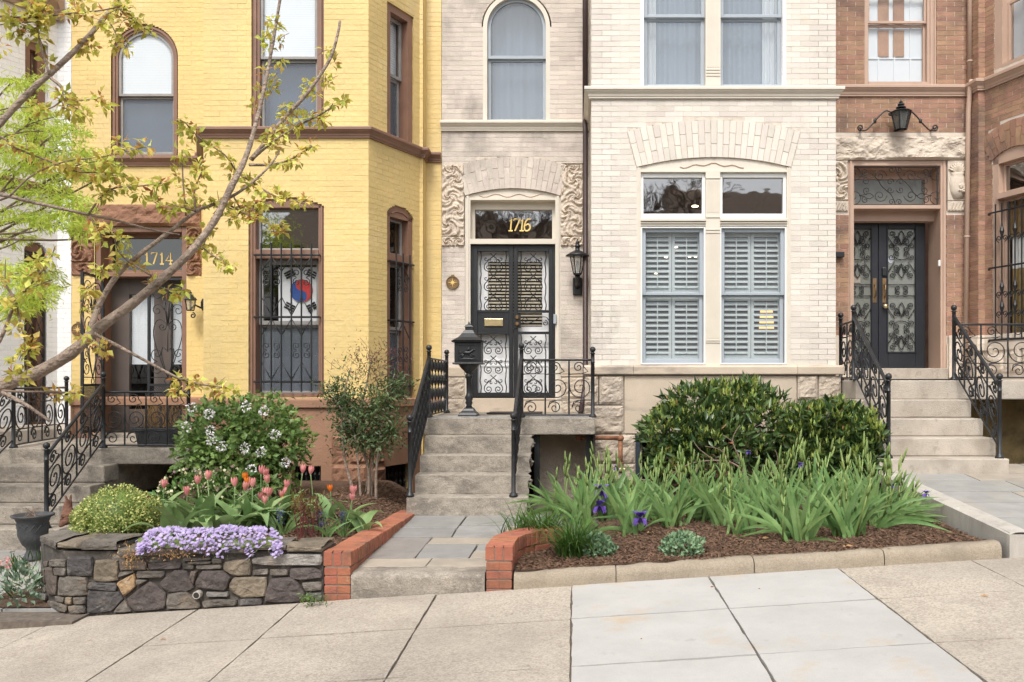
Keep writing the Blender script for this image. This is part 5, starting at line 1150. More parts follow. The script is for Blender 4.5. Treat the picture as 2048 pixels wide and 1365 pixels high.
def stone(poly, mi):
    c = (sum(p[0] for p in poly)/len(poly), sum(p[1] for p in poly)/len(poly)); n=len(poly)
    # round the corners: subdivide the outline once and pull corner points in
    out=[]
    for i in range(n):
        p=poly[i]; q=poly[(i+1)%n]; r_=poly[i-1]
        out.append((p[0]*.93+(r_[0]+q[0])*.035, p[1]*.93+(r_[1]+q[1])*.035)); out.append(((p[0]*.66+q[0]*.34),(p[1]*.66+q[1]*.34))); out.append(((p[0]*.34+q[0]*.66),(p[1]*.34+q[1]*.66)))
    b=MB(); m=len(out); bulge=random.uniform(.008,.020); base=random.uniform(.004,.014)
    def pt(x,y,off): d=wd(x); v=P(x,y,d); return (v.x,v.y-off,v.z)
    rings=[(1.015,-.12),(1.015,base),(.96,base+bulge*.7),(.82,base+bulge*.95),(.42,base+bulge)]
    for k,(s,o) in enumerate(rings):
        for (x,y) in out:
            xx,yy=c[0]+(x-c[0])*s,c[1]+(y-c[1])*s; j=noise.noise(Vector((xx*.09,yy*.09,mi*2.0)))*.012 if k>1 else 0
            b.V.append(pt(xx,yy,o+j))
    b.V.append(pt(c[0],c[1],base+bulge+noise.noise(Vector((c[0]*.1,c[1]*.1,1)))*.01)); last=len(b.V)-1
    for k in range(len(rings)-1):
        for i in range(m):
            i2=(i+1)%m; b.F.append((k*m+i,(k+1)*m+i,(k+1)*m+i2,k*m+i2))
    for i in range(m): b.F.append(((len(rings)-1)*m+i,last,(len(rings)-1)*m+(i+1)%m))
    b.F=[tuple(reversed(f)) for f in b.F]
    b.build('stone', SM[mi], gw)
for q,mi in S4: stone([Z4(*a) for a in q],mi)
for q,mi in S5: stone([Z5(*a) for a in q],mi)
plan=[P(x,0,wd(x)) for x in (80,82,86,92,100,110,120,130,140,300,470,646)]
def wallstrip(z0,z1,off,name,m):
    b=MB(); fr_=[(p.x,p.y+off) for p in plan]; bk=[]
    for i,p in enumerate(plan): bk.append((p.x+ (.32 if i<6 else .1*(11-i)*.3), min(8.6,p.y+.33+ (6-i)*.22*(i<6))))
    n=len(fr_); b.prism([(x,y,z1) for x,y in fr_+list(reversed(bk))],[(x,y,z0) for x,y in fr_+list(reversed(bk))]); return b.build(name,m,gw)
wallstrip(-1.85,-1.235,.012,'mortar_core',mat('shadow_dark_mortar',(.075,.065,.056),.95,.35,14,.5,60,stain=[((.33,.30,.26),5,.58,.66,.55,Z1)]))  # mortar darkened so the band below the caps looks like a shadowed gap
xs=[84,118,165,238,300,372,440,510,575,646]                            # cap stones
for i in range(len(xs)-1):
    x0,x1=xs[i]+.8,xs[i+1]-.8; d0,d1=wd(x0),wd(x1); z=-1.195+random.uniform(-.018,.016)+ (.02 if i<3 else 0); th=random.uniform(.035,.06)
    A,Bp=P(x0,0,d0),P(x1,0,d1); dep=random.uniform(.28,.4)
    f0=Vector((A.x,A.y-.02+random.uniform(-.01,.01))); f1=Vector((Bp.x,Bp.y-.02+random.uniform(-.01,.01))); b0=f0+Vector((.06 if i<2 else 0,dep+(.35 if i<2 else 0))); b1=f1+Vector((0,dep+(.25 if i==0 else 0)))
    mb=MB(); mb.grid(lambda u,v: (lambda p: (p.x,p.y,z+.02*noise.noise(Vector((p.x*7,p.y*7,i)))))((f0*(1-u)+f1*u)*(1-v)+(b0*(1-u)+b1*u)*v),12,8)
    mb.grid(lambda u,v: (lambda p: (p.x,p.y-.012*math.sin(PI*v)*(.6+noise.noise(Vector((p.x*20,v*3,i)))),z-th*(1-v)+.02*noise.noise(Vector((p.x*7,p.y*7,i)))*v))(f0*(1-u)+f1*u),12,4)
    mb.hexa([(f0.x,f0.y+.012,z-th),(f1.x,f1.y+.012,z-th),(b1.x,b1.y,z-th),(b0.x,b0.y,z-th),(f0.x,f0.y+.012,z-.022),(f1.x,f1.y+.012,z-.022),(b1.x,b1.y,z-.022),(b0.x,b0.y,z-.022)])
    mb.build('cap_stone', SM[(0,2,0,0,3,0,1,0,2)[i]], gw)
dp=P(398,1188,6.2); MB().lathe((0,0,0),[(.022,-.02),(.028,-.02),(.028,.03),(.020,.03)],14).build('drain_pipe', M['concrete'], gw).matrix_local = Matrix.Translation(dp-gw.location+Vector((0,-.015,0))) @ Matrix.Rotation(R(90),4,'X')
MB().lathe((0,0,0),[(.001,-.001),(.0215,0)],12).build('drain_hole', M['dark'], gw).matrix_local = Matrix.Translation(dp-gw.location+Vector((0,-.047,0))) @ Matrix.Rotation(R(90),4,'X')

# beds
def zl(x,y):
    e=max(0,min(1,1-(xl0+(xlb-xl0)*(y-6.2)/2.55-.1-x)/.5)); return -1.225 + .012*(y-6.2) - (.055+.042*(y-6.2))*e*e*(3-2*e) + .015*noise.noise(Vector((x*2,y*2,0)))
def zr(x,y): return -1.372+.052*x + .05*(y-6.25) + .025*noise.noise(Vector((x*1.7,y*1.7,4)))
lbx=lambda y: -3.83+ (.0 if y<7 else -.25*(y-7))
b=MB().grid(lambda u,v:(lambda y:(lambda x:(x,y,zl(x,y)))(max(-4.9,lbx(y)+.15)+(xl0+.05+(xlb-xl0)*min(1.02,(y-6.2)/2.55)-max(-4.9,lbx(y)+.15))*u))(6.42+3.75*v),60,60).build('left_garden_bed', M['mulch'], smooth=True); b['kind']='structure'
b=MB().grid(lambda u,v:(lambda y:(lambda x0:(lambda x:(x,y,zr(x,y)))(x0+(3.08-x0)*u))(-.44 if y<6.75 else min(.22,-.44+.9*(y-6.75))))(6.27+3.75*v),60,60)
b=b.build('right_garden_bed', M['mulch'], smooth=True); b['kind']='structure'
def chips(name,n,fx,zf,l=(.02,.05)):
    Cc=[];D=[]
    for _ in range(n):
        x,y=fx(); Cc.append((x,y,zf(x,y)+.006)); a=random.uniform(0,2*PI); D.append((math.cos(a),math.sin(a),random.uniform(-.1,.5)))
    V,Fq=leaves(Cc,D,[random.uniform(*l) for _ in range(n)],[random.uniform(.006,.013) for _ in range(n)],curl=.05,fold=.1)
    o=link(name,npmesh(name,V,Fq),M['chip']); o['kind']='stuff'; return o
chips('bark_mulch',16000,lambda:(lambda y:(random.uniform(-.42 if y<6.75 else min(.22,-.42+.9*(y-6.75)),3.06),y))(6.28+abs(random.gauss(0,.8))%2.2),zr)
chips('coarse_bark_mulch',1500,lambda:(lambda y:(random.uniform(-.42 if y<6.75 else min(.22,-.42+.9*(y-6.75)),3.06),y))(6.28+abs(random.gauss(0,.8))%2.2),zr,(.05,.09))
chips('wood_chip_mulch',9000,lambda:(lambda y:(random.uniform(-2.6,xl0-.06+(xlb-xl0)*(y-6.2)/2.55),y))(random.uniform(6.5,10.0)),zl,(.03,.06))
# concrete kerb of the right bed
kbt=thing('garden_kerb','low worn concrete kerb edging the iris bed along the sidewalk','kerb',(1.2,6.2,-1.5)); ks=[P(1027,0,6.2).x,P(1232,0,6.2).x,P(1508,0,6.2).x,P(1768,0,6.2).x,P(2003,0,6.2).x]
for i in range(4):
    x0,x1=ks[i]+.003,ks[i+1]-.003
    MB().grid(lambda u,v:(lambda x:(x,[6.195,6.19,6.20,6.225,6.27,6.33,6.345][int(round(v*6))]+.010*noise.noise(Vector((x*7,v*4,2))),zsw(x,6.2)+[-.1,.05,.085,.105,.11,.108,-.1][int(round(v*6))]+.013*noise.noise(Vector((x*5,v*2,6)))))(x0+(x1-x0)*u),60,6).build('kerb_length', M['kerb'], kbt, smooth=True)
# right path: flags held by a sloping concrete kerb wall
rp=thing('concrete_ramp_wall','grey concrete retaining kerb beside the right flagstone path','retaining wall',P(2030,1110,6.2))
xa,xb=3.165,3.04; zz=lambda y:-1.095+.188*(y-6.2)/2.2
b=MB(); ys=[6.2+.2*i for i in range(12)]
def ramp(u,v):
    y=6.19+2.25*v; x=xa+(xb-xa)*v; s=u*3
    if s<=1: return (x-.0+.002*noise.noise(Vector((y*9,s*5,1))),y,-1.75+(zz(y)-.015+1.75)*s)
    if s<=2: return (x+.02+.14*(s-1),y,zz(y)+.003*math.sin((s-1)*PI))
    return (x+.17,y,zz(y)-.0-.3*(s-2))
b.grid(ramp,15,40); b.build('ramp_face', M['concrete'], rp)
MB().grid(lambda u,v:(xa+.0+1.9*u*1.0,6.19+.005*noise.noise(Vector((u*20,v*6,3))),-1.75+(zz(6.19)-.012+1.75)*v),30,8).build('ramp_front', M['concrete'], rp)
def zq(x,y): return zz(y)-.01-.0*x
rpth=MB().grid(lambda u,v:(xa+.02+3.4*u,6.2+2.35*v+1.9*v*0,zq(0,6.2+2.35*v)-.02),4,12).build('right_flagstone_path', M['joint']); rpth['kind']='structure'
yy=[6.21,6.66,7.2,7.62,8.1,8.47,9.0]; random.seed(3)
for j in range(6):
    x=3.17
    while x<6:
        wdt=random.uniform(.45,1.0); x1=min(x+wdt,6.1)
        c=[(x+.006,yy[j]+.006),(x1-.006,yy[j]+.006),(x1-.006,yy[j+1]-.006),(x+.006,yy[j+1]-.006)]
        MB().prism([(p,q,zq(p,q)+.003) for p,q in c],[(p,q,zq(p,q)-.05) for p,q in c]).build('flagstone', M['flagtan' if random.random()<.4 else 'flag'], rpth); x=x1
# left forecourt of the yellow house, lower
lf_=MB().b3(-8,-3.55,6.0,11.3,-2.0,-1.69).build('left_forecourt', M['joint']); lf_['kind']='structure'
for j in range(8):
    x=-7.6-.2*(j%2)
    while x<-3.8:
        wdt=random.uniform(.5,.95); y0=6.25+j*.42
        MB().b3(x+.006,min(x+wdt,-3.75)-.006,y0+.006,y0+.414,-1.75,-1.672+random.uniform(-.003,.003)).build('flagstone', M['flag'], lf_); x+=wdt
le=thing('stone_edging','flat rough stones edging the sidewalk at far left below the silvery plants','edging',P(60,1240,6.15))
for i,(x0,x1) in enumerate(((-60,40),(42,95),(97,140))):
    A,Bp=P(x0,0,6.12),P(x1,0,6.12); z=zsw(A.x,6.1)+.03
    MB().grid(lambda u,v:(A.x+(Bp.x-A.x)*u,6.03+.26*v,z-.05*(v<.05)+.012*noise.noise(Vector((u*4+i,v*4,2)))),16,8).build('edging_stone', SM[6], le, smooth=True)

# ================================================================ STOOPS
STEPD=[9.53,9.26,8.99,8.72,8.45]
def stoop(name,label,x0,x1,dx0,dx1,ys,base_y,m,rough_right=False,lm=None,slab=.20):
    zs=[-(y-VY)*d/F for y,d in zip(ys,STEPD)]; zb=-(base_y-VY)*STEPD[-1]/F
    t=thing(name,label,'steps',((x0+x1)/2,8.45,zb)); lm=lm or m
    MB().b3(dx0,dx1,9.53,11.28,zs[0]-slab,zs[0]).build('landing', M[lm], t, bevel=.012)
    for i in range(1,5):
        z1=zs[i]; z0=zs[i+1]+.0015 if i<4 else zb-.05; f=STEPD[i]; bk=STEPD[i-1]+.04
        e0,e1=(x0-.035*(i==4),x1+.0*(i==4))
        s=MB().b3(e0,e1,f,bk,z0+.001,z1)
        if rough_right:
            s.V=[]; s.F=[]
            def fn(u,v):
                # tread, nose and riser as one sheet, with a worn edge
                y=bk+(f-bk)*min(1,v*2); z=z1 if v<=.5 else z1-(z1-z0)*(v-.5)*2
                xr=e1+ (.06*noise.noise(Vector((z*9,y*7,i)))+.03) *(1 if u>.999 else 0)
                return (e0+(xr-e0)*u, y+.006*noise.noise(Vector((u*17,z*15,i*3)))*(v>.45), z-(.008 if .44<v<.56 else 0)+.004*noise.noise(Vector((u*15,y*9,i))))
            s.grid(fn,50,20); s.grid(lambda u,v:(e1-.005+.06*noise.noise(Vector((v*9,u*6,i)))*math.sin(PI*v)+.03*math.sin(PI*v), f+.004+(bk-f)*u, z0+(z1-.004-z0)*v),10,8)
            s.b3(e0,e1-.01,f+.02,bk,z0,z1-.02)
            s.build('step', M[m], t, smooth=False)
        else: s.build('step', M[m], t, bevel=.012)
    MB().b3(x0+.03,x1-.04,STEPD[3]+.06,10.6,zb-.1,zs[0]-slab-.002 if False else zs[3]-.02).build('step_core', M[m], t)
    MB().b3(x0+.03,x1-.04,9.3,10.9,zb-.1,zs[0]-slab-.002).build('step_core', M[m], t)
    return t,zs,zb
ct,czs,czb=stoop('stone_stoop','weathered grey stone steps and landing at the 1716 door',-1.64,-.50,-1.73,.226,[836,873,911,950,995],1028,'step',True,slab=.19)
MB().box(fr(9.53),-.44,.22,-1.45,-.60,-.62,-.6).build('cellar_wall', M['creamrock'], ct)
MB().b3(.20,.23,9.62,11.2,-1.45,-.6).build('cellar_post', M['dark'], ct)
MB().b3(-.46,-.40,9.62,9.7,-1.45,-.6).build('cellar_post', M['iron'], ct); MB().b3(.12,.19,9.7,9.76,-1.45,-.6).build('cellar_post', M['iron'], ct)
for i in range(8):                                                     # slate paving on the landing
    MB().b3(-1.72+.24*i+.004,-1.72+.24*(i+1)-.004,9.56,9.9,czs[0]-.01,czs[0]+.006).build('paver', M['flag'], ct)
rt_,rzs,rzb=stoop('stone_stoop','clean sandy stone steps and landing at the right black double doors',3.06,4.32,3.15,6.6,[761,800,838,876.5,918],957,'stepclean',slab=.215,lm='stepclean')
lt_,lzs,lzb=stoop('stone_stoop','grey stone steps and landing at the 1714 door behind the urn',-6.9,-5.13,-6.75,-4.33,[897,932,972,1014,1059],1099,'step',slab=.18)
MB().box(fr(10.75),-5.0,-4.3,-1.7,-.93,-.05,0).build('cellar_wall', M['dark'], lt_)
MB().b3(4.45,6.6,10.3,10.4,-1.0,-.2).build('cellar_wall', mat('wall_painted_golden_light',(.25,.18,.08),.9,.4,5,.5,40), rt_)  # golden light on the stone wall is put into its ochre colour
MB().b3(-4.85+.0,-4.3,9.56,9.72,-1.2,-.93).build('landing_bracket', M['brownstone'], lt_) if False else None
# door mat
p=P(980,829,10.9); q=P(1085,829,10.9)
tag(MB().b3(p.x,q.x,10.45,10.95,czs[0]+.007,czs[0]+.022).build('door_mat', M['dark'], bevel=.006),'thin black door mat on the landing before the 1716 door','door mat')
tag(MB().b3(P(1745,0,10.2).x,P(1900,0,10.2).x,9.6,10.5,rzs[0]+.001,rzs[0]+.016).build('door_mat', M['dark'], bevel=.006),'flat black door mat before the right black double doors','door mat')

# ================================================================ RAILINGS
def newel(b,p,h,r=.022,knob=True):
    b.lathe(p,[(.045,0),(.045,.012),(.035,.03),(r,.045),(r,h-.16),(r*1.3,h-.155),(r,h-.15),(r,h-.06),(r*1.5,h-.055),(r*.9,h-.045),(r*.7,h-.04)],8); b.ball((p[0],p[1],p[2]+h-.012),.034,12,8); return b
def railing(name,label,runs,mt='iron'):
    """runs: list of (A, B, H, panels, style); A,B 3-D base points; rails follow the slope"""
    A0=runs[0][0]; t=thing(name,label,'railing',tuple(A0)); done=set()
    for (A,B,H,npan,style) in runs:
        A,B=Vector(A),Vector(B)
        for p in (A,B):
            k=(round(p.x,2),round(p.y,2))
            if k in done: continue
            done.add(k); newel(MB(),p,H+.10).build('newel_post', M[mt], t, smooth=True)
        sl=abs(B.z-A.z)>.05; h0=.03 if not sl else .10; up=Vector((0,0,1))
        f=lambda s,v:(A+(B-A)*s)+up*v
        top=[f(s/10,H-.03 + (0 if not sl else .02)) for s in range(11)]
        MB().tube(top,.020 if sl else .013,8,flat=.8).build('handrail', M[mt], t, smooth=True)
        MB().tube([f(0.02,h0),f(.98,h0)],.010,5).build('lower_rail', M[mt], t)
        Lr=(B-A).length; pw=1.0/npan; Hh=H-.03-h0; wpan=Lr*pw
        if style=='twist':                                            # cast balusters, pierced
            for i in range(1,npan*2):
                s=i/(npan*2); b=MB(); c=f(s,h0); pr=[]
                for k in range(25):
                    q=k/24; pr.append((.006+.016*abs(math.sin(q*PI*4))**.8, q*Hh))
                b.lathe(c,pr,6,1,1); b.build('baluster', M[mt], t)
            MB().tube([f(0.02,h0+Hh*.62),f(.98,h0+Hh*.62)],.007,5).build('middle_rail', M[mt], t)
            continue
        for i in range(npan):
            s0=i*pw; s1=(i+1)*pw
            if i: MB().tube([f(s0,h0),f(s0,H-.04)],.010,5).build('baluster', M[mt], t)
            g=lambda u,v:(f(s0+(s1-s0)*u, h0+v*Hh))                   # unit panel coordinates
            r=.0062 if style=='thin' else .0082; k=wpan/Hh
            def scr(cx_,cy_,r0,a0,turns,name='scroll',lead=None):
                pts=[(cx_+r0*(1-.88*(q/36)**1.1)*math.cos(a0+turns*2*PI*q/36)/k, cy_+r0*(1-.88*(q/36)**1.1)*math.sin(a0+turns*2*PI*q/36)) for q in range(37)]
                if lead: pts=lead+pts
                MB().tube([g(a,b) for a,b in pts],r,5).build(name, M[mt], t, smooth=True)
            if k>.9: kk=.31
            else: kk=.27*max(.75,k/.75)
            kk=min(.25,.47*k)
            scr(.5,.50,kk,PI,1.9 if i%2 else 1.9,lead=[(.02,.78),(.01,.62)])
            scr(.40,.13,min(.12,.3*k),PI,-1.5,lead=[(.95,.27),(.5,.27),(.2,.24)])
            scr(.40,.87,min(.10,.28*k),0,1.5,lead=[(.02,.74),(.55,.75),(.8,.79)])
            MB().tube([g(0,.27),g(1,.27)],r*.7,4).build('cross_bar', M[mt], t); MB().tube([g(0,.745),g(1,.745)],r*.7,4).build('cross_bar', M[mt], t)
    return t
def onstep(px_,i,zs): return Vector(((px_-VX)*(STEPD[i]+.06)/F, STEPD[i]+.06, zs[i]))
# 1716
a=onstep(820,4,czs); b=onstep(858,0,czs); railing('iron_railing','black cast iron railing with pierced balusters left of the 1716 steps',[(a,b,.70,5,'twist'),(b,Vector((-1.66,11.0,czs[0])),.70,3,'twist')])
a=onstep(1027,4,czs); b=onstep(1043,0,czs); railing('iron_railing','black iron railing with thin scrolls right of the 1716 steps',[(a,b,.72,4,'twist'),(b,Vector((.20,9.6,czs[0])),.68,3,'thin')],'ironworn')
# right house
a=onstep(1777,4,rzs); b=onstep(1707,0,rzs); railing('iron_railing','black scrolled iron railing left of the right steps beside the hedge',[(a,b,.73,4,'scroll'),(b,Vector((3.22,10.3,rzs[0])),.70,2,'scroll')])
a=onstep(1999,4,rzs); b=onstep(1908,0,rzs); railing('iron_railing','black scrolled iron railing right of the right steps along the landing',[(a,b,.73,4,'scroll'),(b,Vector((6.4,9.59,rzs[0])),.66,7,'thin')])
# 1714
a=onstep(93,4,lzs); b=onstep(207,0,lzs); railing('iron_railing','black scrolled iron railing right of the 1714 steps along the landing',[(a,b,.74,4,'scroll'),(b,Vector((-4.36,9.59,lzs[0])),.66,4,'thin')])
a=onstep(-130,4,lzs); b=onstep(27,0,lzs); railing('iron_railing','black scrolled iron railing left of the 1714 steps running back to the wall',[(a,b,.74,4,'scroll'),(b,Vector((-6.70,11.2,lzs[0])),.70,4,'scroll')])

# ================================================================ MAILBOX, LAMPS, PLAQUES, PIPES
mx,my=P(938,0,9.9).x,9.9; mz=czs[0]; s=9.9/F
mbx=thing('pedestal_mailbox','black cast iron pedestal mailbox with horse rider relief by the 1716 door','mailbox',(mx,my,mz))
MB().lathe((mx,my,mz),[(.16,0),(.16,.02),(.135,.045),(.10,.07),(.085,.09),(.06,.105)],4,a0=PI/4).build('foot', M['iron'], mbx, bevel=.006)
MB().lathe((mx,my,mz+.10),[(.045,0),(.03,.03),(.045,.06),(.035,.08),(.05,.12),(.035,.155),(.03,.18),(.032,.34),(.045,.35),(.045,.385),(.03,.395),(.05,.42),(.10,.47),(.12,.50),(.125,.52)],12).build('post', M['iron'], mbx, smooth=True)
zb=mz+.62; MB().b3(mx-.155,mx+.155,my-.12,my+.12,zb,zb+.245).build('box', M['iron'], mbx, bevel=.01)
MB().frame(fr(my-.12),mx-.12,mx+.12,zb+.03,zb+.215,.014,0,.008).build('panel_frame', M['iron'], mbx)
MB().b3(mx-.175,mx+.175,my-.14,my+.14,zb-.015,zb+.004).build('base_moulding', M['iron'], mbx, bevel=.006)
MB().b3(mx-.185,mx+.185,my-.15,my+.15,zb+.24,zb+.262).build('eave', M['iron'], mbx, bevel=.005)
MB().lathe((mx,my,zb+.262),[(.24,0),(.16,.035),(.10,.085),(.07,.12),(.055,.12),(.055,.155),(.068,.16),(.05,.18),(.02,.19),(.012,.215),(.001,.22)],4,a0=PI/4).build('roof', M['iron'], mbx)
hr=MB(); fm=fr(my-.12)                                              # horse and rider relief
def rel(pts,r): hr.tube([fm.pt(mx+x,zb+z,.006) for x,z in pts],r,6)
rel([(-.055,.115),(-.02,.12),(.025,.118),(.05,.14),(.07,.155)],[.014,.019,.018,.012,.009]); rel([(.07,.155),(.085,.145)],[.010,.006])
rel([(.03,.11),(.06,.095),(.08,.075)],[.009,.006,.004]); rel([(.02,.105),(.045,.075),(.06,.06)],[.009,.006,.004]); rel([(-.05,.11),(-.075,.09),(-.095,.08)],[.011,.006,.004]); rel([(-.045,.105),(-.06,.075),(-.08,.06)],[.010,.006,.004]); rel([(-.06,.12),(-.09,.125),(-.1,.11)],[.006,.005,.002])
rel([(-.005,.13),(.01,.16),(.02,.18)],[.012,.011,.010]); rel([(.02,.185),(.022,.195)],[.010,.008]); rel([(.01,.16),(.04,.155)],[.006,.004]); rel([(-.11,.045),(-.05,.05),(.05,.047),(.11,.045)],[.006,.009,.009,.006])
hr.build('horse_relief', M['iron'], mbx, smooth=True)
# lantern of 1716
p=P(1155,0,11.1); lx,ly=p.x,11.05; zc=cv(555); l=thing('wall_lantern','black wall lantern on a bracket beside the 1716 door','lantern',(lx,11.33,cv(592)))
MB().box(cw_,lx-.062,lx+.062,cv(592),cv(556),.01,.05).build('back_plate', M['iron'], l, bevel=.015)
MB().tube([(lx,11.29,cv(575)),(lx,11.15,cv(568)),(lx,ly,cv(556))],[.03,.028,.035],8).build('bracket', M['iron'], l)
MB().lathe((lx,ly,cv(556)),[(.045,0),(.055,.02),(.05,.03)],6).build('cup', M['iron'], l)
MB().lathe((lx,ly,cv(553)),[(.05,0),(.095,cv(518)-cv(553))],6).build('glass', M['g_lamp'], l)
for i in range(6):
    an=2*PI*i/6; MB().tube([(lx+.052*math.cos(an),ly+.052*math.sin(an),cv(553)),(lx+.098*math.cos(an),ly+.098*math.sin(an),cv(518))],.007,5).build('rib', M['iron'], l)
MB().lathe((lx,ly,cv(520)),[(.12,0),(.155,.006),(.15,.02),(.10,.05),(.05,.075),(.03,.085),(.03,.125),(.045,.135),(.03,.15),(.02,.17),(.03,.18),(.012,.2),(.006,.23)],12).build('cap', M['iron'], l, smooth=True)
MB().lathe((lx,ly,cv(549)),[(.012,0),(.02,.1),(.012,.14)],8).build('bulb', M['blind'], l)
# lantern of 1714
p=P(383,0,11.15); lx,ly=p.x,11.12; l=thing('wall_lantern','small black wall lantern right of the 1714 door','lantern',(lx,11.33,px(0,635)[1] if False else yw.px(0,635)[1])); z=lambda y:yw.px(0,y)[1]
MB().poly(yw,[(lx+.09+.055*math.cos(PI/4*i+PI/8)*.7,z(610)+.085*math.sin(PI/4*i+PI/8)) for i in range(8)],.01,.03).build('back_plate', M['iron'], l)
MB().tube([(lx+.08,11.30,z(618)),(lx+.02,11.2,z(612)),(lx,ly,z(622))],.012,6).build('bracket', M['iron'], l); iron(fr(ly),spiral(lx+.03,z(634),.04,.01,PI/2,-1.2),0,.009,l)
MB().lathe((lx,ly,z(625)),[(.05,0),(.052,.012)],6).build('cup', M['iron'], l); MB().lathe((lx,ly,z(623)),[(.048,0),(.068,z(603)-z(623))],6).build('glass', M['g_lamp'], l)
for i in range(6):
    an=2*PI*i/6; MB().tube([(lx+.05*math.cos(an),ly+.05*math.sin(an),z(623)),(lx+.07*math.cos(an),ly+.07*math.sin(an),z(603))],.005,5).build('rib', M['iron'], l)
MB().lathe((lx,ly,z(604)),[(.08,0),(.09,.006),(.05,.05),(.03,.08),(.015,.085),(.02,.1),(.008,.115),(.004,.13)],6).build('cap', M['iron'], l)
# lantern over the right door
p=P(1803,0,11.1); lx,ly=p.x,11.12; z=nv_; l=thing('wall_lantern','large black lantern with scrolled arms above the right double doors','lantern',(lx,11.33,nv_(272)))
MB().lathe((lx,ly,z(271)),[(.03,0),(.035,.012),(.075,.012)],6).build('cup', M['iron'], l); MB().lathe((lx,ly,z(269)),[(.07,0),(.125,z(236)-z(269))],6).build('glass', glass('dusty_lantern_glass',.06,(.5,.52,.5),.4,(.2,.21,.2)), l)
for i in range(6):
    an=2*PI*i/6; MB().tube([(lx+.075*math.cos(an),ly+.075*math.sin(an),z(269)),(lx+.13*math.cos(an),ly+.13*math.sin(an),z(236))],.008,5).build('rib', M['iron'], l)
MB().lathe((lx,ly,z(236)),[(.135,0),(.14,.01),(.08,.035),(.05,.045),(.03,.055),(.065,.065),(.06,.075),(.03,.085),(.045,.105),(.04,.115),(.02,.125),(.025,.14),(.008,.155),(.004,.175)],10).build('cap', M['iron'], l)
MB().tube([(lx,11.33,z(262)),(lx,ly+.05,z(266))],.018,6).build('bracket', M['iron'], l); MB().lathe((lx,ly,z(262)),[(.018,0),(.03,.06),(.012,.12)],8).build('bulb', M['blind'], l)
for s in (-1,1):
    pts=[tuple(q) for q in smooth_pts([(lx+s*.09,z(230)),(lx+s*.16,z(227)),(lx+s*.25,z(238)),(lx+s*.34,z(254)),(lx+s*.42,z(265)),(lx+s*.49,z(266))],5)]
    MB().tube([nw.pt(u,v,.1) for u,v in list(reversed(spiral(lx+s*.10,z(233),.03,.008,PI/2,s*1.2)))+pts+spiral(lx+s*.49,z(260),.045,.01,-PI/2,s*1.3)],.0105,6).build('scroll_arm', M['iron'], l, smooth=True)
    MB().ball(nw.pt(lx+s*.30,z(247),.1),.022,8,6,(1,1,1.6)).build('leaf_collar', M['iron'], l)
    MB().tube([nw.pt(lx+s*.47,z(262),.1),nw.pt(lx+s*.47,z(262),.0)],.01,5).build('fixing', M['iron'], l)
# plaques
for (wpl,x,y,lab) in ((cw_,905.5,566,'round bronze compass star plaque on the cream brick'),(yw,157,660,'round bronze plaque on the yellow wall behind the branch')):
    c=wpl.px(x,y); t=thing('wall_plaque',lab,'plaque',wpl.pt(c[0],c[1],0)); r=.088
    def disc(r0,w0,w1,n=28): return [(c[0]+r0*math.cos(2*PI*i/n),c[1]+r0*math.sin(2*PI*i/n)) for i in range(n)]
    MB().poly(wpl,disc(r,0,0),.009,.018).build('disc', M['bronze'], t); MB().tube([wpl.pt(*q,.018) for q in disc(r-.008,0,0)]+[wpl.pt(*disc(r-.008,0,0)[0],.018)],.008,6).build('rim', M['bronze'], t)
    st_=MB(); 
    for k in range(8):
        an=PI/4*k; rr_=.066 if k%2==0 else .042
        st_.poly(wpl,[(c[0]+rr_*math.cos(an),c[1]+rr_*math.sin(an)),(c[0]+.016*math.cos(an+PI/8),c[1]+.016*math.sin(an+PI/8)),c,(c[0]+.016*math.cos(an-PI/8),c[1]+.016*math.sin(an-PI/8))],.018,.025)
    st_.build('compass_star', M['gold'], t); MB().box(wpl,c[0]-.02,c[0]+.02,c[1]+r-.004,c[1]+r+.018,.009,.016).build('hanger', M['bronze'], t)
bxp=nw.px(1679,511); tag(MB().box(nw,bxp[0]-.07,bxp[0]+.04,bxp[1]-.035,bxp[1]+.035,.005,.09).build('wall_box', M['iron'], bevel=.006),'small black box on the brown brick wall left of the double doors','wall box')
# downspouts
dz=cv(243)
t=thing('downspout','dark brown downspout in the corner left of the cream bay','downspout',(.14,11.2,-.4))
MB().tube([(.135,11.20,7),(.135,11.20,dz+.02)],.036,10).build('pipe', M['spout'], t, smooth=True)
MB().tube([(.135,11.20,dz+.02),(.13,11.05,dz-.1),(.135,11.02,dz-.25),(.135,11.02,-.0),(.13,10.95,-.05),(.07,10.75,-.40)],.034,10).build('pipe', M['spout'], t, smooth=True)
t=thing('downspout','tan painted downspout in the corner of the brown brick bay','downspout',(5.23,11.25,-.2)); xx=P(1939.5,0,11.24).x
MB().tube([(xx,11.24,7),(xx,11.24,nv_(168))],.032,10).build('pipe', M['tan'], t, smooth=True); MB().tube([(xx-.004,11.18,nv_(168)),(xx-.02,11.2,nv_(190)),(xx-.02,11.24,nv_(230)),(xx-.06,11.24,0.02)],.032,10).build('pipe', M['tan'], t, smooth=True)
for yy_ in (130,478): MB().lathe((xx-(.0 if yy_<200 else .04),11.24,nv_(yy_)),[(.036,0),(.04,.004),(.04,.02),(.036,.024)],10).build('collar', M['tan'], t)
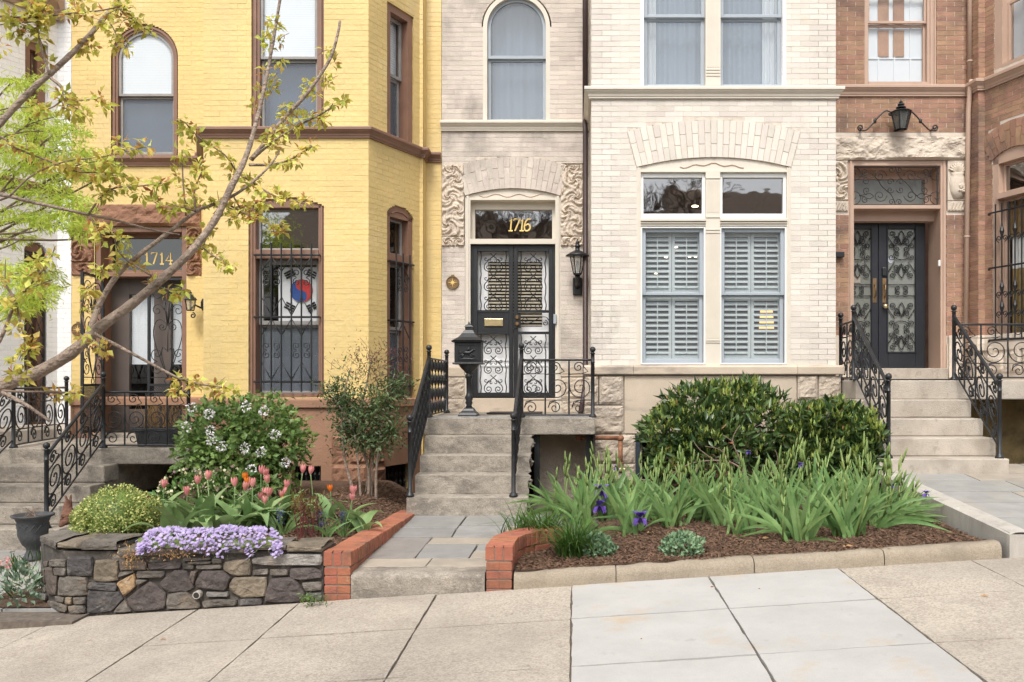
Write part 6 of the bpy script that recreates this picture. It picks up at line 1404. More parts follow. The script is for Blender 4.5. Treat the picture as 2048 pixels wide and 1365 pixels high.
# gas vent pipe
t=thing('gas_pipe','rusty iron gas pipe with a valve in front of the stone base','pipe',P(1241,960,9.75)); d=9.75
MB().tube([P(1156,876,d),P(1238,876,d)],.026,10).build('pipe', M['copper'], t, smooth=True); MB().tube([P(1241,880,d),P(1241,945,d)],.026,10).build('pipe', M['copper'], t, smooth=True); MB().tube([P(1241,940,d),P(1241,1045,d)],.020,10).build('pipe', M['concrete'], t, smooth=True)
MB().ball(P(1241,877,d),.040,12,8).build('elbow', M['copper'], t, smooth=True); MB().lathe(P(1158,876,d),[(.036,-.03),(.04,0),(.036,.03)],10).build('cap', M['copper'], t)
MB().lathe(P(1241,935,d),[(.03,-.06),(.045,-.04),(.045,-.01),(.03,0),(.04,.03),(.04,.05),(.028,.06)],10).build('valve', M['copper'], t); MB().tube([P(1233,940,d-.04),P(1250,940,d-.04)],.02,8).build('valve_wing', M['brass'], t)
# urn, rabbit, trough
ux=P(66,0,8.0); t=thing('urn_planter','dark cast urn planter at the foot of the 1714 steps','urn',(ux.x,8.0,-1.672)); s=8.0/F; zt=-(1029-VY)*s; H=zt+1.672
MB().lathe((ux.x,8.0,-1.672),[(.085,0),(.09,.02),(.07,.05),(.055,.09),(.06,.12),(.09,.15),(.11,.20),(.125,H*.55),(.13,H*.82),(.15,H*.93),(.178,H*.96),(.18,H),(.16,H),(.15,H-.03),(.001,H-.035)],20).build('bowl', M['pot'], t, smooth=True)
for k in range(14):
    an=2*PI*k/14; 
    for sg in (1,-1): MB().tube([(ux.x+(.108+.024*q)*math.cos(an+sg*q*.9),8.0+(.108+.024*q)*math.sin(an+sg*q*.9),-1.672+.2+(H*.8-.2)*q) for q in (0,.25,.5,.75,1)],.006,4).build('lattice', M['pot'], t)
MB().lathe((ux.x,8.0,-1.672+H-.03),[(.15,0),(.001,.02)],12).build('soil', M['mulch'], t)
for k in range(7): MB().tube([(ux.x+random.uniform(-.08,.08),8+random.uniform(-.08,.08),zt-.02),(ux.x+random.uniform(-.1,.1),8+random.uniform(-.1,.1),zt+random.uniform(.03,.08))],.003,4).build('dry_stem', M['twig'], t)
rx=P(136,0,6.95); z0=-1.19; t=thing('rabbit_statue','rusty cast rabbit ornament sitting on the stone wall by the variegated box','statue',(rx.x,6.95,z0)); k=.0041
def skin(name,verts,edges,rad,m,parent,lv=2):
    me=bpy.data.meshes.new(name); me.from_pydata(verts,edges,[]); o=link(name,me,m,parent); md=o.modifiers.new('skin','SKIN')
    for i,r in enumerate(rad): me.skin_vertices[0].data[i].radius=(r,r)
    me.skin_vertices[0].data[0].use_root=True; sb=o.modifiers.new('sub','SUBSURF'); sb.levels=lv; sb.render_levels=lv; return o
X0=rx.x
vv=[(X0+.02,6.95,z0+.06),(X0+.015,6.95,z0+.11),(X0-.0,6.95,z0+.155),(X0-.005,6.95,z0+.19),(X0-.03,6.95,z0+.195),(X0-.0,6.935,z0+.225),(X0-.01,6.93,z0+.27),(X0+.012,6.965,z0+.225),(X0+.012,6.97,z0+.27),(X0-.03,6.93,z0+.10),(X0-.045,6.925,z0+.02),(X0-.02,6.91,z0+.05),(X0-.045,6.905,z0+.012),(X0-.03,6.975,z0+.10),(X0-.045,6.98,z0+.02),(X0+.06,6.95,z0+.05)]
skin('body',vv,[(0,1),(1,2),(2,3),(3,4),(3,5),(5,6),(3,7),(7,8),(1,9),(9,10),(0,11),(11,12),(1,13),(13,14),(0,15)],[.055,.05,.032,.033,.016,.010,.008,.010,.008,.018,.014,.03,.016,.018,.014,.016],M['rust'],t)
a=P(270,0,9.75); b=P(352,0,9.75); t=thing('trough_planter','dark trough planter of dried twigs on the 1714 landing','planter',((a.x+b.x)/2,9.85,lzs[0])); z0=lzs[0]; H=.22
MB().hexa([(a.x+.03,9.75,z0),(b.x-.03,9.75,z0),(b.x-.03,9.98,z0),(a.x+.03,9.98,z0),(a.x,9.72,z0+H),(b.x,9.72,z0+H),(b.x,10.0,z0+H),(a.x,10.0,z0+H)]).build('trough', M['pot'], t, bevel=.008)
MB().b3(a.x-.02,b.x+.02,9.70,10.02,z0+H-.03,z0+H).build('rim', M['pot'], t, bevel=.008)
tw_=MB()
for k in range(90):
    x=random.uniform(a.x+.06,b.x-.02); y=random.uniform(9.78,9.96); q=Vector((x,y,z0+H)); pts=[q]
    for j in range(4): q=q+Vector((random.uniform(-.04,.04),random.uniform(-.03,.03),random.uniform(.03,.10))); pts.append(q)
    tw_.tube(pts,[.0028,.0025,.002,.0016,.001],4)
tw_.build('dry_twigs', M['dry'], t)
# ================================================================ PLANTS
random.seed(11); rng = np.random.default_rng(11)
def unit(n):
    v=rng.normal(size=(n,3)); return v/np.linalg.norm(v,axis=1,keepdims=True)
def blobs(bl,n,shell=.35,zmin=None,bump=.18,cull=.62):
    """points in the outer shells of ellipsoids [(c, (rx,ry,rz))], with outward directions"""
    ar=np.array([b[1][0]*b[1][2]+b[1][0]*b[1][1] for b in bl]); idx=rng.choice(len(bl),n,p=ar/ar.sum()); C_=np.array([tuple(b[0]) for b in bl])[idx]; R_=np.array([b[1] for b in bl])[idx]
    D=unit(n); k=1-shell*rng.random(n)**1.4
    ph=np.array([noise.noise(Vector((d[0]*2.3+i*.7,d[1]*2.3,d[2]*2.3+c[0]*2))) for d,i,c in zip(D,idx,C_)]); k=k*(1+bump*ph*1.6)
    Pn=C_+D*R_*k[:,None]
    keep=np.ones(n,bool)
    for i,(c,r) in enumerate(bl):
        q=((Pn-np.array(tuple(c)))/np.array(r)); inside=(np.linalg.norm(q,axis=1)<cull); keep&=~inside
    if zmin is not None: keep&=Pn[:,2]>zmin
    return Pn[keep],D[keep]
def foliage(name,Pn,D,L,Wd,m,parent,up=.5,jit=.7,nrm=None,fold=.25,curl=.15,local=False,kind=None):
    n=len(Pn); dirs=D+rng.normal(size=(n,3))*jit+np.array([0,0,up]); l=L*(.7+.6*rng.random(n)); w=Wd*(.75+.5*rng.random(n))
    if nrm is None: nrm=D*1.0+np.array([0,-.1,.6])+rng.normal(size=(n,3))*.5
    V,Fq=leaves(Pn,dirs,l,w,nrm,fold,curl); return link(name,npmesh(name,V,Fq),m,parent,local,kind=kind)
def pxb(lst,dfn):                              # (px,py,rx,ry,d[,ry_depth]) -> ellipsoids
    return [(P(x,y,d),(rx*d/F,(dy if dy else rx*d/F*.8),ry*d/F)) for x,y,rx,ry,d,dy in lst]
def branch(b,p,q,r0,r1,j=.03,n=5):
    pts=[]
    for i in range(n+1):
        t=i/n; v=Vector(p).lerp(Vector(q),t); pts.append(v+Vector((random.uniform(-j,j),random.uniform(-j,j),random.uniform(-j,j)))*(0<i<n))
    b.tube(pts,[r0+(r1-r0)*i/n for i in range(n+1)],5); return pts

# laurel hedge under the bay window: two shrubs grown together
for k,(lab,bl) in enumerate((('dark glossy laurel shrub under the cream bay window, left half of the hedge',[(1340,850,55,48,9.2,.4),(1400,815,80,55,9.35,.45),(1470,800,75,50,9.4,.45),(1430,880,110,75,9.15,.5),(1512,842,62,72,9.3,.5),(1360,900,60,50,9.1,.4)]),
                             ('laurel shrub with pale new tips beside the right railing, right half of the hedge',[(1606,862,44,48,8.95,.4),(1655,855,62,52,8.9,.45),(1705,868,46,52,8.85,.4),(1630,915,72,62,8.85,.45),(1695,915,58,62,8.8,.45)]))):
    bl=pxb(bl,None); t=thing('laurel_shrub',lab,'shrub',(bl[3][0].x,9.2,-1.25),'laurel hedge')
    bl=[(c_+Vector((0,0,-.07 if k==0 else -.025)),r_) for c_,r_ in bl]; Pn,D=blobs(bl,6500,.4,-1.12,.28)
    foliage('foliage',Pn,D,.112,.040,M['l_laurel'],t,.35,.55,curl=.1)
    tp=D[:,2]>(-.15 if k else .1); s=rng.random(len(Pn))<(.42 if k else .26); Q=Pn[tp&s]; Q=Q+np.array([0,0,.02])
    foliage('new_foliage',Q,D[tp&s]*.3,.085,.026,M['l_laurelnew'],t,1.2,.5,curl=.05); Q3=Pn[s][rng.random(int(s.sum()))<.25]; foliage('new_tips',np.repeat(Q3,6,axis=0)+rng.normal(size=(len(Q3)*6,3))*.018+np.array([0,-.01,.03]),np.tile(np.array([[0,-.1,1.0]]),(len(Q3)*6,1)),.075,.02,M['l_laurelnew'],t,.6,.4)
    s=rng.random(len(Pn))<(.022 if k else .008); foliage('rusty_foliage',Pn[s],D[s],.09,.03,M['l_rust'],t,.2,.7)
    b=MB(); 
    for i in range(26):
        c,r=random.choice(bl); an=random.uniform(0,2*PI)
        branch(b,(t.location.x+random.uniform(-.3,.3),9.3+random.uniform(-.2,.2),-1.25),tuple(c+Vector((r[0]*math.cos(an)*.7,r[1]*math.sin(an)*.6,random.uniform(-.3,.5)*r[2]))),.016,.005,.04)
    b.build('stems',M['barkdark'],t)
# bare arching twigs in front of the hedge
t=thing('bare_twig_shrub','bare reddish arching twigs in front of the dark hedge','shrub',P(1500,1000,8.4)); tw=[[(1500,1010,2.2),(1490,950,2),(1460,925,1.6),(1420,922,1.3),(1380,928,1),(1340,950,.8)],[(1490,950,1.6),(1478,915,1.2),(1465,880,.9),(1480,850,.7)],[(1500,1005,2),(1530,960,1.4),(1560,935,1),(1580,925,.8)],[(1430,922,1),(1400,900,.8),(1385,880,.6)],[(1400,925,.8),(1390,950,.6),(1360,975,.5)],[(1468,885,.8),(1445,870,.6)],[(1540,950,.8),(1555,920,.6),(1550,900,.5)],[(1460,925,1),(1440,900,.7),(1410,893,.5)]]
for br in tw: MB().tube(smooth_pts([P(x,y,8.4) for x,y,r in br],4),[max(.003,br[min(len(br)-1,i//4)][2]*8.4/F) for i in range((len(br)-1)*4+1)],5).build('branch',M['twig'],t)
Q=np.array([tuple(P(random.uniform(1340,1560),random.gauss(950,22),8.35+random.uniform(-.1,.15))) for _ in range(260)]); foliage('dry_foliage',Q,unit(260)*.5,.035,.012,M['l_nanred'],t,.2,.9)

# viburnum with blush flower heads
bl=pxb([(440,860,75,62,8.8,.4),(520,850,80,58,8.8,.45),(570,885,48,50,8.75,.35),(480,910,105,55,8.75,.45),(400,905,42,55,8.7,.35),(500,955,85,40,8.75,.4)],None)
t=thing('viburnum_shrub','rounded green viburnum shrub with white flower heads before the yellow bay','shrub',P(490,1000,8.8))
Pn,D=blobs(bl,5200,.55,-1.18,.25,.4); foliage('foliage',Pn,D,.075,.044,M['l_vib'],t,.15,.7,curl=.12)
b=MB()
for i in range(30):
    c,r=random.choice(bl); an=random.uniform(0,2*PI); branch(b,(t.location.x+random.uniform(-.1,.1),8.8+random.uniform(-.1,.1),-1.22),tuple(c+Vector((r[0]*math.cos(an)*.8,r[1]*math.sin(an)*.5,random.uniform(-.4,.7)*r[2]))),.014,.004,.05)
b.build('stems',M['barkdark'],t)
for (x,y) in ((384,815),(493,814),(418,829),(528,822),(373,853),(419,861),(423,880),(444,893),(490,897),(523,905),(550,870),(398,939),(571,925),(502,940)):
    c=P(x,y,8.32 if 400<x<560 else 8.45); U=unit(46); Q=np.array(tuple(c))+U*.040*(.75+.35*rng.random((46,1))); foliage('flower_head',Q,U,.022,.019,M['petal_white'],t,0,.5,fold=.05)
# nandina
t=thing('nandina_shrub','tall open nandina shrub with thin bare stems and reddish tips at the bay corner','shrub',P(720,1000,9.0)); stems=[[(712,1003,3.2),(700,960,3),(688,910,2.6),(684,840,2),(690,780,1.4),(702,735,1)],[(735,1003,3.4),(738,950,3),(728,900,2.6),(722,830,2),(735,760,1.4),(745,710,1)],[(752,1003,3),(752,950,2.6),(757,900,2.2),(765,840,1.6),(780,780,1.2),(790,745,.8)],[(722,1003,2.4),(716,930,2),(706,860,1.5),(670,800,1),(655,770,.8)],[(742,1003,2),(748,900,1.6),(770,820,1.2),(800,780,.9),(818,760,.7)],[(728,1003,1.6),(740,920,1.3),(750,830,1),(755,760,.8)]]
Qs=[]
for i,br in enumerate(stems):
    dd=9.0+[-.05,.05,.0,-.1,.08,.12][i]; pts=smooth_pts([P(x,y,dd) for x,y,r in br],5); MB().tube(pts,[max(.004,br[min(5,j//5)][2]*dd/F) for j in range(len(pts))],6).build('stem',M['bark'],t)
    for j,p in enumerate(pts):
        if j>9:
            for _ in range(7): Qs.append(p+Vector((random.gauss(0,.12),random.gauss(0,.10),random.gauss(0,.07))))
bl=pxb([(690,800,45,45,9,.25),(725,830,55,50,9,.3),(770,800,45,45,9,.25),(740,880,55,40,9,.3),(795,770,28,25,9,.15),(665,780,22,22,9,.12),(700,860,40,40,9,.25),(780,860,35,40,9,.2)],None); Pn,D=blobs(bl,4200,.95,None,.3,0)
A_=np.concatenate([Pn,np.array([tuple(q) for q in Qs])]); D=np.concatenate([D,unit(len(Qs))]); foliage('foliage',A_,D*.6,.058,.017,M['l_nan'],t,-.05,.6)
Q=np.array([tuple(P(random.gauss(738,36),random.gauss(728,20),9.0+random.gauss(0,.1))) for _ in range(420)]); foliage('red_foliage',Q,unit(420)*.5,.04,.009,M['l_nanred'],t,.5,.6)
b=MB()
for i in range(60):
    x,y=random.gauss(735,36),random.gauss(745,22); p=P(x,y,9); branch(b,p,p+Vector((random.gauss(0,.08),random.gauss(0,.05),.10)),.0025,.0015,.01,3)
b.build('twigs',M['l_nanred'],t)
# variegated box
c=P(235,1040,6.9); t=thing('box_shrub','round yellow green variegated box shrub behind the fieldstone wall','shrub',(c.x,6.9,-1.2))
bl=[(c+Vector((0,0,.0)),(.33,.3,.26)),(c+Vector((-.12,-.05,-.06)),(.2,.22,.18)),(c+Vector((.14,-.03,-.05)),(.19,.2,.18))]
Pn,D=blobs(bl,15000,.22,-1.21,.16,.5); s=rng.random(len(Pn)); foliage('pale_foliage',Pn[s<.62],D[s<.62],.021,.014,M['l_box'],t,.3,.8); foliage('foliage',Pn[s>=.62],D[s>=.62],.021,.013,M['l_boxd'],t,.3,.8)
MB().lathe((c.x,6.9,-1.22),[(.2,0),(.24,.1),(.22,.22),(.12,.32),(.01,.34)],14).build('inner_growth',M['l_boxd'],t,smooth=True)
b=MB(); [branch(b,(c.x,6.9,-1.22),tuple(c+Vector((random.uniform(-.2,.2),random.uniform(-.15,.15),random.uniform(0,.2)))),.01,.003) for _ in range(10)]; b.build('stems',M['barkdark'],t)

# irises
def blade(L,w,bend,twist,seg=7):
    V=[];Fq=[]
    for i in range(seg+1):
        s=i/seg; ww=w*(.75+.5*s if s<.45 else (1-((s-.45)/.55)**1.6)*.98+.02)*.5; x=bend*s*s*L; z=L*(s-.25*abs(bend)*s*s); a=twist*s
        V+=[(x-ww*math.cos(a), -ww*math.sin(a)*.6, z+ww*bend*s),(x,ww*.25,z),(x+ww*math.cos(a), ww*math.sin(a)*.6, z-ww*bend*s)]
    for i in range(seg):
        k=i*3; Fq+=[(k,k+1,k+4,k+3),(k+1,k+2,k+5,k+4)]
    me=bpy.data.meshes.new('leaf'); me.from_pydata(V,[],Fq); me.polygons.foreach_set('use_smooth',[True]*len(Fq)); me.update(); return me
def withm(me,m): me.materials.append(m); return me
BL=[withm(blade(1,.062+.02*random.random(),bd,random.uniform(-.5,.5)),M['l_iris']) for bd in (.05,.12,.2,.3,.42,.6,.85,-.1)]
sb=MB(); sb.tube([(0,0,0),(.01,0,.4),(.0,0,.78)],[.007,.006,.005],6)
for z,dx in ((.55,.03),(.70,-.025),(.80,.0)): sb.tube([(0,0,z-.02),(dx*.7,0,z+.05),(dx,0,z+.12),(dx*1.1,0,z+.17)],[.006,.0105,.009,.002],6)
SBm=bpy.data.meshes.new('bud_stalk'); SBm.from_pydata(sb.V,[],sb.F); SBm.polygons.foreach_set('use_smooth',[True]*len(sb.F)); SBm.materials.append(M['l_irisbud'])
def place(me,name,parent,loc,rot,sc):
    o=bpy.data.objects.new(name,me); COL.objects.link(o); o.parent=parent; o.matrix_parent_inverse=Matrix.Translation(parent.location).inverted(); o.location=loc; o.rotation_euler=rot; o.scale=sc; return o
def iris_flower(p,parent,s=1.0,m='petal_purple'):
    Cc=[];D=[];Nn=[]
    for k in range(3):
        a=2*PI*k/3+.5
        for j in (-.35,0,.35): Cc.append(p); D.append((math.cos(a+j),math.sin(a+j),.9)); Nn.append((-math.cos(a),-math.sin(a),.4))
        a+=PI/3
        for j in (-.4,0,.4): Cc.append(p); D.append((math.cos(a+j)*.9,math.sin(a+j)*.9,-.75)); Nn.append((math.cos(a),math.sin(a),.8))
    V,Fq=leaves([tuple(c) for c in Cc],D,.085*s,.055*s,np.array(Nn),.1,.35); return link('flower',npmesh('flower',V,Fq),M[m],parent)
clumps=[(1128,1024,.46),(1170,1046,.50),(1222,1036,.52),(1262,1066,.50),(1305,1040,.50),(1352,1052,.50),(1405,1040,.52),(1448,1050,.54),(1500,1036,.54),(1548,1052,.52),(1600,1082,.52),(1640,1050,.54),(1688,1074,.54),(1728,1046,.56),(1758,1052,.52),(1786,1046,.42),(1480,1068,.40),(1200,1016,.5),(1290,1020,.5),(1380,1020,.52),(1580,1024,.56),(1660,1024,.56),(1750,1020,.5)]
ilab=['iris clump leaning left over the path at the left end of the bed','broad iris clump behind the grassy tufts','iris clump carrying two open purple flowers','iris clump in front with one drooping purple flower','iris clump just right of the drooping purple flower','iris clump behind the right blue-green stonecrop','iris clump below the cellar window, right of the stonecrop','tall iris clump left of the bed centre','iris clump below the bare twigs','iris clump at the middle front of the bed','low iris clump nearest the kerb with one blade over the edge','iris clump in the middle of the right thick group','front iris clump of the right group by the kerb','tall iris clump of the right group with many buds','iris clump leaning right towards the concrete ramp','short iris clump at the right end of the bed','short iris fan in front at the bed centre','iris clump standing before the gas pipe','iris clump before the dark cellar window frame','iris clump in the back row behind the right stonecrop','iris clump in the back row below the hedge middle','iris clump in the back row below the right laurel','iris clump in the back row near the right railing']
for i,(x,y,h) in enumerate(clumps):
    b0=PG(x,y,zr); t=thing('iris_clump',ilab[i],'iris',tuple(b0),'irises in the right bed'); n=32 if i<15 else 22; lean=-.35 if i==0 else (.25 if i in (14,15) else 0)
    for k in range(n):
        f=(k/(n-1)-.5)*2; az=random.choice((0,PI))+random.gauss(0,.5); spread=random.gauss(0,.25)
        if lean: spread=abs(spread)+.25; az=(PI if lean<0 else 0)+random.gauss(0,.6)
        me=random.choice(BL[:5] if abs(spread)<.35 else BL[3:7]); L=h*random.uniform(.65,1.12)
        place(me,'leaf',t,(b0.x+random.gauss(0,.055),b0.y+random.gauss(0,.05),b0.z-.02),(random.gauss(0,.15),abs(spread)*1.25,az),(L*1.1,L*random.uniform(.8,1.2),L))
    for k in range(random.choice((3,4,4)) if i not in (3,10,16) else 1):
        L=h*random.uniform(1.0,1.45); place(SBm,'bud_stalk',t,(b0.x+random.gauss(0,.07),b0.y+random.gauss(0,.06),b0.z),(random.gauss(0,.1),random.gauss(lean*.8,.12),random.uniform(0,6)),(1,1,L))
    if i==2:
        for fx,fy in ((1203,982),(1199,1012)): iris_flower(P(fx,fy,b0.y-.2),t,1.1)
    if i==3: iris_flower(P(1280,1036,b0.y-.16),t,1.05)
    if i==17: iris_flower(P(1233,936,b0.y),t,.5)
    if i==14: iris_flower(P(1852,988,b0.y-.05),t,.5); MB().tube([b0,P(1820,1010,b0.y),P(1838,992,b0.y),P(1850,988,b0.y-.05)],.006,5).build('stalk',M['l_irisbud'],t)
    if i in (8,10,13): iris_flower(P({8:1497,10:1602,13:1787}[i],{8:905,10:930,13:972}[i],b0.y-.04),t,.34,'petal_purple')
# grassy tufts and stonecrop
for x,y,lab,n in ((1085,1085,'grassy tuft spilling over the curved brick border',260),(1150,1112,'grassy tuft beside the left blue-green stonecrop',260),(1045,1075,'small grassy tuft on the corner of the curved brick border',70)):
    b0=PG(x,y,zr); b0.z=max(b0.z,-1.36); t=thing('grass_tuft',lab,'grass',tuple(b0),'grassy tufts'); V=[];Fq=[]
    for k in range(n):
        az=random.uniform(0,2*PI); L=random.uniform(.28,.5); w=.012; bx=b0.x+random.gauss(0,.06); by=b0.y+random.gauss(0,.05); out=random.uniform(.45,1.35); q=len(V); S=(-math.sin(az),math.cos(az))
        for j in range(6):
            s=j/5; r=L*out*.8*s**1.3; z=L*(s*1.0-out*.55*s*s); ww=w*(1-s**2*.95)*.5; V+=[(bx+math.cos(az)*r+S[0]*ww,by+math.sin(az)*r+S[1]*ww,b0.z+z),(bx+math.cos(az)*r-S[0]*ww,by+math.sin(az)*r-S[1]*ww,b0.z+z)]
        for j in range(5): Fq.append((q+2*j,q+2*j+1,q+2*j+3,q+2*j+2))
    link('blades',npmesh('blades',V,Fq),M['l_grass'],t)
for x,y,lab,r in ((1195,1112,'low blue-green stonecrop mound beside the grassy tufts',.13),(1367,1110,'round blue-green stonecrop mound alone on the mulch',.15)):
    b0=PG(x,y,zr); b0.y+=.06; t=thing('stonecrop',lab,'stonecrop',tuple(b0),'stonecrop mounds'); Pn,D=blobs([(Vector((b0.x,b0.y,b0.z+.03)),(r,r,.12))],1100,.3,b0.z-.01,.15)
    foliage('foliage',Pn,D,.034,.026,M['l_sedum'],t,.5,.5,fold=.3)
t=thing('weed_fern','small green fern growing at the foot of the brick pier','weed',P(628,1205,6.1)); c=P(628,1198,6.08); n=120
Q=np.array([tuple(c+Vector((random.gauss(0,.05),random.gauss(-.02,.02),random.gauss(0,.018)))) for _ in range(n)]); foliage('fronds',Q,unit(n)*.7,.03,.010,M['l_vib'],t,.2,.5)
# tulips
TL=[]
def tleaf(bend,w):
    V=[];Fq=[];sg=8
    for i in range(sg+1):
        s=i/sg; ww=w*math.sin(PI*min(1,.12+.88*s)**.8)*.5+.002; a=bend*s*1.9; x=math.sin(a)/max(.2,bend*1.9)*1.0 if bend>.05 else s*.05; x=0;z=0
        V+=[]
        # integrate the arc
        X=sum(math.sin(bend*1.9*(j+.5)/sg)/sg for j in range(i)); Zz=sum(math.cos(bend*1.9*(j+.5)/sg)/sg for j in range(i))
        nx_,nz_=-math.cos(bend*1.9*s),math.sin(bend*1.9*s)
        V+=[(X+nx_*ww*.45,-ww,Zz+nz_*ww*.45),(X,0,Zz),(X+nx_*ww*.45,ww,Zz+nz_*ww*.45)]
    for i in range(sg):
        k=i*3; Fq+=[(k,k+1,k+4,k+3),(k+1,k+2,k+5,k+4)]
    me=bpy.data.meshes.new('leaf'); me.from_pydata(V,[],Fq); me.polygons.foreach_set('use_smooth',[True]*len(Fq)); me.update(); return withm(me,M['l_tulip'])
TL=[tleaf(b_,.2+.05*random.random()) for b_ in (.3,.5,.75,1.0,1.25)]
def tulip_head(m,open_=0.0):
    b=MB()
    for k in range(6):
        a=2*PI*k/6+(.0 if k%2 else .1); rr=1.0 if k%2 else .9; L=[]
        for j in range(7):
            s=j/6; r=(.34*math.sin(PI*min(.98,s*.62+.08))+open_*s*.2)*rr; wd_=.24*math.sin(PI*(.12+.86*s))**.7
            for e in (-1,-.5,0,.5,1):
                an=a+e*wd_*2.4; L.append((r*math.cos(an)*(1-.06*abs(e)),r*math.sin(an)*(1-.06*abs(e)),s*1.0-.05*abs(e)*s))
        q=len(b.V); b.V+=L
        for j in range(6):
            for e in range(4): b.F.append((q+j*5+e,q+j*5+e+1,q+(j+1)*5+e+1,q+(j+1)*5+e))
    me=bpy.data.meshes.new('flower'); me.from_pydata(b.V,[],b.F); me.polygons.foreach_set('use_smooth',[True]*len(b.F)); me.materials.append(m); return me
HP,HO,HPO=tulip_head(M['petal_pink']),tulip_head(M['petal_orange'],.35),tulip_head(M['petal_pink'],.5)
tul=[(328,967,'p',7.4,'pink tulip alone at the left above the hellebores'),(374.5,981,'p',7.2,'low pink tulip in front of the hellebores'),(395,959,'p',7.1,'large pink tulip left of the tallest left tulip'),(415,950,'p',7.1,'tallest pink tulip of the left pair'),(470,964,'p',6.95,'large pink tulip left of the orange pair'),(490,972,'p',7.1,'small pink tulip under the orange pair'),(505,965,'p',7.0,'pink tulip right of the orange pair'),(522,939,'p',7.5,'tall pink tulip at the top of the middle group'),(530,944,'p',7.45,'pink tulip tucked beside the tallest middle one'),(535,957,'p',7.3,'pink tulip right of the middle group top'),(520,990,'p',7.1,'small pink tulip at the left of the low cluster of four'),(529,984,'p',7.15,'pink tulip at the top of the low cluster of four'),(537,984,'p',7.1,'pink tulip at the right of the low cluster of four'),(529.5,998,'p',7.0,'lowest pink tulip of the cluster of four'),(574,968,'p',7.3,'deep pink tulip above the small cluster of three'),(563,986,'p',7.2,'left pink tulip of the small cluster of three'),(571,983,'p',7.2,'right pink tulip of the small cluster of three'),(605,937,'p',7.7,'left of the two tall pink tulips before the cellar window'),(621,939,'p',7.7,'right of the two tall pink tulips before the cellar window'),(706,979,'P',7.5,'open deep pink tulip at the right end of the bed'),(704,992,'p',7.45,'small pale pink tulip below the open one at right'),(298,1000,'p',7.1,'pink tulip half hidden behind the variegated box'),(490,951,'o',7.3,'upper orange tulip of the pair in the middle'),(494,960,'o',7.25,'lower orange tulip of the pair in the middle'),(661,974,'o',7.6,'single orange tulip standing apart at the right'),(568,994,'o',7.15,'orange tulip below the small pink cluster of three')]
for i,(x,y,c,d,lab) in enumerate(tul):
    hd=P(x,y+9,d); g0=Vector((hd.x+random.gauss(0,.025),hd.y+random.uniform(-.06,.04),0)); g0.z=zl(g0.x,g0.y); t=thing('tulip',lab,'tulip',tuple(g0),'tulips in the left bed')
    MB().tube(smooth_pts([g0-Vector((0,0,.02)),g0*.5+hd*.5+Vector((random.gauss(0,.012),0,0)),hd],4),.0055,6).build('stem',M['l_tulip'],t,smooth=True)
    sz=.083 if c!='o' else .068
    if y>985: sz*=.85
    place({'p':HP,'o':HO,'P':HPO}[c],'flower',t,tuple(hd-Vector((0,0,.004))),(random.gauss(0,.1),random.gauss(0,.1),random.uniform(0,6)),(sz,sz,sz))
    for k in range(3 if c!='o' else 2):
        L=random.uniform(.26,.42); az=random.uniform(0,2*PI) if k else random.uniform(-2.6,-.5); place(random.choice(TL[1:] if k else TL[:3]),'leaf',t,(g0.x+random.gauss(0,.012),g0.y,g0.z),(0,random.uniform(.05,.3),az),(L,L*random.uniform(.8,1.25),L))
for x,y,d,n in ((345,1062,6.75,5),(420,1060,6.8,6),(470,1058,6.8,6),(385,1052,7.0,5),(515,1055,6.85,5),(445,1045,7.1,5),(545,1050,7.0,4),(720,1042,7.35,4)):
    g0=P(x,y,d); g0.z=zl(g0.x,g0.y); t=thing('tulip_foliage',{345:'leafy tulip clump without flower next to the variegated box',420:'broad arching tulip leaves left of the bed centre',470:'broad arching tulip leaves at the middle front above the phlox',385:'tulip leaf clump behind the left front leaves',515:'tulip leaf clump right of the middle above the phlox',445:'tulip leaf clump in the second row',545:'tulip leaf clump left of the dark peony shoots',720:'tulip leaves alone on the wood chips at right'}[x],'tulip leaves',tuple(g0),'flowerless tulip leaves')
    for k in range(n+2):
        L=random.uniform(.30,.46); place(random.choice(TL[1:]),'leaf',t,(g0.x+random.gauss(0,.05),g0.y+random.gauss(0,.04),g0.z),(0,random.uniform(.05,.45),random.uniform(0,2*PI)),(L,L*random.uniform(1,1.4),L))
# creeping phlox on the wall
t=thing('phlox_mat','mat of lilac creeping phlox spilling over the fieldstone wall','phlox',P(420,1100,6.25)); Q=[];
for k in range(1050):
    u=random.random()
    while noise.noise(Vector((u*16,9.1,4)))<-.48: u=random.random()
    x=275+290*u; w8=noise.noise(Vector((u*7,.5,2)))*.5+.5; ht=10+8*math.sin(u*9)+ (10 if .55<u<.95 else 0); d=6.12+(.22+.34*w8)*random.random()**1.2*(.25+.75*math.sin(PI*u)**.5); top=-1.165+.05*math.sin(PI*min(1,max(0,(d-6.1)/.45)))*(1.2 if u>.55 else .9)+.055*(w8-.4)-.03*(1-math.sin(PI*u)**.4); z=top+random.uniform(-.01,.025)
    if d<6.24: z-=random.random()**1.5*(.02+.16*(noise.noise(Vector((u*11,3.7,1)))*.5+.5)**1.3)
    Q.append((P(x,0,d).x,d-.015,z))
Q=np.array(Q); V_=[];F_=[]
for k,q in enumerate(Q):
    nrm=np.array([random.gauss(0,.4),-.55+random.gauss(0,.3),.9]); nrm/=np.linalg.norm(nrm); a=np.cross(nrm,[1,0,.1]); a/=np.linalg.norm(a); c=np.cross(nrm,a); ph=random.uniform(0,6)
    D=[a*math.cos(ph+2*PI*j/5)+c*math.sin(ph+2*PI*j/5) for j in range(5)]; V,Fq=leaves(np.array([q]*5),np.array(D),.0155,.0125,np.array([nrm]*5),.02,.05); F_.append(Fq+sum(len(v) for v in V_) if False else Fq+25*k); V_.append(V)
link('flowers',npmesh('flowers',np.concatenate(V_),np.concatenate(F_)),M['petal_lilac'],t)
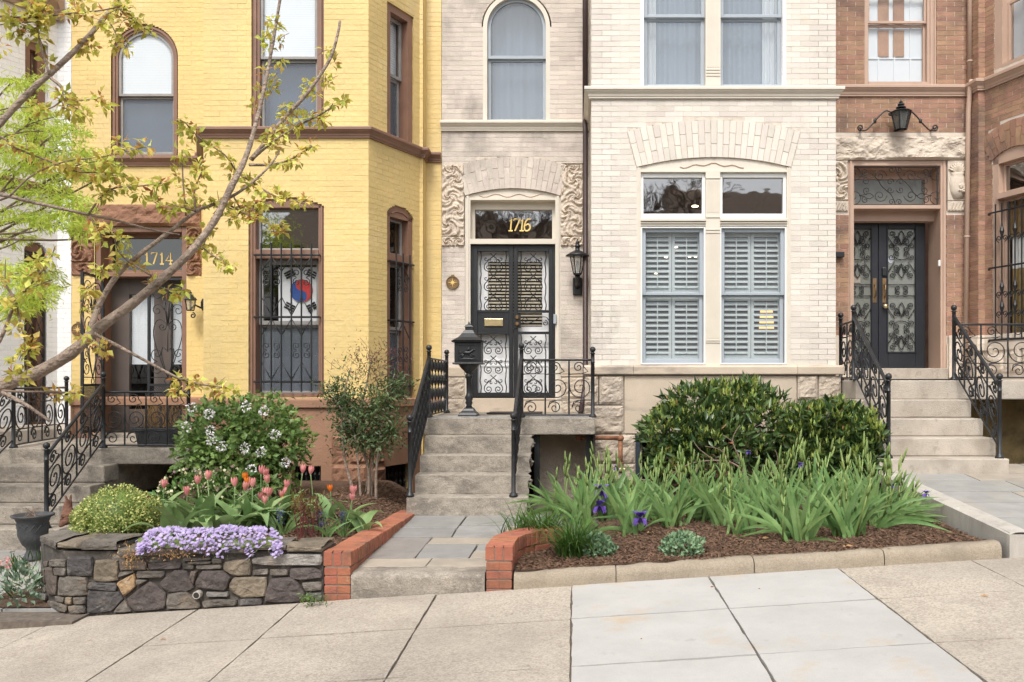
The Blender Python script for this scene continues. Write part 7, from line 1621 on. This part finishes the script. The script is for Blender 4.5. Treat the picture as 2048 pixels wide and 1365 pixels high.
Qg=Q[rng.random(len(Q))<.9]+rng.normal(size=(int((rng.random(1)[0]*0)+len(Q[:0])) or 1,3))*0; Qg=Q+np.array([0,.02,-.022])+rng.normal(size=Q.shape)*.012; foliage('foliage',Qg,unit(len(Qg))*.5,.022,.006,M['l_vib'],t,.4,.6)
MB().grid(lambda u,v:(P(278+284*u,0,6.2+.35*v).x,6.17+.38*v,-1.20+.04*math.sin(PI*v)*(.6+.4*math.sin(u*9))),30,6).build('matted_stems',M['l_boxd'],t,smooth=True)
Q=np.array([tuple(P(x_,y_,6.14)) for x_,y_ in [(random.gauss(262,14),random.gauss(1112,14)) for _ in range(170)]+[(random.gauss(350,28),random.gauss(1108,6)) for _ in range(110)]]); t2=thing('dry_groundcover','dry tan dead groundcover hanging on the fieldstone wall','dry plant',P(262,1130,6.15)); foliage('foliage',Q,unit(len(Q))*.5,.026,.008,M['dry'],t2,-.3,.6)
# hellebores, peony shoots, hyacinths
for x,y,d,r,lab in ((385,1012,7.9,.30,'hellebore clump with mauve and green flowers left of the bed'),(460,1010,8.0,.24,'hellebore clump behind the middle tulips')):
    c=P(x,y,d); g0=Vector((c.x,d,zl(c.x,d))); t=thing('hellebore',lab,'hellebore',tuple(g0),'hellebores'); Pn,D=blobs([(Vector((c.x,d,g0.z+.14)),(r,.25,.2))],420,.6,g0.z,.2); foliage('foliage',Pn,D,.10,.035,M['l_hel'],t,.2,.6)
    n=110; U=unit(n); U[:,2]=abs(U[:,2]); U[:,1]=-abs(U[:,1]); Q=np.array([c.x,d,g0.z+.16])+U*np.array([r*1.0,.26,.24]); s=rng.random(n); foliage('cream_flower',Q[s<.55],U[s<.55],.032,.028,M['petal_cream'],t,0,.5,fold=.05,kind='stuff'); foliage('mauve_flower',Q[s>=.55],U[s>=.55],.032,.028,M['petal_mauve'],t,0,.5,fold=.05,kind='stuff')
t=thing('peony_shoots','dark red peony shoots with bronze leaves beside the brick border','peony',P(612,1085,6.75)); Q=[]
for k in range(16):
    x=random.uniform(585,640); d=random.uniform(6.65,6.95); b0=P(x,0,d); b0.z=zl(b0.x,d); tp=b0+Vector((random.gauss(0,.03),random.gauss(0,.03),random.uniform(.2,.34))); MB().tube([b0,(b0+tp)/2,tp],[.0055,.005,.004],5).build('stem',M['redstem'],t)
    for _ in range(13): Q.append(tuple(tp+Vector((random.gauss(0,.03),random.gauss(0,.03),random.uniform(-.07,.05)))))
foliage('foliage',np.array(Q),unit(len(Q))*.5,.05,.013,M['l_peony'],t,.6,.5)
for x,y,d,lab in ((566,1085,6.72,'dark blue hyacinth left of the peony shoots'),(655,1068,6.95,'faded blue hyacinth between the peony shoots and the border'),(688,1058,7.1,'faded hyacinth clump of drooping leaves by the brick border')):
    g0=P(x,y,d); g0.z=zl(g0.x,g0.y); t=thing('hyacinth',lab,'hyacinth',tuple(g0),'hyacinths')
    for k in range(11):
        L=random.uniform(.2,.3); place(random.choice(BL[1:7]),'leaf',t,(g0.x+random.gauss(0,.012),g0.y,g0.z-.01),(0,random.uniform(.1,.6),random.uniform(0,6.3)),(L,L*1.0,L))
    for q in range(2):
        s0=g0+Vector((random.gauss(-.02,.03),-.03,0)); MB().tube([s0,s0+Vector((0,0,.2))],.006,5).build('stem',M['l_iris'],t); n=60; Qh=np.array([tuple(s0+Vector((random.gauss(0,.014),random.gauss(0,.014),.1+.12*random.random()))) for _ in range(n)]); foliage('flower_spike',Qh,unit(n),.02,.010,M['petal_blue'],t,-.1,.4)
# silvery plants by the far left edge
mb_=MB().grid(lambda u,v:(-4.5+.62*u,6.28+.55*v,-1.66+.02*noise.noise(Vector((u*5,v*5,1)))),12,8).build('left_corner_bed',M['mulch'],smooth=True); mb_['kind']='structure'
for x,y,d,lab,mm,n in ((20,1180,6.4,'silvery leaved plants at the lower left corner','l_silver',520),(62,1160,6.55,'dark green strappy plants beside the left end of the stone wall','l_grass',200)):
    c=P(x,y,d); t=thing('border_plant',lab,'plant',(c.x,d,-1.65)); Pn,D=blobs([(Vector((c.x,d,-1.56)),(.24 if x<50 else .12,.2,.2))],n,.8,-1.65,.2); foliage('foliage',Pn,D,.055 if x<50 else .14,.035 if x<50 else .012,M[mm],t,.6 if x<50 else 1.4,.5)
    U=unit(40); Q=np.array(tuple(P(12 if x<50 else 55,1126 if x<50 else 1140,d)))+U*.03; foliage('flower',Q,U,.02,.015,M['petal_pink'] if x<50 else M['petal_cream'],t,0,.5)

# ---------------------------------------------------------------- fresh green japanese maple at the left
t=thing('japanese_maple','feathery bright green japanese maple at left before the white house','tree',(-6.9,7.9,-1.7))
lay=[(45,165,45,14),(30,215,60,14),(85,235,45,12),(60,262,75,16),(130,262,45,12),(25,300,60,16),(110,300,70,16),(175,322,55,14),(60,335,70,16),(130,352,60,14),(205,345,30,10),(20,372,40,14),(90,388,60,16),(150,410,40,14),(40,432,60,14),(110,440,50,16),(160,455,22,26),(30,475,40,12),(20,545,45,25),(60,590,50,24),(85,560,40,24),(30,620,35,16)]
Pn=[];D=[]
for (x,y,rx,ry) in lay:
    d=7.7+random.uniform(-.5,.5); n=int(rx*ry*.38)+55
    for _ in range(n):
        a=random.uniform(0,2*PI); r=random.random()**.5; Pn.append(tuple(P(x+rx*r*math.cos(a)*1.1,y+ry*r*math.sin(a)+6*math.sin(x*.3+a*3),d+random.gauss(0,.22)))); D.append((math.cos(a)*.8,random.uniform(-1,1),-.3))
Pn=np.array(Pn);D=np.array(D); foliage('foliage',Pn,D,.068,.013,M['l_maple'],t,-.35,.6,curl=.1); keep=rng.random(len(Pn))<.45; foliage('fine_foliage',(Pn+rng.normal(size=Pn.shape)*.05)[keep],D[keep],.05,.010,M['l_maple'],t,-.35,.8,curl=.1)
tk=[(-6.9,7.9,-1.72),(-6.85,7.9,-.9),(-6.7,7.85,-.1),(-6.5,7.8,.6),(-6.2,7.75,1.2)]
MB().tube(smooth_pts(tk,4),[.07-.003*i for i in range(17)],8).build('trunk',M['barkdark'],t,smooth=True)
for k,(x,y,rx,ry) in enumerate(lay):
    e=P(x+rx*.5,y,7.7); s0=Vector(tk[random.choice((2,3,4))] if y<500 else tk[2]); b=MB(); m_=P(x-rx,y+25,7.75); pts=smooth_pts([s0,(s0+m_)/2+Vector((0,0,.05)),m_,e],4); b.tube(pts,[.018-.0012*i for i in range(len(pts))],5)
    for q in range(4):
        o=P(x+random.uniform(-rx,rx),y+random.uniform(-ry,ry),7.7); branch(b,m_.lerp(e,random.random()),o,.004,.002,.015,3)
    b.build('branch',M['barkdark'],t)

# ---------------------------------------------------------------- young street maple in front, leaves just unfolding
t=thing('street_maple','young street maple with bare limbs and unfolding gold leaves in the left foreground','tree',(-2.2,2.5,-1.75))
LB=[ # (points (px,py,r px), depth start, depth end, leaf density)
 ([(-230,980,30),(-120,860,22),(0,775,17),(70,748,15),(140,708,14),(200,655,13),(262,610,11.5),(330,553,10.5),(385,500,9.5),(430,440,9),(462,375,8.5),(485,330,7.5),(500,290,6.5),(515,235,5.5),(530,170,5),(545,90,4.5),(560,0,4),(572,-70,3)],2.55,3.25,0),
 ([(180,665,9),(187,640,9),(198,611,9),(227,561,8.5),(264,522,8),(330,471,7),(392,423,6),(420,412,5.5),(466,392,5),(495,372,4.5),(522,350,4),(545,325,3.2),(561,299,2.2)],2.75,3.1,0),
 ([(502,320,6),(532,284,5.5),(565,241,5),(611,191,4.5),(644,145,4.2),(664,109,4),(676,66,3.6),(680,43,3.4)],3.13,3.3,0),
 ([(505,318,4),(542,287,3.2),(598,251,2.6),(638,231,2.2),(685,201,2)],3.12,3.0,.7),
 ([(499,330,3.5),(542,330,3),(572,323,2.6),(598,310,2.2),(624,292,1.8)],3.12,3.05,.9),
 ([(-180,420,11),(-60,310,9),(0,247,8),(33,211,8),(76,168,7.6),(99,149,7.4),(139,112,7),(172,79,6.6),(205,40,6.2),(231,7,6),(260,-40,5)],2.5,2.8,0),
 ([(99,150,3.4),(90,120,2.6),(82,96,2.2),(76,60,2),(72,25,1.6),(66,-10,1.2)],2.63,2.6,.5),
 ([(102,157,3.5),(122,175,3.2),(127,198,3),(150,201,2.2),(172,200,1.8),(200,196,1.4)],2.63,2.6,1),([(127,198,2),(150,215,1.6),(172,233,1.2)],2.63,2.58,1),([(127,198,2),(105,215,1.6),(80,222,1.2)],2.63,2.6,1),
 ([(-60,30,3),(0,33,2.8),(66,35,2.5),(132,28,2.2),(204,21,1.8),(250,10,1.4)],2.55,2.7,.9),([(0,50,1.6),(40,46,1.4),(85,42,1)],2.55,2.6,.9),
 ([(231,7,2.4),(250,30,1.8),(275,45,1.4),(295,60,1.2)],2.78,2.78,.8),([(215,38,1.8),(228,60,1.4),(240,85,1.2),(255,95,1)],2.78,2.76,.8),([(172,79,1.6),(178,95,1.2)],2.72,2.72,1),
 ([(-160,360,6),(0,389,5.2),(53,402,4.8),(116,416,4.4),(178,430,4),(231,441,3.4),(280,454,3),(317,463,2.6),(360,470,2)],2.5,2.75,0),
 ([(178,428,2.6),(201,396,2.4),(231,376,2.2),(264,374,1.8),(300,370,1.5),(325,366,1.2)],2.62,2.6,.8),([(180,432,2),(192,460,1.6),(205,478,1.2)],2.62,2.6,.7),
 ([(-60,250,3),(0,274,2.6),(33,297,2.3),(99,323,2),(152,343,1.7),(190,346,1.4),(235,352,1)],2.5,2.6,.6),([(20,392,2.4),(66,350,2.1),(132,323,1.8),(185,317,1.6),(238,307,1.4),(292,294,1.1)],2.52,2.62,.45),
 ([(188,668,4),(231,690,3.6),(280,716,3.3),(330,743,3),(363,759,2.6),(412,771,2),(468,776,1.6)],2.72,2.85,.0),([(363,759,1.8),(412,771,1.6),(468,776,1.4)],2.82,2.85,1),([(364,760,1.6),(357,778,1.2)],2.83,2.8,.6),
 ([(5,782,3),(49,784,2.5),(109,784,2),(150,787,1.8)],2.6,2.6,.0),([(90,786,1.6),(150,787,1.4)],2.6,2.6,1.0),([(5,786,5),(50,809,4.2),(99,842,3)],2.6,2.55,0),
 ([(-50,760,5),(0,680,4),(20,631,3.6),(30,604,3.2),(14,575,2.6),(3,561,2.2),(-20,540,2)],2.5,2.5,.3),([(30,604,3),(55,575,2.6),(82,545,2.4),(104,512,2.2)],2.5,2.5,.9),([(33,606,2.4),(42,650,2),(54,697,1.4)],2.5,2.5,1),([(45,660,1.6),(55,720,1.3),(52,750,1)],2.5,2.5,1),
 ([(372,432,2),(366,363,1.8),(364,300,1.4)],2.9,2.9,.7),([(391,425,2.6),(389,380,2.2),(404,343,1.8),(398,330,1.4)],2.9,2.9,.9),
 ([(470,340,2.2),(449,310,1.8),(400,277,1.6),(370,245,1.3)],3.05,3.0,.9),([(482,350,2.4),(532,383,2),(565,398,1.7),(612,403,1.4)],3.05,3.0,.9),([(454,408,2.4),(499,432,2),(540,450,1.6),(560,465,1.2)],3.0,2.95,.9),
 ([(380,500,2),(389,482,1.8),(422,509,1.6),(462,532,1.3)],2.95,2.9,.9),([(303,552,2),(256,522,1.8),(235,500,1.4),(228,470,1.2)],2.85,2.8,1),([(303,556,2.2),(305,572,2),(343,580,1.6),(368,580,1.3)],2.85,2.83,1),
 ([(392,423,2),(360,415,1.7),(330,420,1.4),(310,405,1.2)],2.9,2.85,.8),([(430,440,2),(440,410,1.6),(470,420,1.3),(500,410,1.2),(530,408,1)],3.0,3.0,.8),([(466,392,2),(480,420,1.5),(468,440,1.2)],3.0,2.98,.8),([(170,655,2.6),(163,620,2),(172,585,1.6),(195,560,1.3),(205,540,1)],2.7,2.65,.7),([(178,672,1.6),(192,685,1.2),(200,692,1)],2.7,2.68,1),
 ([(535,285,1.8),(548,268,1.4)],3.15,3.1,1),([(430,440,2),(415,470,1.6),(405,500,1.3)],2.97,2.95,.7)]
cl=[]
for br,d0,d1,dens in LB:
    n=len(br); pts=[P(x,y,d0+(d1-d0)*i/(n-1)) for i,(x,y,r) in enumerate(br)]; sp=smooth_pts(pts,5); rs=[]
    for i in range(len(sp)):
        j=min(n-2,i//5); f=(i-5*j)/5; rr=(br[j][2]*(1-f)+br[min(n-1,j+1)][2]*f)*(.62 if br[0][0]==180 else .76 if br[0][2]>5 else .9); kn=1+.10*(i%5==0 and rr>3); rs.append(rr*kn*(d0+d1)/2/F)
    MB().tube(sp,rs,8 if br[0][2]>4 else 6).build('branch',M['bark'] if br[0][2]>3.2 else M['twig'],t,smooth=True)
    if dens:
        tot=sum(math.hypot(br[i+1][0]-br[i][0],br[i+1][1]-br[i][1]) for i in range(n-1)); k=max(2,int(tot*dens/21))
        for q in range(k):
            i=int((len(sp)-1)*(.25+.75*(q+random.random()*.6)/k)); cl.append(sp[min(i,len(sp)-1)]+Vector((random.gauss(0,.008),random.gauss(0,.02),random.gauss(-.006,.008))))
        cl.append(sp[-1])
for (x,y,d) in [(545,42,3.2),(553,55,3.2),(540,95,3.2),(556,82,3.2),(530,143,3.2),(545,160,3.2),(560,122,3.2),(522,180,3.2),(543,175,3.2),(508,215,3.2),(530,75,3.2),(655,100,3.28),(668,125,3.28),(650,152,3.27),(655,165,3.27),(618,165,3.25),(610,182,3.25),(632,190,3.25),(573,213,3.2),(592,218,3.2),(570,232,3.2),(585,248,3.2),(620,232,3.05),(648,240,3.05),(470,335,3.1),(480,355,3.1),(465,350,3.1),(540,270,3.15),(560,258,3.15),(495,365,3.05),(510,360,3.05),(415,400,2.95),(440,420,2.95),(470,405,3.0),(490,415,3.0),(60,10,2.6),(70,28,2.6),(85,18,2.6),(150,15,2.7),(165,8,2.7),(240,285,2.75),(268,298,2.75),(205,395,2.6),(218,348,2.6),(20,35,2.55),(0,95,2.55),(360,40,2.7)][:-1]: cl.append(P(x,y,d))
Q=[];Dq=[];Q2=[];D2=[]
for c in cl:
    red=random.random()
    for _ in range(15):
        u=Vector((random.gauss(0,1),random.gauss(0,1),random.gauss(0,.8))).normalized(); p=c+u*random.uniform(.002,.019)
        if random.random()<(.10+.35*(red<.35)): Q2.append(tuple(p)); D2.append(tuple(u))
        else: Q.append(tuple(p)); Dq.append(tuple(u))
foliage('foliage',np.array(Q),np.array(Dq),.028,.0155,M['l_tree'],t,-.3,.45,fold=.2,curl=.15); foliage('bronze_foliage',np.array(Q2),np.array(D2),.025,.010,M['l_treered'],t,.0,.45,fold=.2,curl=.15)
MB().tube(smooth_pts([(-2.15,2.5,-1.78),(-2.1,2.5,-.6),(-2.05,2.5,.2),(-1.98,2.5,.8),(-1.9,2.5,1.6),(-1.85,2.5,2.6)],5),[.075-.002*i for i in range(26)],10).build('trunk',M['bark'],t,smooth=True)

fr_t=random.sample(cl,110)
b=MB()
for c in fr_t:
    d_=Vector((random.gauss(0,1),random.gauss(0,.5),random.gauss(.2,.8))).normalized(); b.tube([c,c+d_*.02+Vector((0,0,.004)),c+d_*random.uniform(.03,.06)],[.0018,.0014,.0008],4)
b.build('fine_twigs',M['twig'],t,kind='stuff')
# a few dead iris leaves and oak leaves on the mulch
for x,y,lab in ((1524,1082,'curled tan oak leaf on the mulch below the irises'),(1300,1070,'brown dead iris leaf lying on the mulch at the left of the bed'),(1690,1098,'dead yellowed iris leaf hanging over the kerb')):
    p=PG(x,y,zr)+Vector((0,0,.02)); V,Fq=leaves([tuple(p)]*3,[(1,-.3,.1),(.6,-.8,.15),(-.5,-.7,.1)],[.06,.05,.05],[.022]*3); tag(link('dead_leaf',npmesh('dead_leaf',V,Fq),M['dry']),lab,'leaf','dead leaves on the mulch')
# ================================================================ ACROSS THE STREET (seen only as reflections in the panes)
for i,(x0,x1,h,cn,lab) in enumerate(((-14,-4.5,6.2,'redbrick','red brick house across the street with a brown roof'),(-4.3,4.6,5.6,'creamrock','tan stone house across the street with a brown roof'),(4.9,15,6.6,'redbrick','taller red brick house across the street with a brown roof'))):
    t=thing('opposite_house',lab,'house',((x0+x1)/2,-19,-1.7)); MB().b3(x0,x1,-26,-19,-2.2,h).build('wall',M[cn],t)
    r=MB(); r.prism([(x0-.3,-18.6,h+.0),(x0-.3,-22.5,h+3),(x0-.3,-26.4,h)],[(x1+.3,-18.6,h),(x1+.3,-22.5,h+3),(x1+.3,-26.4,h)]); r.build('roof',M['spout'] if False else mat('brown_shingle_%d'%i,(.24,.175,.13),.9,.2,5,.3,40),t)
    for a in range(3):
        for z in (.2,3.2):
            xx=x0+1.5+a*2.8; w=MB().b3(xx,xx+1.1,-19.02,-18.93,z,z+1.8).build('window',M['whitepaint'],t); MB().b3(xx+.1,xx+1.0,-18.925,-18.915,z+.1,z+1.7).build('pane',M['darkgrey'],w)
for i,(x,y,lab) in enumerate(((-3.2,-9.8,'bare street tree across the road, left one'),(3.4,-9.8,'bare street tree across the road, right one'))):
    t=thing('bare_tree',lab,'tree',(x,y,-1.9)); b=MB(); b.tube([(x,y,-2.1),(x+.1,y,.5),(x,y+.1,2.5)],[.22,.17,.14],8); b.build('trunk',M['barkdark'],t); b=MB()
    def grow(p,d,L,r,k):
        q=p+d*L; b.tube([p,(p+q)/2+Vector((random.gauss(0,.06),random.gauss(0,.06),0)),q],[r,r*.85,r*.7],5)
        if k:
            for _ in range(3): grow(q,(d+Vector((random.gauss(0,.5),random.gauss(0,.5),random.gauss(.1,.3)))).normalized(),L*.72,r*.62,k-1)
    for _ in range(4): grow(Vector((x,y+.1,2.4)),Vector((random.gauss(0,.5),random.gauss(0,.5),.9)).normalized(),1.8,.09,4)
    b.build('crown',M['barkdark'],t)
